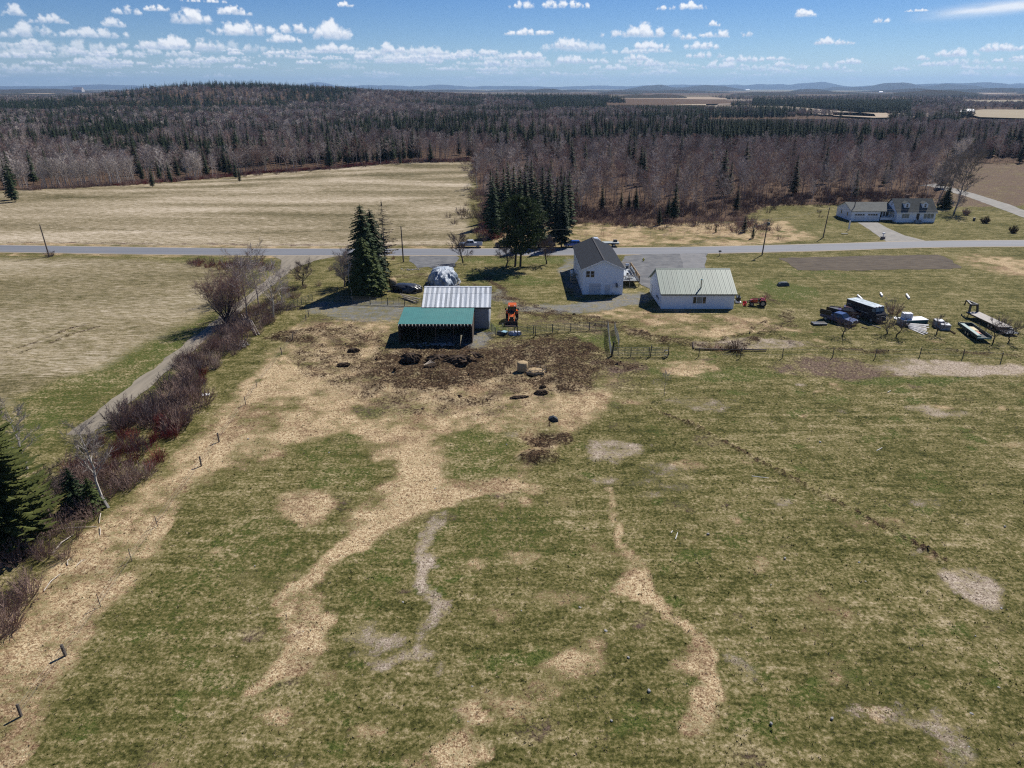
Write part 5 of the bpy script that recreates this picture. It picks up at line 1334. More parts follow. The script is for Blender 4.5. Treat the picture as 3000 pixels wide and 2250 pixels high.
door(cape, 123.35, 124.25, .75, 2.75, cy0, black)
b = MB()
for k in range(4): b.box(122.9, 124.8, cy0-.6-k*.3, cy0-.3-k*.3, -.05, .72-k*.19)
b.box(122.9,124.8,cy0-.3,cy0-.01,-.05,.72); b.build('front_steps', concrete, cape)
for xx in (122.95, 124.75): b = MB(); b.bar((xx,cy0-1.5,.9),(xx,cy0-.3,1.65), .07); b.bar((xx,cy0-1.5,0),(xx,cy0-1.5,.95), .06); b.bar((xx,cy0-.3,.7),(xx,cy0-.3,1.65), .06); b.build('handrail', trim, cape)
for yy in (221.6, 224.0): window(cape, yy, yy+1.0, 1.2, 2.6, cx0, side='x', panes=(2,1), m=glass_l, out=-1)
window(cape, 223.9, 224.6, 4.5, 5.5, cx0, side='x', panes=(1,1), out=-1)
b = MB(); b.box(129.22,129.7,220.6,221.4,.6,1.3); b.build('air_conditioner', dark, cape)
ax0, ax1, ay0, ay1, aze, azr = 104.6, 113.4, 222.3, 233.0, 3.0, 4.9
gable_x(ax0, ax1, ay0, ay1, aze, azr).build('garage_wall', white, cape)
roof_x(cape, ax0, 117.3, ay0, ay1, aze, azr, mat('grey_green_shingles_light', (.13,.135,.13), .95, col2=(.19,.195,.18), scale=1.0, spec=.05), name='garage_roof')
for a in (105.6, 109.6):
    g = door(cape, a, a+3.1, 0, 2.35, ay0, mat('garage_door_white', (.72,.74,.77), .5), seams=4)
    g.name = 'garage_door'
    for k in range(4):
        b = MB(); b.box(a+.12+k*.75, a+.72+k*.75, ay0-.05, ay0-.034, 1.72, 2.12); b.build('pane', glass, g)
for yy in (224.6, 229.0): window(cape, yy, yy+.9, 1.2, 2.4, ax0, side='x', panes=(1,1), out=-1)
b = MB(); b.box(113.4, 117.38, 224.2, 224.3, 0, 3.0); b.build('breezeway_wall', white, cape)
door(cape, 113.9, 114.8, .3, 2.4, 224.2, black); window(cape, 115.2, 116.9, 1.2, 2.5, 224.2, panes=(2,1))
for xx in (114.8, 117.2): b = MB(); b.box(xx-.06, xx+.06, 222.0, 222.12, .4, 2.8); b.build('porch_post', trim, cape)
b = MB(); b.box(113.5, 117.35, 222.0, 224.18, .1, .4); b.build('porch_floor', wooddk, cape)
b = MB(); b.box(113.5, 117.35, 221.98, 222.05, .4, 1.15); b.build('porch_rail', trim, cape)

# ---- far buildings
def far_box_house(name, label, px, py, w, d, h, zr, wallm, roofm, rz=0, parts=True, base=0):
    p = P(px, py); t = thing(name, label, 'barn', (p.x, p.y, base), rz)
    gable_x(-w/2, w/2, -d/2, d/2, h, zr).build('wall', wallm, t); roof_x(t, -w/2, w/2, -d/2, d/2, h, zr, roofm, .4)
    return t
wroof = mat('white_metal_roof', (.80,.82,.84), .5); reds = mat('faded_red', (.25,.16,.14), .8)
far_box_house('farm_barn', 'long farm building with bright white roof far off at the right', 2822, 333, 24, 14, 3.5, 7, reds, wroof)
far_box_house('farm_shed', 'small white-roofed shed at the right end of the distant white-roofed farm', 2841, 330, 10, 9, 3, 5.5, white, wroof)
far_box_house('distant_house', 'small pale teal house left of the distant white-roofed farm', 2783, 332, 12, 9, 3, 5.5, mat('teal_siding', (.30,.42,.40), .7), mat('teal_roof', (.22,.30,.31), .7))
far_box_house('hilltop_barn', 'big pale barn on the skyline at the upper left', 232, 273, 70, 40, 14, 34, mat('pale_barn_wall', (.5,.48,.47), .8), mat('pale_barn_roof', (.42,.38,.37), .8), base=10)
far_box_house('distant_barn', 'tiny white barn in the pale fields left of the dark plantation, upper right', 2580, 272, 30, 16, 6, 11, white, wroof)
far_box_house('distant_barn', 'tiny white farm building in the blue distance above the wood, right of centre', 2190, 264.5, 70, 30, 9, 16, white, wroof)
# ------------------------------------------------------------------ vehicles
def rot_to(a, b): return math.atan2(b[1]-a[1], b[0]-a[0])
def wheel(parent, x, y, r, w, rimm=None, name='wheel'):
    b = MB(); b.tube((x,y-w/2,r),(x,y+w/2,r), r, r, 16); o = b.build(name, rubber, parent)
    b = MB(); b.tube((x,y-w/2-.012,r),(x,y+w/2+.012,r), r*.55, r*.55, 12); b.build('rim', rimm or mat('wheel_rim', (.45,.46,.47), .4, metal=.6), o)
    return o
def paint_(name, c): return mat('paint_'+name, c, .25, spec=.6, coat=.6)
def pickup(label, loc, rz, col, cap=False, group=None, name='pickup_truck', L=5.9, W=1.0):
    t = thing(name, label, 'pickup truck', loc, rz, group); pm = paint_(col[0], col[1])
    b = MB()   # front at +x
    b.prof([(2.95,.45),(3.0,.75),(2.92,1.02),(1.55,1.16),(1.5,1.16),(-.95,1.14),(-2.95,1.12),(-2.98,.55),(-2.3,.5),(2.4,.42)], W)
    b.build('body', pm, t)
    b = MB(); b.prof([(1.55,1.14,.93),(.85,1.78,.76),(-.55,1.80,.76),(-.95,1.14,.93)], .9); b.build('cab', pm, t)
    b = MB(); b.poly([(1.49,-.80,1.22),(1.49,.80,1.22),(.90,.68,1.745),(.90,-.68,1.745)], .02); b.build('windshield', glass, t)
    for sg in (-1, 1):
        for (a0, a1) in ((1.28,.42),(.34,-.68)):
            b = MB(); z0_, z1_ = 1.22, 1.68; y0_, y1_ = sg*.925, sg*.81
            pts_ = [(a0,y0_,z0_),(a1,y0_,z0_),(a1+.05,y1_,z1_),(a0-(.42 if a0 > 1 else .05),y1_,z1_)]
            b.poly(pts_ if sg < 0 else pts_[::-1], .0); b.build('side_window', glass, t)
    b = MB(); b.box(-2.85,-1.05,-.82,.82,1.125,1.135) if not cap else b.prof([(-1.0,1.13,.92),(-1.0,1.72,.80),(-2.85,1.70,.80),(-2.93,1.13,.92)], .9); b.build('bed_cover' if cap else 'bed_floor', black if not cap else pm, t)
    if not cap:
        for sg in (-1, 1): b = MB(); b.box(-2.93,-1.0,sg*.93-.05,sg*.93+.05,1.13,1.24); b.build('bed_rail', pm, t)
    for x in (1.95, -1.85):
        for sg in (-1, 1): wheel(t, x, sg*.88, .40, .26)
    b = MB(); b.box(2.98,3.1,-.95,.95,.45,.68); b.build('bumper', mat('chrome', (.5,.5,.52), .25, metal=.9), t)
    for sg in (-1, 1): b = MB(); b.box(2.94,3.02,sg*.72-.18,sg*.72+.18,.76,.94); b.build('headlight', mat('lamp_glass', (.7,.72,.74), .2), t)
    b = MB(); b.box(2.97,3.03,-.5,.5,.72,.95); b.build('grille', black, t)
    return t
def suv(label, loc, rz, col, group=None, name='parked_car'):
    t = thing(name, label, 'car', loc, rz, group); pm = paint_(col[0], col[1])
    b = MB(); b.prof([(2.3,.40),(2.38,.7),(2.25,.95),(1.2,1.06),(-2.25,1.08),(-2.35,.6),(-2.25,.38)], .93); b.build('body', pm, t)
    b = MB(); b.prof([(1.25,1.05,.88),(.55,1.60,.70),(-1.6,1.64,.70),(-2.2,1.07,.88)], .8); b.build('cab', pm, t)
    b = MB(); b.poly([(1.22,-.74,1.10),(1.22,.74,1.10),(.60,.62,1.58),(.60,-.62,1.58)], .015); b.build('windshield', glass, t)
    b = MB(); b.poly([(-2.20,.72,1.14),(-2.20,-.72,1.14),(-1.72,-.60,1.56),(-1.72,.60,1.56)], .015); b.build('rear_window', glass, t)
    for sg in (-1, 1):
        for a0, a1 in ((.98,.1),(.02,-.85),(-.95,-1.65)):
            b = MB(); q = [(a0,sg*.868,1.12),(a1,sg*.868,1.12),(a1+.02,sg*.745,1.52),(a0-(.34 if a0 > .9 else .03),sg*.745,1.52)]
            b.poly(q if sg < 0 else q[::-1]); b.build('side_window', glass, t)
    for x in (1.45, -1.4):
        for sg in (-1, 1): wheel(t, x, sg*.82, .36, .22)
    for sg in (-1, 1): b = MB(); b.box(2.2,2.34,sg*.66-.18,sg*.66+.18,.74,.88); b.build('headlight', MATS['lamp_glass'] if 'lamp_glass' in MATS else mat('lamp_glass', (.7,.72,.74), .2), t)
    return t
VG = 'vehicles parked on the far side of the road'
pickup('silver pickup truck parked across the road behind a bare apple tree', (-10.6,183.4,.04), math.pi, ('silver', (.42,.44,.47)), group=VG)
suv('black car in the shade behind the two-stemmed pine', (-2.0,183.5,.04), math.pi, ('black', (.012,.012,.014)), group=VG)
suv('black car parked between the pine and the blue car', (8.9,183.6,.04), math.pi, ('black', (.012,.012,.014)), group=VG)
suv('bright blue car half hidden behind the roof of the long white house', (15.7,183.7,.04), math.pi, ('blue', (.012,.075,.36)), group=VG)
t = thing('flatbed_truck', 'white-cabbed truck with grey flatbed poking out behind the long house roof', 'truck', (24.1,184.2,.04), math.pi, VG)
b = MB(); b.prof([(1.2,.6),(1.2,1.6),(1.9,2.2),(3.0,2.25),(3.1,.6)][::-1], 1.0); b.build('cab', paint_('white', (.7,.71,.72)), t)
b = MB(); b.poly([(1.26,-.9,1.62),(1.26,.9,1.62),(1.86,.8,2.14),(1.86,-.8,2.14)], .0); b.build('rear_window', glass, t)
b = MB(); b.box(-3.6,1.0,-1.05,1.05,.95,1.08); b.build('flatbed', mat('flatbed_grey', (.30,.34,.35), .6), t)
b = MB(); b.box(-3.5,3.0,-.35,.35,.55,.94); b.build('chassis', dark, t); b = MB(); b.box(-3.2,-2.2,-.8,-.2,1.08,1.6); b.build('tool_box', dark, t)
for x in (2.2,-2.2):
    for sg in (-1,1): wheel(t, x, sg*.9, .44, .3)

# tractors: front at +x
def tractor(label, loc, rz, col, cab, scale=1.0, loader=True):
    t = thing('tractor', label, 'tractor', loc, rz); t.scale = (scale,)*3
    pm = paint_(*col)
    b = MB(); b.prof([(.35,.75,.33),(.4,1.45,.33),(1.5,1.40,.31),(1.95,1.22,.28),(2.0,.8,.28)], .3); b.build('hood', pm, t)
    b = MB(); b.box(2.0,2.05,-.24,.24,.8,1.2); b.build('grille', black, t)
    b = MB(); b.box(-1.2,1.9,-.22,.22,.5,.8); b.box(1.5,1.7,-.62,.62,.42,.55); b.box(-.75,-.55,-.7,.7,.62,.8); b.build('chassis', dark, t)
    for sg in (-1,1):
        wheel(t, -.65, sg*.82, .74, .42, paint_('rim_'+col[0], (.35,.30,.26))); wheel(t, 1.6, sg*.74, .46, .28, MATS['paint_rim_'+col[0]])
        b = MB(); b.prof([(-1.45,1.2),(-1.15,1.55),(-.2,1.58),(.05,1.2),(.0,1.15),(-.25,1.48),(-1.1,1.46),(-1.4,1.12)], .2, y=sg*.80); b.build('fender', pm, t)
    if cab:
        b = MB(); b.prof([(-1.3,2.50,.72),(-1.2,2.68,.62),(.2,2.68,.62),(.45,2.50,.72)], .7); b.build('cab_roof', pm, t)
        b = MB()
        for (x0,x1) in ((-1.1,-1.15),(.25,.38)):
            for sg in (-1,1): b.bar((x0,sg*.62,1.1),(x1,sg*.66,2.5), .06)
        b.box(-1.12,.27,-.62,.62,.95,1.12); b.build('cab_frame', black, t)
        for nm, q in (('windshield', [(.30,-.58,1.45),(.30,.58,1.45),(.37,.60,2.46),(.37,-.60,2.46)]), ('rear_window', [(-1.13,.58,1.3),(-1.13,-.58,1.3),(-1.15,-.60,2.46),(-1.15,.60,2.46)]),
                      ('side_window', [(-1.08,-.63,1.16),(.24,-.63,1.16),(.33,-.66,2.46),(-1.12,-.66,2.46)]), ('side_window', [(.24,.63,1.16),(-1.08,.63,1.16),(-1.12,.66,2.46),(.33,.66,2.46)])):
            b = MB(); b.poly(q, .012); b.build(nm, glass, t)
        for sg in (-1,1):
            b = MB(); b.bar((.38,sg*.66,2.2),(.5,sg*1.0,2.2), .03); b.box(.48,.56,sg*1.0-.12,sg*1.0+.12,1.9,2.25); b.build('mirror', black, t)
        for yy in (-.45,.45): b = MB(); b.box(.36,.5,yy-.08,yy+.08,2.5,2.62); b.build('work_light', trim, t)
        b = MB(); b.tube((.9,.36,1.3),(.9,.36,2.4), .045, .045, 8); b.build('exhaust_pipe', dark, t)
    else:
        b = MB(); b.box(-.9,-.4,-.24,.24,1.05,1.2); b.box(-.98,-.88,-.24,.24,1.2,1.55); b.build('seat', black, t)
        b = MB(); b.bar((-1.1,-.6,.9),(-1.1,-.6,2.2), .06); b.bar((-1.1,.6,.9),(-1.1,.6,2.2), .06); b.bar((-1.1,-.6,2.2),(-1.1,.6,2.2), .06); b.build('roll_bar', pm, t)
        b = MB(); b.tube((-.05,0,1.62),(-.07,0,1.66), .19, .19, 12); b.bar((.25,0,1.4),(-.05,0,1.62), .04); b.build('steering_wheel', black, t)
    if loader:
        for sg in (-1,1):
            b = MB(); b.bar((.1,sg*.46,1.5),(1.4,sg*.46,1.45), .10, .14); b.bar((1.4,sg*.46,1.45),(2.7,sg*.46,.55), .10, .14); b.bar((.15,sg*.46,.7),(.15,sg*.46,1.5), .12); b.build('loader_arm', pm if cab else dark, t)
        b = MB(); b.prof([(2.75,.15),(2.7,.75),(2.78,.75),(2.85,.25),(3.4,.12),(3.4,.08)], 1.0); b.box(2.75,3.35,-1.02,-.98,.12,.6); b.box(2.75,3.35,.98,1.02,.12,.6); b.build('loader_bucket', pm if not cab else mat('bucket_dark', (.05,.03,.025), .6), t)
    return t
tractor('orange cab tractor facing the camera beside the grey barn', (0.0,120.6,0), R(-92), ('orange', (.74,.15,.03)), True, 1.08)
tr = P(2220,897)
tractor('small open red tractor on the mown grass right of the garage', (tr.x+.3,tr.y+.3,0), R(168), ('red', (.55,.035,.02)), False, .86)

t = thing('small_tractor_attachment', 'black machine on a white skid behind the right corner of the garage', 'machine', tuple(P(2162,884)), R(80))
t.name = 'snow_blower'
b = MB(); b.box(-.8,.8,-.35,.35,.35,1.0); b.tube((-.5,0,1.0),(-.3,0,1.5), .18, .14, 8); b.build('housing', black, t); b = MB(); b.box(-1.1,1.1,-.5,.5,.05,.2); b.build('skid', trim, t)
for sg in (-1,1): wheel(t, .4, sg*.42, .28, .14)

# step van
a_ = P(2569,952); h_ = Vector((.38,-.925,0)); c_ = Vector((64.35,118.75,0))-h_*3.55
t = thing('step_van', 'black boxy step van with peeling pale roof', 'van', tuple(c_), math.atan2(h_.y, h_.x))
vb = mat('faded_black', (.016,.016,.019), .5, col2=(.03,.03,.034), scale=2)
b = MB(); b.prof([(-3.4,.5),(-3.4,2.72),(2.7,2.72),(2.95,2.0),(3.45,1.55),(3.55,.6),(3.5,.5)], 1.15); b.build('body', vb, t)
b = MB(); b.box(-3.42,2.72,-1.17,1.17,2.725,2.80); b.build('roof', mat('peeling_roof', (.60,.68,.74), .6, col2=(.07,.13,.17), scale=1.1, stretch=(.7,1.6,1)), t)
for y0_, y1_ in ((-.98,-.06),(.06,.98)):
    b = MB(); b.poly([(2.975,y0_,2.03),(2.975,y1_,2.03),(2.76,y1_,2.62),(2.76,y0_,2.62)], .02); b.build('windshield', mat('grimy_glass', (.10,.12,.12), .15, spec=.7, col2=(.2,.23,.22), scale=2), t)
b = MB()
for z_ in (.75,1.0,1.25): b.box(3.56,3.60,-.6,.6,z_-.02,z_+.02)
for y_ in (-.6,.0,.6): b.box(3.56,3.60,y_-.02,y_+.02,.72,1.28)
b.build('grille', mat('grille_chrome', (.35,.35,.36), .4, metal=.5), t)
for sg in (-1,1):
    b = MB(); b.tube((3.55,sg*.85,1.0),(3.6,sg*.85,1.0), .11, .11, 10); b.build('headlight', MATS['lamp_glass'], t)
    b = MB(); b.poly([(2.95,sg*1.153,2.0),(2.3,sg*1.153,2.0),(2.3,sg*1.153,2.55),(2.74,sg*1.153,2.55)]); b.build('side_window', MATS['grimy_glass'], t)
    for x in (2.45,-2.1): wheel(t, x, sg*1.0, .42, .28)
b = MB(); b.box(3.5,3.7,-1.1,1.1,.42,.58); b.build('bumper', dark, t)
b = MB(); b.box(-2.2,1.6,-1.175,-1.152,1.42,1.47); b.build('side_rail', mat('rail_grey', (.35,.34,.33), .5), t)
b = MB()
for q in ((-3.1,-3.04,.9,2.1),(-2.3,-2.24,.9,2.1)): b.box(q[0],q[1],-1.18,-1.152,q[2],q[3])
b.box(-3.1,-2.24,-1.18,-1.152,1.48,1.54); b.box(-3.1,-2.24,-1.18,-1.152,2.06,2.12); b.build('side_hatch_frame', MATS['rail_grey'], t)
for yy in (-.7,0,.7): b = MB(); b.box(2.55,2.7,yy-.06,yy+.06,2.80,2.86); b.build('marker_light', mat('marker_red', (.4,.05,.03), .4), t)
# blue pickup with raised black side boards
pk_ = pickup('blue pickup truck with tall black side boards beside the step van', tuple(P(2455,944)), math.atan2(-.85,.62), ('navy', (.012,.035,.13)))
for sg in (-1,1): b = MB(); b.box(-3.1,-.9,sg*.98-.03,sg*.98+.03,1.1,1.95); b.build('side_board', black, pk_)
pickup('dark pickup behind the blue one, its red hood against the step van', tuple(P(2478,925)), math.atan2(-.45,.9), ('maroon', (.06,.012,.016)), name='pickup_truck')
t = thing('loading_ramp', 'black platform with white edge lying left of the blue pickup', 'platform', tuple(P(2400,950)), R(2))
b = MB(); b.box(-1.3,1.1,-.7,.6,0,.32); b.build('platform_body', black, t); b = MB(); b.box(-1.3,1.1,-.74,-.705,.25,.34); b.build('edge_strip', trim, t)
def plank(label, a, b_, w=.2, m=None, name='board', z=.08, group=None, t_=.1):
    a = P(*a); b_ = P(*b_); o = MB(); c = (a+b_)/2; d = (b_-a); L = d.length
    o.box(-L/2, L/2, -w/2, w/2, 0, t_); ob = o.build(name, m or trim, None, loc=(c.x, c.y, z), rz=math.atan2(d.y, d.x)); return tag(ob, label, 'board' if name == 'board' else name.replace('_', ' '), group)
plank('white square post lying in the grass behind the step van', (2512,868), (2525,880), .3, trim, 'timber_post', t_=.28)
plank('white square post lying farther off, left of the brown bush', (2579,861), (2584,870), .3, trim, 'timber_post', t_=.28)
plank('white square post lying right of the brown bush', (2655,865), (2663,877), .3, trim, 'timber_post', t_=.28)
plank('long pale board on the grass in front of the step van', (2536,949), (2580,963), .18, woodg)
plank('shorter board end to end with the long one by the step van', (2518,942), (2538,950), .16, woodg)
plank('thin board in the grass below the long pale board', (2524,960), (2541,965), .12, wooddk)
plank('white pipe leaning on scrap beside the blue pickup', (2478,922), (2494,931), .14, trim, z=.7)
plank('grey metal sheet on the ground between blue pickup and step van', (2490,942), (2512,942), .9, mat('sheet_grey', (.42,.45,.48), .5), 'metal_sheet', z=.3, t_=.03)
plank('left white slat standing in the grass beyond the teal box', (2619,931), (2622,936), .2, trim)
plank('right white slat standing in the grass beyond the teal box', (2623,930), (2627,938), .2, trim)
# teal box with white lid, small crate on it
c0 = P(2643,956); c1 = P(2714,953); cc_ = (c0+c1)/2+Vector((0,.9,0)); Lb = (c1-c0).length
t = thing('teal_truck_box', 'long teal box with a white lid lying behind the pile of white boards', 'box', (cc_.x,cc_.y,0), math.atan2(c1.y-c0.y, c1.x-c0.x))
b = MB(); b.box(-Lb/2,Lb/2,-.95,.95,.02,.95); b.build('box_body', mat('teal_paint', (.03,.14,.15), .5, col2=(.02,.08,.09), scale=1.5), t)
b = MB(); b.box(-Lb/2-.03,Lb/2+.03,-.98,.98,.955,1.05); b.build('lid', mat('lid_white', (.74,.76,.78), .5), t)
b = MB(); b.box(-Lb/2-.012,-Lb/2-.001,-.9,.9,.1,.9); b.build('end_panel', mat('end_grey', (.45,.43,.44), .6), t)
t = thing('white_crate', 'white wrapped cube standing on the left end of the teal box', 'crate', (cc_.x-Lb*.23,cc_.y+.15,1.055), R(-8))
b = MB(); b.box(-.75,.75,-.6,.6,0,.95); b.build('crate_body', mat('wrap_white', (.66,.68,.72), .5, col2=(.45,.47,.52), scale=3), t)
b = MB(); b.box(-.5,-.42,-.61,.61,-.0,.962); b.box(.35,.43,-.61,.61,-.0,.962); b.build('strap', mat('strap_grey', (.25,.27,.3), .5), t)
rb = random.Random(3)
for k in range(11):
    lab_ = ('uppermost','second','third','fourth','fifth','sixth','seventh','eighth','ninth','tenth','lowest')[k]
    plank('%s white board from the top of the fanned pile before the teal box' % lab_, (2652+k*1.2+rb.uniform(-2,2), 957+k*.7), (2716+rb.uniform(-4,8)-k*.6, 962+k*2.0), .26, mat('board_white', (.72,.72,.71), .7, col2=(.45,.43,.41), scale=2, inst=.15), z=.04+.05*(11-k), group='white boards fanned out on the grass', t_=.05)
for nm, px, py, w_, d_, h2, lab in (('wrapped_crate', 2752, 960, 1.3, 1.5, 1.15, 'taller pale wrapped crate, half behind the small bare tree'), ('wrapped_crate', 2770, 967, 1.45, 1.5, .9, 'lower pale wrapped crate right of the taller one')):
    p = P(px, py); t = thing(nm, lab, 'crate', (p.x,p.y+.5,0), R(-12))
    b = MB(); b.box(-w_/2,w_/2,-d_/2,d_/2,.05,h2); b.build('crate_body', mat('wrap_grey', (.42,.46,.50), .5, col2=(.22,.25,.28), scale=3), t)
    b = MB(); b.box(-w_/2-.02,w_/2+.02,-d_/2-.02,d_/2+.02,h2+.002,h2+.06); b.build('lid', mat('wrap_white', (.66,.68,.72)), t); b = MB(); b.box(-w_/2+.1,w_/2-.1,-d_/2+.1,d_/2-.1,0,.045); b.build('pallet', wooddk, t)
for k in range(5):
    p = P(2784+k*3.4, 972+k*1.7); b = MB(); b.tube((0,0,0),(0,0,.28), .10, .08, 6); o = b.build('stub_post', mat('rust_brown', (.09,.04,.03), .8)); o.location = p
    tag(o, 'small rusty stub standing %s in the short row by the crates' % ('first','second','in the middle','fourth','last')[k] if k != 2 else 'small rusty stub in the middle of the short row by the crates', 'stub', 'row of small rusty stubs')

# gooseneck flatbed trailer
A1 = P(2839,915,.95); A2 = P(2861.5,911,.95); A3 = P(2962,954,.95); A4 = P(2931,962,.95)
f_ = (A1+A2)/2; r_ = (A3+A4)/2; L_ = (f_-r_).length; mid = (f_+r_)/2
t = thing('gooseneck_trailer', 'long flatbed trailer with black gooseneck and grey plank deck', 'trailer', (mid.x,mid.y,0), math.atan2(f_.y-r_.y, f_.x-r_.x))
W2 = 1.15; HL = L_/2
dm_ = mat('trailer_planks', (.50,.47,.43), .8, col2=(.33,.30,.27), scale=1.2, stretch=(.4,3,1))
for k in range(9): b = MB(); b.box(-HL, HL, -W2+k*.256, -W2+k*.256+.244, .88, .94); b.build('deck_board', dm_, t)
b = MB(); b.box(-HL,HL,-W2-.05,-W2-.005,.70,.93); b.box(-HL,HL,W2+.005,W2+.05,.70,.93); b.box(-HL,HL,-.5,-.38,.55,.87); b.box(-HL,HL,.38,.5,.55,.87)
for k in range(7): b.box(-HL+k*(2*HL-.1)/6, -HL+k*(2*HL-.1)/6+.1, -W2, W2, .74, .87)
b.build('frame', black, t)
b = MB()
for sg in (-1,1): b.bar((HL-.1,sg*.75,.9),(HL+.1,sg*.6,2.15), .28, .3)
b.bar((HL+.05,-.7,2.2),(HL+.05,.7,2.2), .3, .3); b.bar((HL+.0,-.6,2.2),(HL+2.0,-.1,2.35), .24, .28); b.bar((HL+.0,.6,2.2),(HL+2.0,.1,2.35), .24, .28); b.bar((HL+1.9,0,2.35),(HL+2.5,0,2.25), .26, .26); b.bar((HL+2.5,0,2.3),(HL+2.65,0,1.35), .16, .16)
b.build('gooseneck', black, t)
for sg in (-1,1): b = MB(); b.bar((HL-.2,sg*.85,.9),(HL-.2,sg*.85,0), .10); b.build('landing_leg', black, t)
for x in (-HL*.42,-HL*.60):
    for sg in (-1,1): wheel(t, x, sg*(W2-.12), .40, .26)
b = MB()
for k in range(6): b.box(-HL-1.9, -HL-.02, -W2+.05+k*.42, -W2+.12+k*.42, .42, .5)
for k in range(4): b.box(-HL-1.9+k*.6, -HL-1.82+k*.6, -W2+.05, W2-.03, .505, .56)
b.box(-HL-1.9, -HL-.02, -W2+.05, W2-.05, .36, .41); b.build('ramp', mat('ramp_steel', (.12,.14,.18), .5), t)
b = MB(); b.box(-HL+.2,-HL+3.2,-W2-.55,-W2-.1,.25,.5); b.build('lower_side_frame', mat('grey_steel', (.16,.17,.18), .5), t)
# small trailer
A1 = P(2812,947,.0); A2 = P(2868,1000,.0)
f_ = P(2828,945,1.0); r_ = P(2885,985,1.0); L_ = (f_-r_).length; mid = (f_+r_)/2; HL = L_/2; W2 = 1.05
t = thing('utility_trailer', 'dark green low-sided trailer in front of the gooseneck trailer', 'trailer', (mid.x,mid.y,0), math.atan2(f_.y-r_.y, f_.x-r_.x))
tg = mat('trailer_green', (.045,.085,.085), .5, col2=(.03,.05,.05), scale=1.5); tl_ = mat('trailer_top', (.20,.30,.28), .5)
b = MB(); b.box(-HL,HL,-W2,W2,.50,.56); b.build('floor', mat('trailer_floor', (.08,.08,.08), .8), t)
for sg in (-1,1):
    b = MB(); b.box(-HL,HL,sg*W2-.04,sg*W2+.04,.57,1.05)
    for k in range(7): b.box(-HL+k*(2*HL-.08)/6,-HL+.08+k*(2*HL-.08)/6,sg*(W2+.065)-.02,sg*(W2+.065)+.02,.5,1.06)
    b.build('side_panel', tg, t)
b = MB(); b.box(HL-.04,HL+.04,-W2,W2,.57,1.05); b.build('front_panel', tg, t); b = MB(); b.box(-HL-.04,-HL+.04,-W2,W2,.5,.75); b.build('tailgate', tl_, t)
b = MB(); b.box(-HL+.3,HL-.5,.35,.95,.57,1.0); b.build('stacked_panel', tl_, t) ; b = MB(); b.box(-.2,1.9,-.6,.2,.57,.85); b.build('plywood', mat('plywood', (.62,.54,.34), .8), t); b = MB(); b.box(-1.5,-.3,-.5,.2,.57,.75); b.build('pink_board', mat('pink_board', (.58,.30,.22), .8), t)
for x in (-.45,.45):
    for sg in (-1,1): wheel(t, x-.4, sg*(W2+.12), .36, .2)
b = MB(); b.bar((HL,-.6,.5),(HL+1.2,0,.45), .1); b.bar((HL,.6,.5),(HL+1.2,0,.45), .1); b.build('drawbar', black, t)
t = thing('upturned_tub', 'dark grey upturned tank on the green lawn above the red tractor', 'tank', tuple(P(2294,837)), R(5))
b = MB(); b.prof([(-1.15,0,.5),(-1.0,.55,.42),(-.4,.8,.35),(.75,.78,.35),(1.1,.5,.42),(1.15,0,.5)], .5); b.build('shell', mat('tub_grey', (.06,.075,.09), .5), t); b = MB(); b.box(-1.25,1.25,-.56,.56,0,.08); b.build('rim', black, t)

# ------------------------------------------------------------------ hay, tarps, heaps
def mound(seed, rx, ry, h, nu=40, nv=16, amp=.12, fs=1.2, power=.6, rid=0):
    vs = []; fs_ = []
    for j in range(nv+1):
        s = j/nv
        for i in range(nu):
            a = 6.2832*i/nu; rr_ = math.cos(s*math.pi/2)**.75
            n1 = float(fbm(math.cos(a)*fs*2+seed, math.sin(a)*fs*2+s*fs*2, seed, 4))-.5
            n2 = abs(float(vnoise(a*rid, s*2.0, seed+3))-.5)*2 if rid else 0
            R2 = rr_*(1+n1*amp*2-(n2*.20*(1-s*.6) if rid else 0))
            z = h*math.sin(s*math.pi/2)**power*(1+n1*amp*1.5*(1-s))
            vs.append((rx*R2*math.cos(a), ry*R2*math.sin(a), z if j else -.15))
    for j in range(nv):
        for i in range(nu): fs_.append((j*nu+i, j*nu+(i+1) % nu, (j+1)*nu+(i+1) % nu, (j+1)*nu+i))
    b = MB(); b.add(vs, fs_); return b
silver = mat('silver_tarp', (.58,.64,.70), .4, col2=(.10,.15,.22), scale=.75, bump=.8, spec=.5, stretch=(1.6,1,.45))
t = thing('tarped_hay_stack', 'domed hay stack under a big silver tarpaulin behind the barn', 'hay stack', (-14.4,146.6,0))
mound(61, 3.2, 4.8, 3.35, 72, 24, .26, 1.3, .95, 9).build('tarpaulin', silver, t, smooth=True)
b = MB()
for k in range(16):
    a = k*.4; b.tube((3.35*math.cos(a),4.6*math.sin(a),.1),(3.5*math.cos(a+.1),4.75*math.sin(a+.1),.35), .25, .2, 6)
b.build('sandbag', mat('sandbag_white', (.6,.6,.58), .8, col2=(.2,.2,.2), scale=2), t)
t = thing('tarped_bale_row', 'low lumpy heap under glossy black plastic left of the silver stack', 'tarp heap', (-21.3,140.6,0), R(-18))
mound(66, 3.7, 1.9, 1.45, 60, 16, .22, 1.5, .6, 7).build('black_plastic', mat('black_plastic', (.015,.017,.022), .34, spec=.7, bump=.05, scale=1.6, col2=(.03,.035,.045)), t, smooth=True)
for k in range(6): b = MB(); b.tube((-3+k*1.1,-1.9+.2*(k % 2),.0),(-3+k*1.1,-1.9+.2*(k % 2),.22), .38, .38, 12); b.build('tyre', rubber, t)
straw_m = mat('hay', (.50,.38,.22), .95, col2=(.28,.20,.11), scale=6, bump=.05)
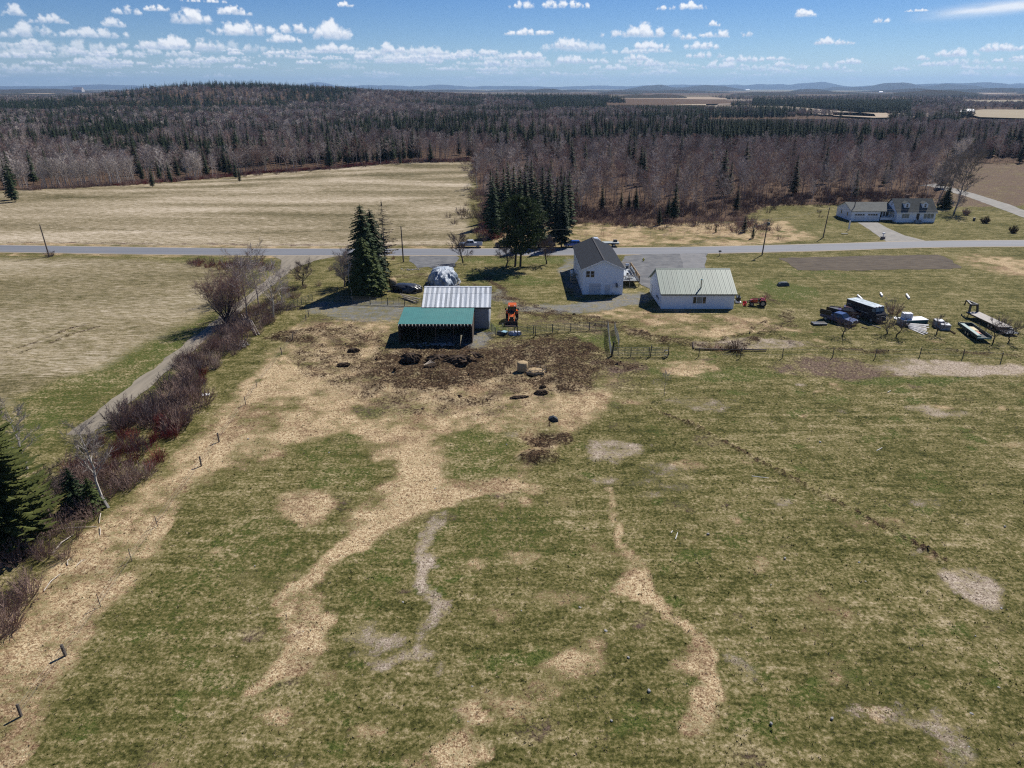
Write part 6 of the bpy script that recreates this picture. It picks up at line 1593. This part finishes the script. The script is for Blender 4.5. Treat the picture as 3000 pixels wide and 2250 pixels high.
def round_bale(label, loc, rz, r=.78, L=1.3, up=False):
    vs = MB(); N_ = 22
    pts_ = [(-L/2, r*.05), (-L/2, r*.82), (-L/2+.1, r), (L/2-.1, r), (L/2, r*.82), (L/2, r*.05)]
    V_ = []
    for (x, q) in pts_:
        for i in range(N_):
            a = 6.2832*i/N_; w = q*(1+.05*math.sin(i*2.7+x*5))
            V_.append((x, w*math.cos(a), r+w*math.sin(a)) if not up else (w*math.cos(a), w*math.sin(a), L/2+x))
    F_ = [(j*N_+i, j*N_+(i+1) % N_, (j+1)*N_+(i+1) % N_, (j+1)*N_+i) for j in range(5) for i in range(N_)]
    vs.add(V_, F_); o = vs.build('round_bale', straw_m, smooth=True); o.location = loc; o.rotation_euler = (0,0,rz); return tag(o, label, 'hay bale')
round_bale('round tan bale at the left end of the black plastic heap', (-24.6,143.4,0), .4, .95)
bp = P(1531,1091)
round_bale('half-eaten round hay bale standing in the ring feeder', (bp.x,bp.y+.3,0), .3, .78, 1.5, True)
t = thing('bale_feeder', 'rusty ring feeder with loose hay spilling to its right', 'feeder', (bp.x+1.9,bp.y-.1,0))
for k in range(9):
    a = .4+k*.7; x = 1.6*math.cos(a)*1.0; y_ = 1.15*math.sin(a); b = MB()
    b.bar((x,y_,-.1),(x+.04,y_,1.15), .06)
    b.build('upright', mat('rusty_bar', (.06,.045,.04), .8), t)
b = MB()
for z_ in (.35,.75):
    for k in range(8):
        a = .4+k*.7; a2 = a+.7; b.bar((1.6*math.cos(a),1.15*math.sin(a),z_),(1.6*math.cos(a2),1.15*math.sin(a2),z_-.05), .05)
b.build('ring_rail', woodg, t)
o = mound(71, 1.5, .9, .55, 26, 8, .35, 1.6).build('hay_heap', straw_m); o.location = (bp.x+1.9,bp.y,0); tag(o, 'loose hay heaped inside the ring feeder', 'hay heap')
manure = mat('manure', (.030,.019,.012), .95, col2=(.10,.065,.04), scale=5, bump=.06)
mg = 'dark manure heaps in the yard'
for i, (px, py, rx, ry, h, lab) in enumerate(((1345,1062,2.3,1.3,.95,'largest dark manure heap with straw in it, right of the lying poles'), (1205,1052,1.5,1.0,.8,'rounded black manure heap left of the lying poles'),
        (1287,1055,2.0,1.0,.7,'low dark heap behind the lying poles'), (1385,1045,1.6,.9,.6,'strawy heap at the right end of the churned ground'), (1585,1153,.9,.5,.45,'small dark heap below the ring feeder'), (1590,1135,.45,.3,.3,'tiny heap just above the small one below the feeder'),
        (1035,1030,.9,.6,.5,'dark clump below the left corner of the lean-to shadow'), (1008,1070,.9,.5,.35,'low clump at the far left of the churned yard'), (1520,1165,1.2,.4,.25,'flat clods left of the small heap below the feeder'), (1262,1075,1.0,.5,.3,'flat heap in front of the lying poles'))):
    p = P(px, py); o = mound(80+i, rx, ry, h*1.15, 40, 14, .55, 3.0, 1.1).build('manure_heap', manure, rz=rb.uniform(-.3,.3)); o.location = p; tag(o, lab, 'manure heap', mg)
for k in range(5):
    p = P(1242+k*5, 1078-k*1.6); q = P(1262+k*3.5, 1066+k*2.2); b = MB(); b.tube(p+Vector((0,0,.45)), q+Vector((0,0,.6)), .05, .035, 5); o = b.build('wooden_pole', mat('barkless_pole', (.55,.46,.36), .8))
    tag(o, '%s pale pole of the bundle lying on the manure' % ('leftmost','second','middle','fourth','rightmost')[k], 'pole', 'pale poles on the manure')
o = MB().prof([(-.62,0,.3),(-.45,.42,.30),(.05,.62,.22),(.55,.3,.25),(.66,0,.3)], .4).build('dark_tub', mat('tub_slate', (.03,.038,.045), .5)); o.location = P(1620,1232); tag(o, 'dark slate-coloured overturned tub alone in the straw', 'tub')
# stock tank, bag, small things by the corral
p = P(1473,980); t = thing('stock_tank', 'dark stock tank with a pale blue lid inside the corral corner', 'tank', (p.x,p.y,0), R(-28))
b = MB(); b.box(-.9,.7,-.4,.4,0,.5); b.build('tank_body', mat('tank_black', (.02,.025,.03), .5), t); b = MB(); b.box(-.1,.75,-.42,.42,.505,.60); b.build('lid', mat('pale_blue', (.42,.68,.78), .4), t)
p = P(1508,980); t = thing('feed_bag_pile', 'white plastic feed bags heaped against the corral rails', 'bag heap', (p.x,p.y,0))
mound(95, 1.05, .5, .62, 30, 8, .4, 1.6).build('bag', mat('bag_white', (.74,.76,.82), .4, col2=(.20,.24,.36), scale=2.2), t)
p = P(1473,955); t = thing('yellow_bucket', 'small cream bucket on the grass in front of the orange tractor', 'bucket', tuple(p)); b = MB(); b.tube((0,0,0),(0,0,.38), .13, .16, 10); b.build('bucket_body', mat('cream', (.65,.62,.35), .5), t)
b = MB(); b.tube((0,0,.385),(0,0,.40), .165, .165, 10); b.build('rim', dark, t)
p = P(1885,765); t = thing('hydrant', 'small yellow hydrant standing in the stone parking area', 'hydrant', tuple(p)); b = MB(); b.tube((0,0,0),(0,0,.55), .22, .2, 10); b.tube((0,0,.55),(0,0,.78), .2, .06, 10); b.build('hydrant_body', mat('yellow', (.65,.55,.08), .5), t); b = MB(); b.tube((-.32,0,.4),(.32,0,.4), .08, .08, 8); b.build('outlet', dark, t)
p = P(2108,750); t = thing('mailbox', 'black mailbox on a post beside the parking entrance', 'mailbox', tuple(p), .2); b = MB(); b.box(-.05,.05,-.05,.05,-.1,1.05); b.build('post', wooddk, t); b = MB(); b.prof([(-.32,1.06),(-.32,1.28),(-.2,1.36),(.2,1.36),(.32,1.28),(.32,1.06)], .15); b.build('box', black, t)
p = P(2586,700); t = thing('mailbox', 'mailbox set in a stone planter at the foot of the far drive', 'mailbox', tuple(p)); b = MB(); b.tube((0,0,0),(0,0,.6), .7, .55, 8); b.build('planter', mat('stone_planter', (.30,.22,.19), .9, col2=(.15,.11,.1), scale=3), t); b = MB(); b.box(-.08,.08,-.08,.08,.6,1.6); b.box(-.35,.35,-.18,.18,1.4,1.75); b.build('box', trim, t); b = MB(); b.box(-.7,.7,-.3,.3,.6,.72); b.build('cap_stone', concrete, t)
p = P(2486,675); t = thing('white_sign', 'tall narrow white sign standing on the far lawn', 'sign', tuple(p), R(35)); b = MB(); b.box(-.35,.35,-.03,.03,.35,2.75); b.build('sign_board', trim, t); b = MB(); b.bar((-.36,0,0),(-.36,0,2.75), .07); b.bar((.36,0,0),(.36,0,2.75), .07); b.build('sign_post', mat('sign_post', (.5,.52,.54), .5), t)
p = P(2474,686); o = MB().box(-.9,.9,-.3,.3,0,.15).build('sign_plinth', dark); o.location = p; tag(o, 'low dark slab in the grass below the white sign', 'slab')
p = P(2853,647); t = thing('barrel', 'dark barrel on the far lawn between the round bushes', 'barrel', tuple(p)); b = MB(); b.tube((0,0,0),(0,0,.95), .35, .35, 12); b.build('barrel_body', dark, t); b = MB(); b.tube((0,0,.3),(0,0,.34), .37, .37, 12); b.tube((0,0,.62),(0,0,.66), .37, .37, 12); b.build('hoop', mat('hoop', (.12,.1,.09), .6), t)
p = P(1688,860); b = MB()
for k in range(24):
    a = 6.2832*k/24; a2 = 6.2832*(k+1)/24
    for z_ in (.25,.8): b.bar((1.3*math.cos(a),1.3*math.sin(a),z_),(1.3*math.cos(a2),1.3*math.sin(a2),z_), .05)
    if k % 3 == 0: b.bar((1.3*math.cos(a),1.3*math.sin(a),0),(1.3*math.cos(a),1.3*math.sin(a),.82), .05)
o = b.build('wire_ring', mat('rusty_ring', (.16,.12,.11), .7)); o.location = p; tag(o, 'round wire pen in the shade at the left corner of the long white house', 'wire pen')
# brown machinery scrap and brush pile
for px, py, rx, ry, h, lab in ((850,905,2.6,1.6,1.3,'tangled dark brush pile behind the pale-barked tree'), (670,1000,1.6,1.1,1.2,'dark brush pile at the foot of the copse by the lane'), (690,1020,1.2,.8,.6,'low pile of dead branches below the copse')):
    p = P(px, py); b = MB()
    for k in range(150):
        a = rb.uniform(0,6.28); r1 = rb.random(); q = Vector((rx*r1*math.cos(a), ry*r1*math.sin(a), h*(1-r1)*rb.random())); d = rvec(rb); d.z *= .35
        b.tube(q-d*.7, q+d*.7, .03, .012, 3, caps=False)
    o = b.build('brush_pile', darktw); o.location = p; tag(o, lab, 'brush pile')
pos_ = [((708,932),(732,963)),((715,930),(740,970)),((727,942),(748,980)),((733,948),(752,984)),((738,950),(760,982))]
for k, (a, c) in enumerate(pos_):
    a = P(*a); c = P(*c); b = MB(); b.tube(a+Vector((0,0,.75)), c+Vector((0,0,.12)), .09, .08, 6); o = b.build('fence_rail_pole', mat('silver_wood', (.55,.50,.45), .85, col2=(.35,.31,.28), scale=3))
    tag(o, '%s grey pole of the bundle leaning on the bank below the copse' % ('leftmost','second','middle','fourth','rightmost')[k], 'pole', 'grey poles leaning on the bank')
# fallen birch trunks at the left
for a, c, r_, lab in (((105,1566),(285,1546),.06,'long white fallen birch stem lying towards the big pine'), ((296,1508),(292,1535),.05,'short white branch lying upright in the picture above the fallen stem'), ((293,1550),(294,1572),.045,'small curved white branch below the end of the fallen stem'),
        ((155,1625),(215,1570),.07,'grey fallen log slanting through the brush'), ((130,1735),(178,1684),.05,'long pale stick at the lower edge of the brush'), ((200,1660),(206,1640),.04,'short white forked stick at the brush edge'), ((225,1662),(250,1642),.03,'thin pale stick right of the forked one')):
    a = P(*a); c = P(*c); m_ = (a+c)/2+Vector((rb.uniform(-.15,.15), rb.uniform(-.15,.15), .25)); b = MB(); b.tube(a+Vector((0,0,.15)), m_, r_, r_*.8, 6); b.tube(m_, c+Vector((0,0,.12)), r_*.8, r_*.5, 6); o = b.build('fallen_branch', mat('dead_birch', (.62,.56,.48), .85, col2=(.40,.34,.28), scale=3)); tag(o, lab, 'branch')
for a, c, lab in (((2202,1396),(2252,1402),'long white pipe lying in the open pasture'), ((2568,1321),(2584,1313),'short white stick lying in the right of the pasture'), ((1979,1580),(1985,1562),'small white stick in the pasture right of centre'), ((1966,1562),(1970,1556),'tiny white chip above the small white stick'), ((2600,1150),(2609,1145),'thin white stick below the pale thatch strip')):
    a = P(*a); c = P(*c); b = MB(); b.tube(a+Vector((0,0,.05)), c+Vector((0,0,.06)), .04, .03, 6); tag(b.build('white_stick', mat('bleached', (.72,.71,.68), .7)), lab, 'stick')
o = MB().box(-.5,.5,-.35,.35,.02,.14).build('scrap_sheet', trim); o.location = P(602,1158); o.rotation_euler = (0,0,.3); tag(o, 'small white panel lying at the edge of the hedge', 'sheet')
o = MB().box(-.45,.3,-.2,.2,.0,.5).build('yellow_scrap', mat('pale_yellow', (.62,.56,.30), .7)); o.location = P(798,922); tag(o, 'pale yellow scrap beside the pale-barked tree trunk', 'scrap')
# stones in the pasture: countable few big ones
for k in range(34):
    px = rb.uniform(700, 2950); py = rb.uniform(1250, 2200); p = P(px, py); s = rb.uniform(.07,.16)
    if k == 0: stone = mound(120, 1, .8, .6, 10, 4, .4, 1.5)
    o = link('field_stone', bpy.data.meshes.get('field_stone') or stone.mesh('field_stone', mat('stone', (.36,.35,.33), .9, col2=(.2,.2,.19), scale=3)), loc=(p.x, p.y, 0), rz=rb.uniform(0,6)); o.scale = (s,)*3; tag(o, 'small grey stone lying in the pasture grass', 'stone', 'stones in the pasture')

# timber edge of the weedy bed
plank('long dark timber edging the weedy bed in front', (2035,1025), (2245,1028), .2, wooddk, 'edging_timber', t_=.2)
plank('short dark timber at the left end of the weedy bed', (2032,1023), (2030,1006), .2, wooddk, 'edging_timber', t_=.2)

# ------------------------------------------------------------------ fences
post_m = mat('grey_post', (.14,.12,.105), .9, col2=(.07,.06,.05), scale=5)
def fence_post(label, px, py, h, w, lean_, group, m=None, wire=None):
    p = P(px, py); o = MB(); o.bar((0,0,-.2),(lean_[0],lean_[1],h), w, w); ob = o.build('fence_post', m or post_m, loc=(p.x,p.y,0)); return tag(ob, label, 'fence post', group), p
rp = []
for k, (px, py) in enumerate(((2046,1045),(2168.7,1048),(2292,1048),(2438.7,1046),(2563,1049.5),(2693.7,1046),(2819.5,1049.5),(2932,1060))):
    o, p = fence_post('%s post from the left of the wire fence along the machinery yard' % ORD[k], px, py, 1.5, .09, (rb.uniform(-.05,.1),0), 'posts of the wire fence below the yard', dark if k % 2 else None); rp.append(p)
lp = []
LP_ = ((63,2100,1.05,.13),(193,1921,1.0,.16),(296,1779,1.3,.04),(387,1646,1.35,.045),(462,1543,1.15,.05),(590,1365,1.15,.13),(642,1293,1.1,.13),(720,1185,1.1,.07),(752,1135,1.1,.06),(826.5,1039,1.15,.11),(858,995,1.4,.10),(897,940,1.1,.11),(905.6,928.5,1.3,.11))
for k, (px, py, h, w) in enumerate(LP_):
    o, p = fence_post('%s post, counted from the bottom of the photo, of the left pasture fence' % ORD[k], px, py, h, w, (rb.uniform(-.12,.05), rb.uniform(-.05,.05)), 'posts of the left pasture fence'); lp.append(p)
def wires(name, label, pts, zs_, r=.006, sag=0):
    b = MB()
    for a, c in zip(pts[:-1], pts[1:]):
        for z_ in zs_: b.bar(a+Vector((0,0,z_)), c+Vector((0,0,z_)), r*2)
    return tag(b.build(name, mat('wire', (.20,.20,.20), .5, metal=.4)), label, 'wire')
wires('fence_wire', 'thin wires strung along the posts below the machinery yard', rp, (.5,1.3)); wires('fence_wire', 'thin wires strung along the left pasture fence', lp, (.5,.95))

# corral panels: frame, uprights, bars
pipe_m = mat('panel_pipe', (.055,.065,.070), .5, spec=.5)
PL = 3.1
proto_panel = None
def make_panel(label, group):
    t = thing('corral_fence', label, 'fence panel', group=group)
    for x in (.03, PL-.03): b = MB(); b.bar((x,0,0),(x,0,1.5), .06); b.build('end_post', pipe_m, t)
    b = MB(); b.bar((PL*.34,0,.2),(PL*.34,0,1.45), .045); b.build('upright', pipe_m, t); b = MB(); b.bar((PL*.67,0,.2),(PL*.67,0,1.45), .045); b.build('upright', pipe_m, t)
    b = MB(); b.bar((.06,0,0),(PL-.06,0,0), .045); me_ = b.mesh('bar', pipe_m)
    for k in range(6): link('bar', me_, t, (0,0,.22+k*.245))
    return t
def run(a, c, label, group, wob=.12):
    global proto_panel
    a = Vector(a); c = Vector(c); n = max(1, round((c-a).length/PL)); a0 = rb.uniform(-wob, wob); prev = a
    for k in range(n):
        q = a.lerp(c, (k+1)/n)+(Vector((rb.uniform(-wob,wob), rb.uniform(-wob,wob))) if k < n-1 else Vector((0,0)))
        d = q-prev; lab = label.replace('#', ORD[k]); rz = math.atan2(d.y, d.x)
        if proto_panel is None: proto_panel = make_panel(lab, group); o = proto_panel
        else: o = copy_tree(proto_panel, label=lab); o['group'] = group
        o.location = (prev.x, prev.y, 0); o.rotation_euler = (0,0,rz); o.scale = (d.length/PL, 1, 1); prev = q
CG = 'pipe panels of the corral'
run((-2.7,111.9), (16.3,115.6), '# panel from the left of the long corral row below the orange tractor', CG)
run((16.3,115.6), (15.2,102.4), '# panel, going towards the camera, of the corral row right of the green grass strip', CG)
run((17.4,115.2), (16.9,106.0), '# panel, going towards the camera, of the second row just right of the first', CG)
run((15.3,102.2), (23.9,102.1), '# panel from the left of the short corral row nearest the pasture', CG)
run((-4.3,116.6), (-2.7,111.9), '# panel running from the barn corner towards the stock tank', CG)
run((-33.5,131.2), (-17.0,129.4), '# panel from the left of the row between spruces and barn', CG)
run((-41.2,127.4), (-38.4,132.8), '# panel of the gate beside the pale-barked tree', CG, .02)
t = tag(MB().bar((15.25,102.2,-.2),(15.5,102.4,2.3), .22).build('corral_post', black), 'thick black post at the near corner of the corral', 'post')
for px, py, lab in ((1515,984,'thick post in the corral row behind the white bags'), (1568,984,'leaning thick post in the middle of the long corral row'), (1905,1045,'tall post in the short corral row')):
    p = P(px, py); tag(MB().bar((p.x,p.y,-.2),(p.x+.1,p.y,1.8), .12).build('corral_post', dark), lab, 'post')
p = P(1955,1043); t = thing('wire_spool', 'coiled wire spool hanging at the right end of the short corral row', 'wire spool', (p.x-.2,p.y-.1,0)); b = MB(); b.tube((0,-.2,.55),(0,.2,.55), .42, .42, 14, caps=False); b.build('coil', dark, t); b = MB(); b.bar((.3,0,-.1),(.3,0,1.9), .1); b.build('post', dark, t)

# utility poles
polem = mat('pole_wood', (.16,.13,.11), .9, col2=(.09,.075,.065), scale=4)
def upole(label, base, h, lean_, arm=True, tr_=False, seed=0):
    p = P(*base); t = thing('utility_pole', label, 'utility pole', (p.x,p.y,0), group='utility poles along the road'); top = Vector((lean_[0],lean_[1],h))
    b = MB(); b.tube((0,0,-.3), top, .17, .12, 8); b.build('pole', polem, t)
    b = MB(); b.tube(top-Vector((0,0,.05)), top+Vector((0,0,.18)), .05, .03, 6); b.build('insulator', mat('porcelain', (.3,.28,.26), .4), t)
    if tr_:
        b = MB(); b.tube((.32+top.x,0+top.y,h-1.5),(.32+top.x,top.y,h-.75), .24, .24, 12); b.build('transformer', mat('transformer_grey', (.10,.12,.13), .5), t)
    return Vector((p.x,p.y,0))+top
T0 = upole('leftmost utility pole, leaning left, on the near verge of the road', (144,751), 7.6, (-.5,.2))
T1 = upole('utility pole right of the dark spruce clump', (1182,768), 8.3, (-.1,0))
T2 = upole('utility pole with a grey transformer right of the parking area', (2232.5,747), 8.7, (.35,0), tr_=True)
T3 = upole('utility pole across the road left of the dormered house', (2411,696), 8.1, (.45,0))
T4 = upole('thin pole in front of the garage of the dormered house', (2496,644), 7.5, (.2,.2))
def cable(name, label, a, c, sag=.8, r=.018, m=None):
    b = MB(); prev = a
    for k in range(1, 13):
        q = a.lerp(c, k/12)-Vector((0,0,sag*4*(k/12)*(1-k/12))); b.tube(prev, q, r, r, 3, caps=False); prev = q
    tag(b.build(name, m or mat('cable_black', (.05,.05,.05), .6)), label, 'cable')
cable('power_cable', 'power line from the leftmost pole to the pole by the spruces', T0, T1, 1.6)
cable('power_cable', 'power line from the spruces to the transformer pole', T1, T2, 1.5)
cable('power_cable', 'power line crossing the road to the pole left of the dormered house', T2, T3, .6)
cable('power_cable', 'power line running off to the right from the pole across the road', T3, Vector((190,206,8.2)), 1.5)
cable('power_cable', 'power line leaving the leftmost pole out of the picture', T0, Vector((-190,188,8)), 1)
cable('guy_cable', 'pale cable slanting down from the transformer pole to the parking area', T2-Vector((0,0,.8)), P(1975,742)+Vector((0,0,1.2)), .3, .025, mat('cable_pale', (.6,.58,.55), .6))
cable('service_cable', 'thin cable from the far pole to the dormered house', T3-Vector((0,0,.4)), Vector((105.0,222.5,3.4)), .4)
# rock rubble where the barn stands and beside the bank
for px, py, rx, ry, n_, nm, lab in ((1290,1010,3.6,.7,90,'rubble','white and grey rubble at the foot of the lean-to'), (705,1010,1.6,2.6,70,'bank_stones','loose stones on the bank below the copse'), (1205,790,2.5,.9,40,'scrap_stones','broken boards and stones beyond the tarped heaps')):
    b = MB(); c = P(px, py)
    for k in range(n_):
        s = rb.uniform(.05,.2); x = c.x+rb.gauss(0,rx*.5); y_ = c.y+rb.gauss(0,ry*.5); b.box(x-s,x+s*rb.uniform(.6,1.2),y_-s*.7,y_+s*.7,-.05,s*.7, mtx=None)
    tag(b.build(nm, mat('rubble_grey', (.42,.40,.37), .9, col2=(.18,.17,.16), scale=2.5)), lab, kind='stuff')
# silage plank pile near the left corral row
for k in range(3):
    a = P(1172+k*6, 868+k*3); c = P(1230+k*3, 883+k*2); plank('%s weathered plank of the stack beside the barn' % ('upper','middle','lower')[k], (1172+k*5,869+k*3), (1232-k*6,884+k*3), .3, woodg, z=.5-k*.15, group='weathered planks beside the barn')

# ------------------------------------------------------------------ haze
HZ = MB().box(-33000,33000,-3200,34000,-60,430)
hz = HZ.build('haze', bpy.data.materials.new('haze')); tag(hz, kind='stuff')
hm = hz.data.materials[0]; hm.use_nodes = True; hm.node_tree.nodes.clear()
pv = nd(hm.node_tree, 'ShaderNodeVolumePrincipled'); pv.inputs['Color'].default_value = (.42,.66,1,1); pv.inputs['Density'].default_value = 4.5e-5; pv.inputs['Anisotropy'].default_value = 0.2
ho = nd(hm.node_tree, 'ShaderNodeOutputMaterial'); hm.node_tree.links.new(pv.outputs[0], ho.inputs['Volume'])
print('tris', sum(len(p.vertices)-2 for me_ in bpy.data.meshes if len(me_.polygons) < 60000 for p in me_.polygons), 'objects', len(bpy.data.objects))
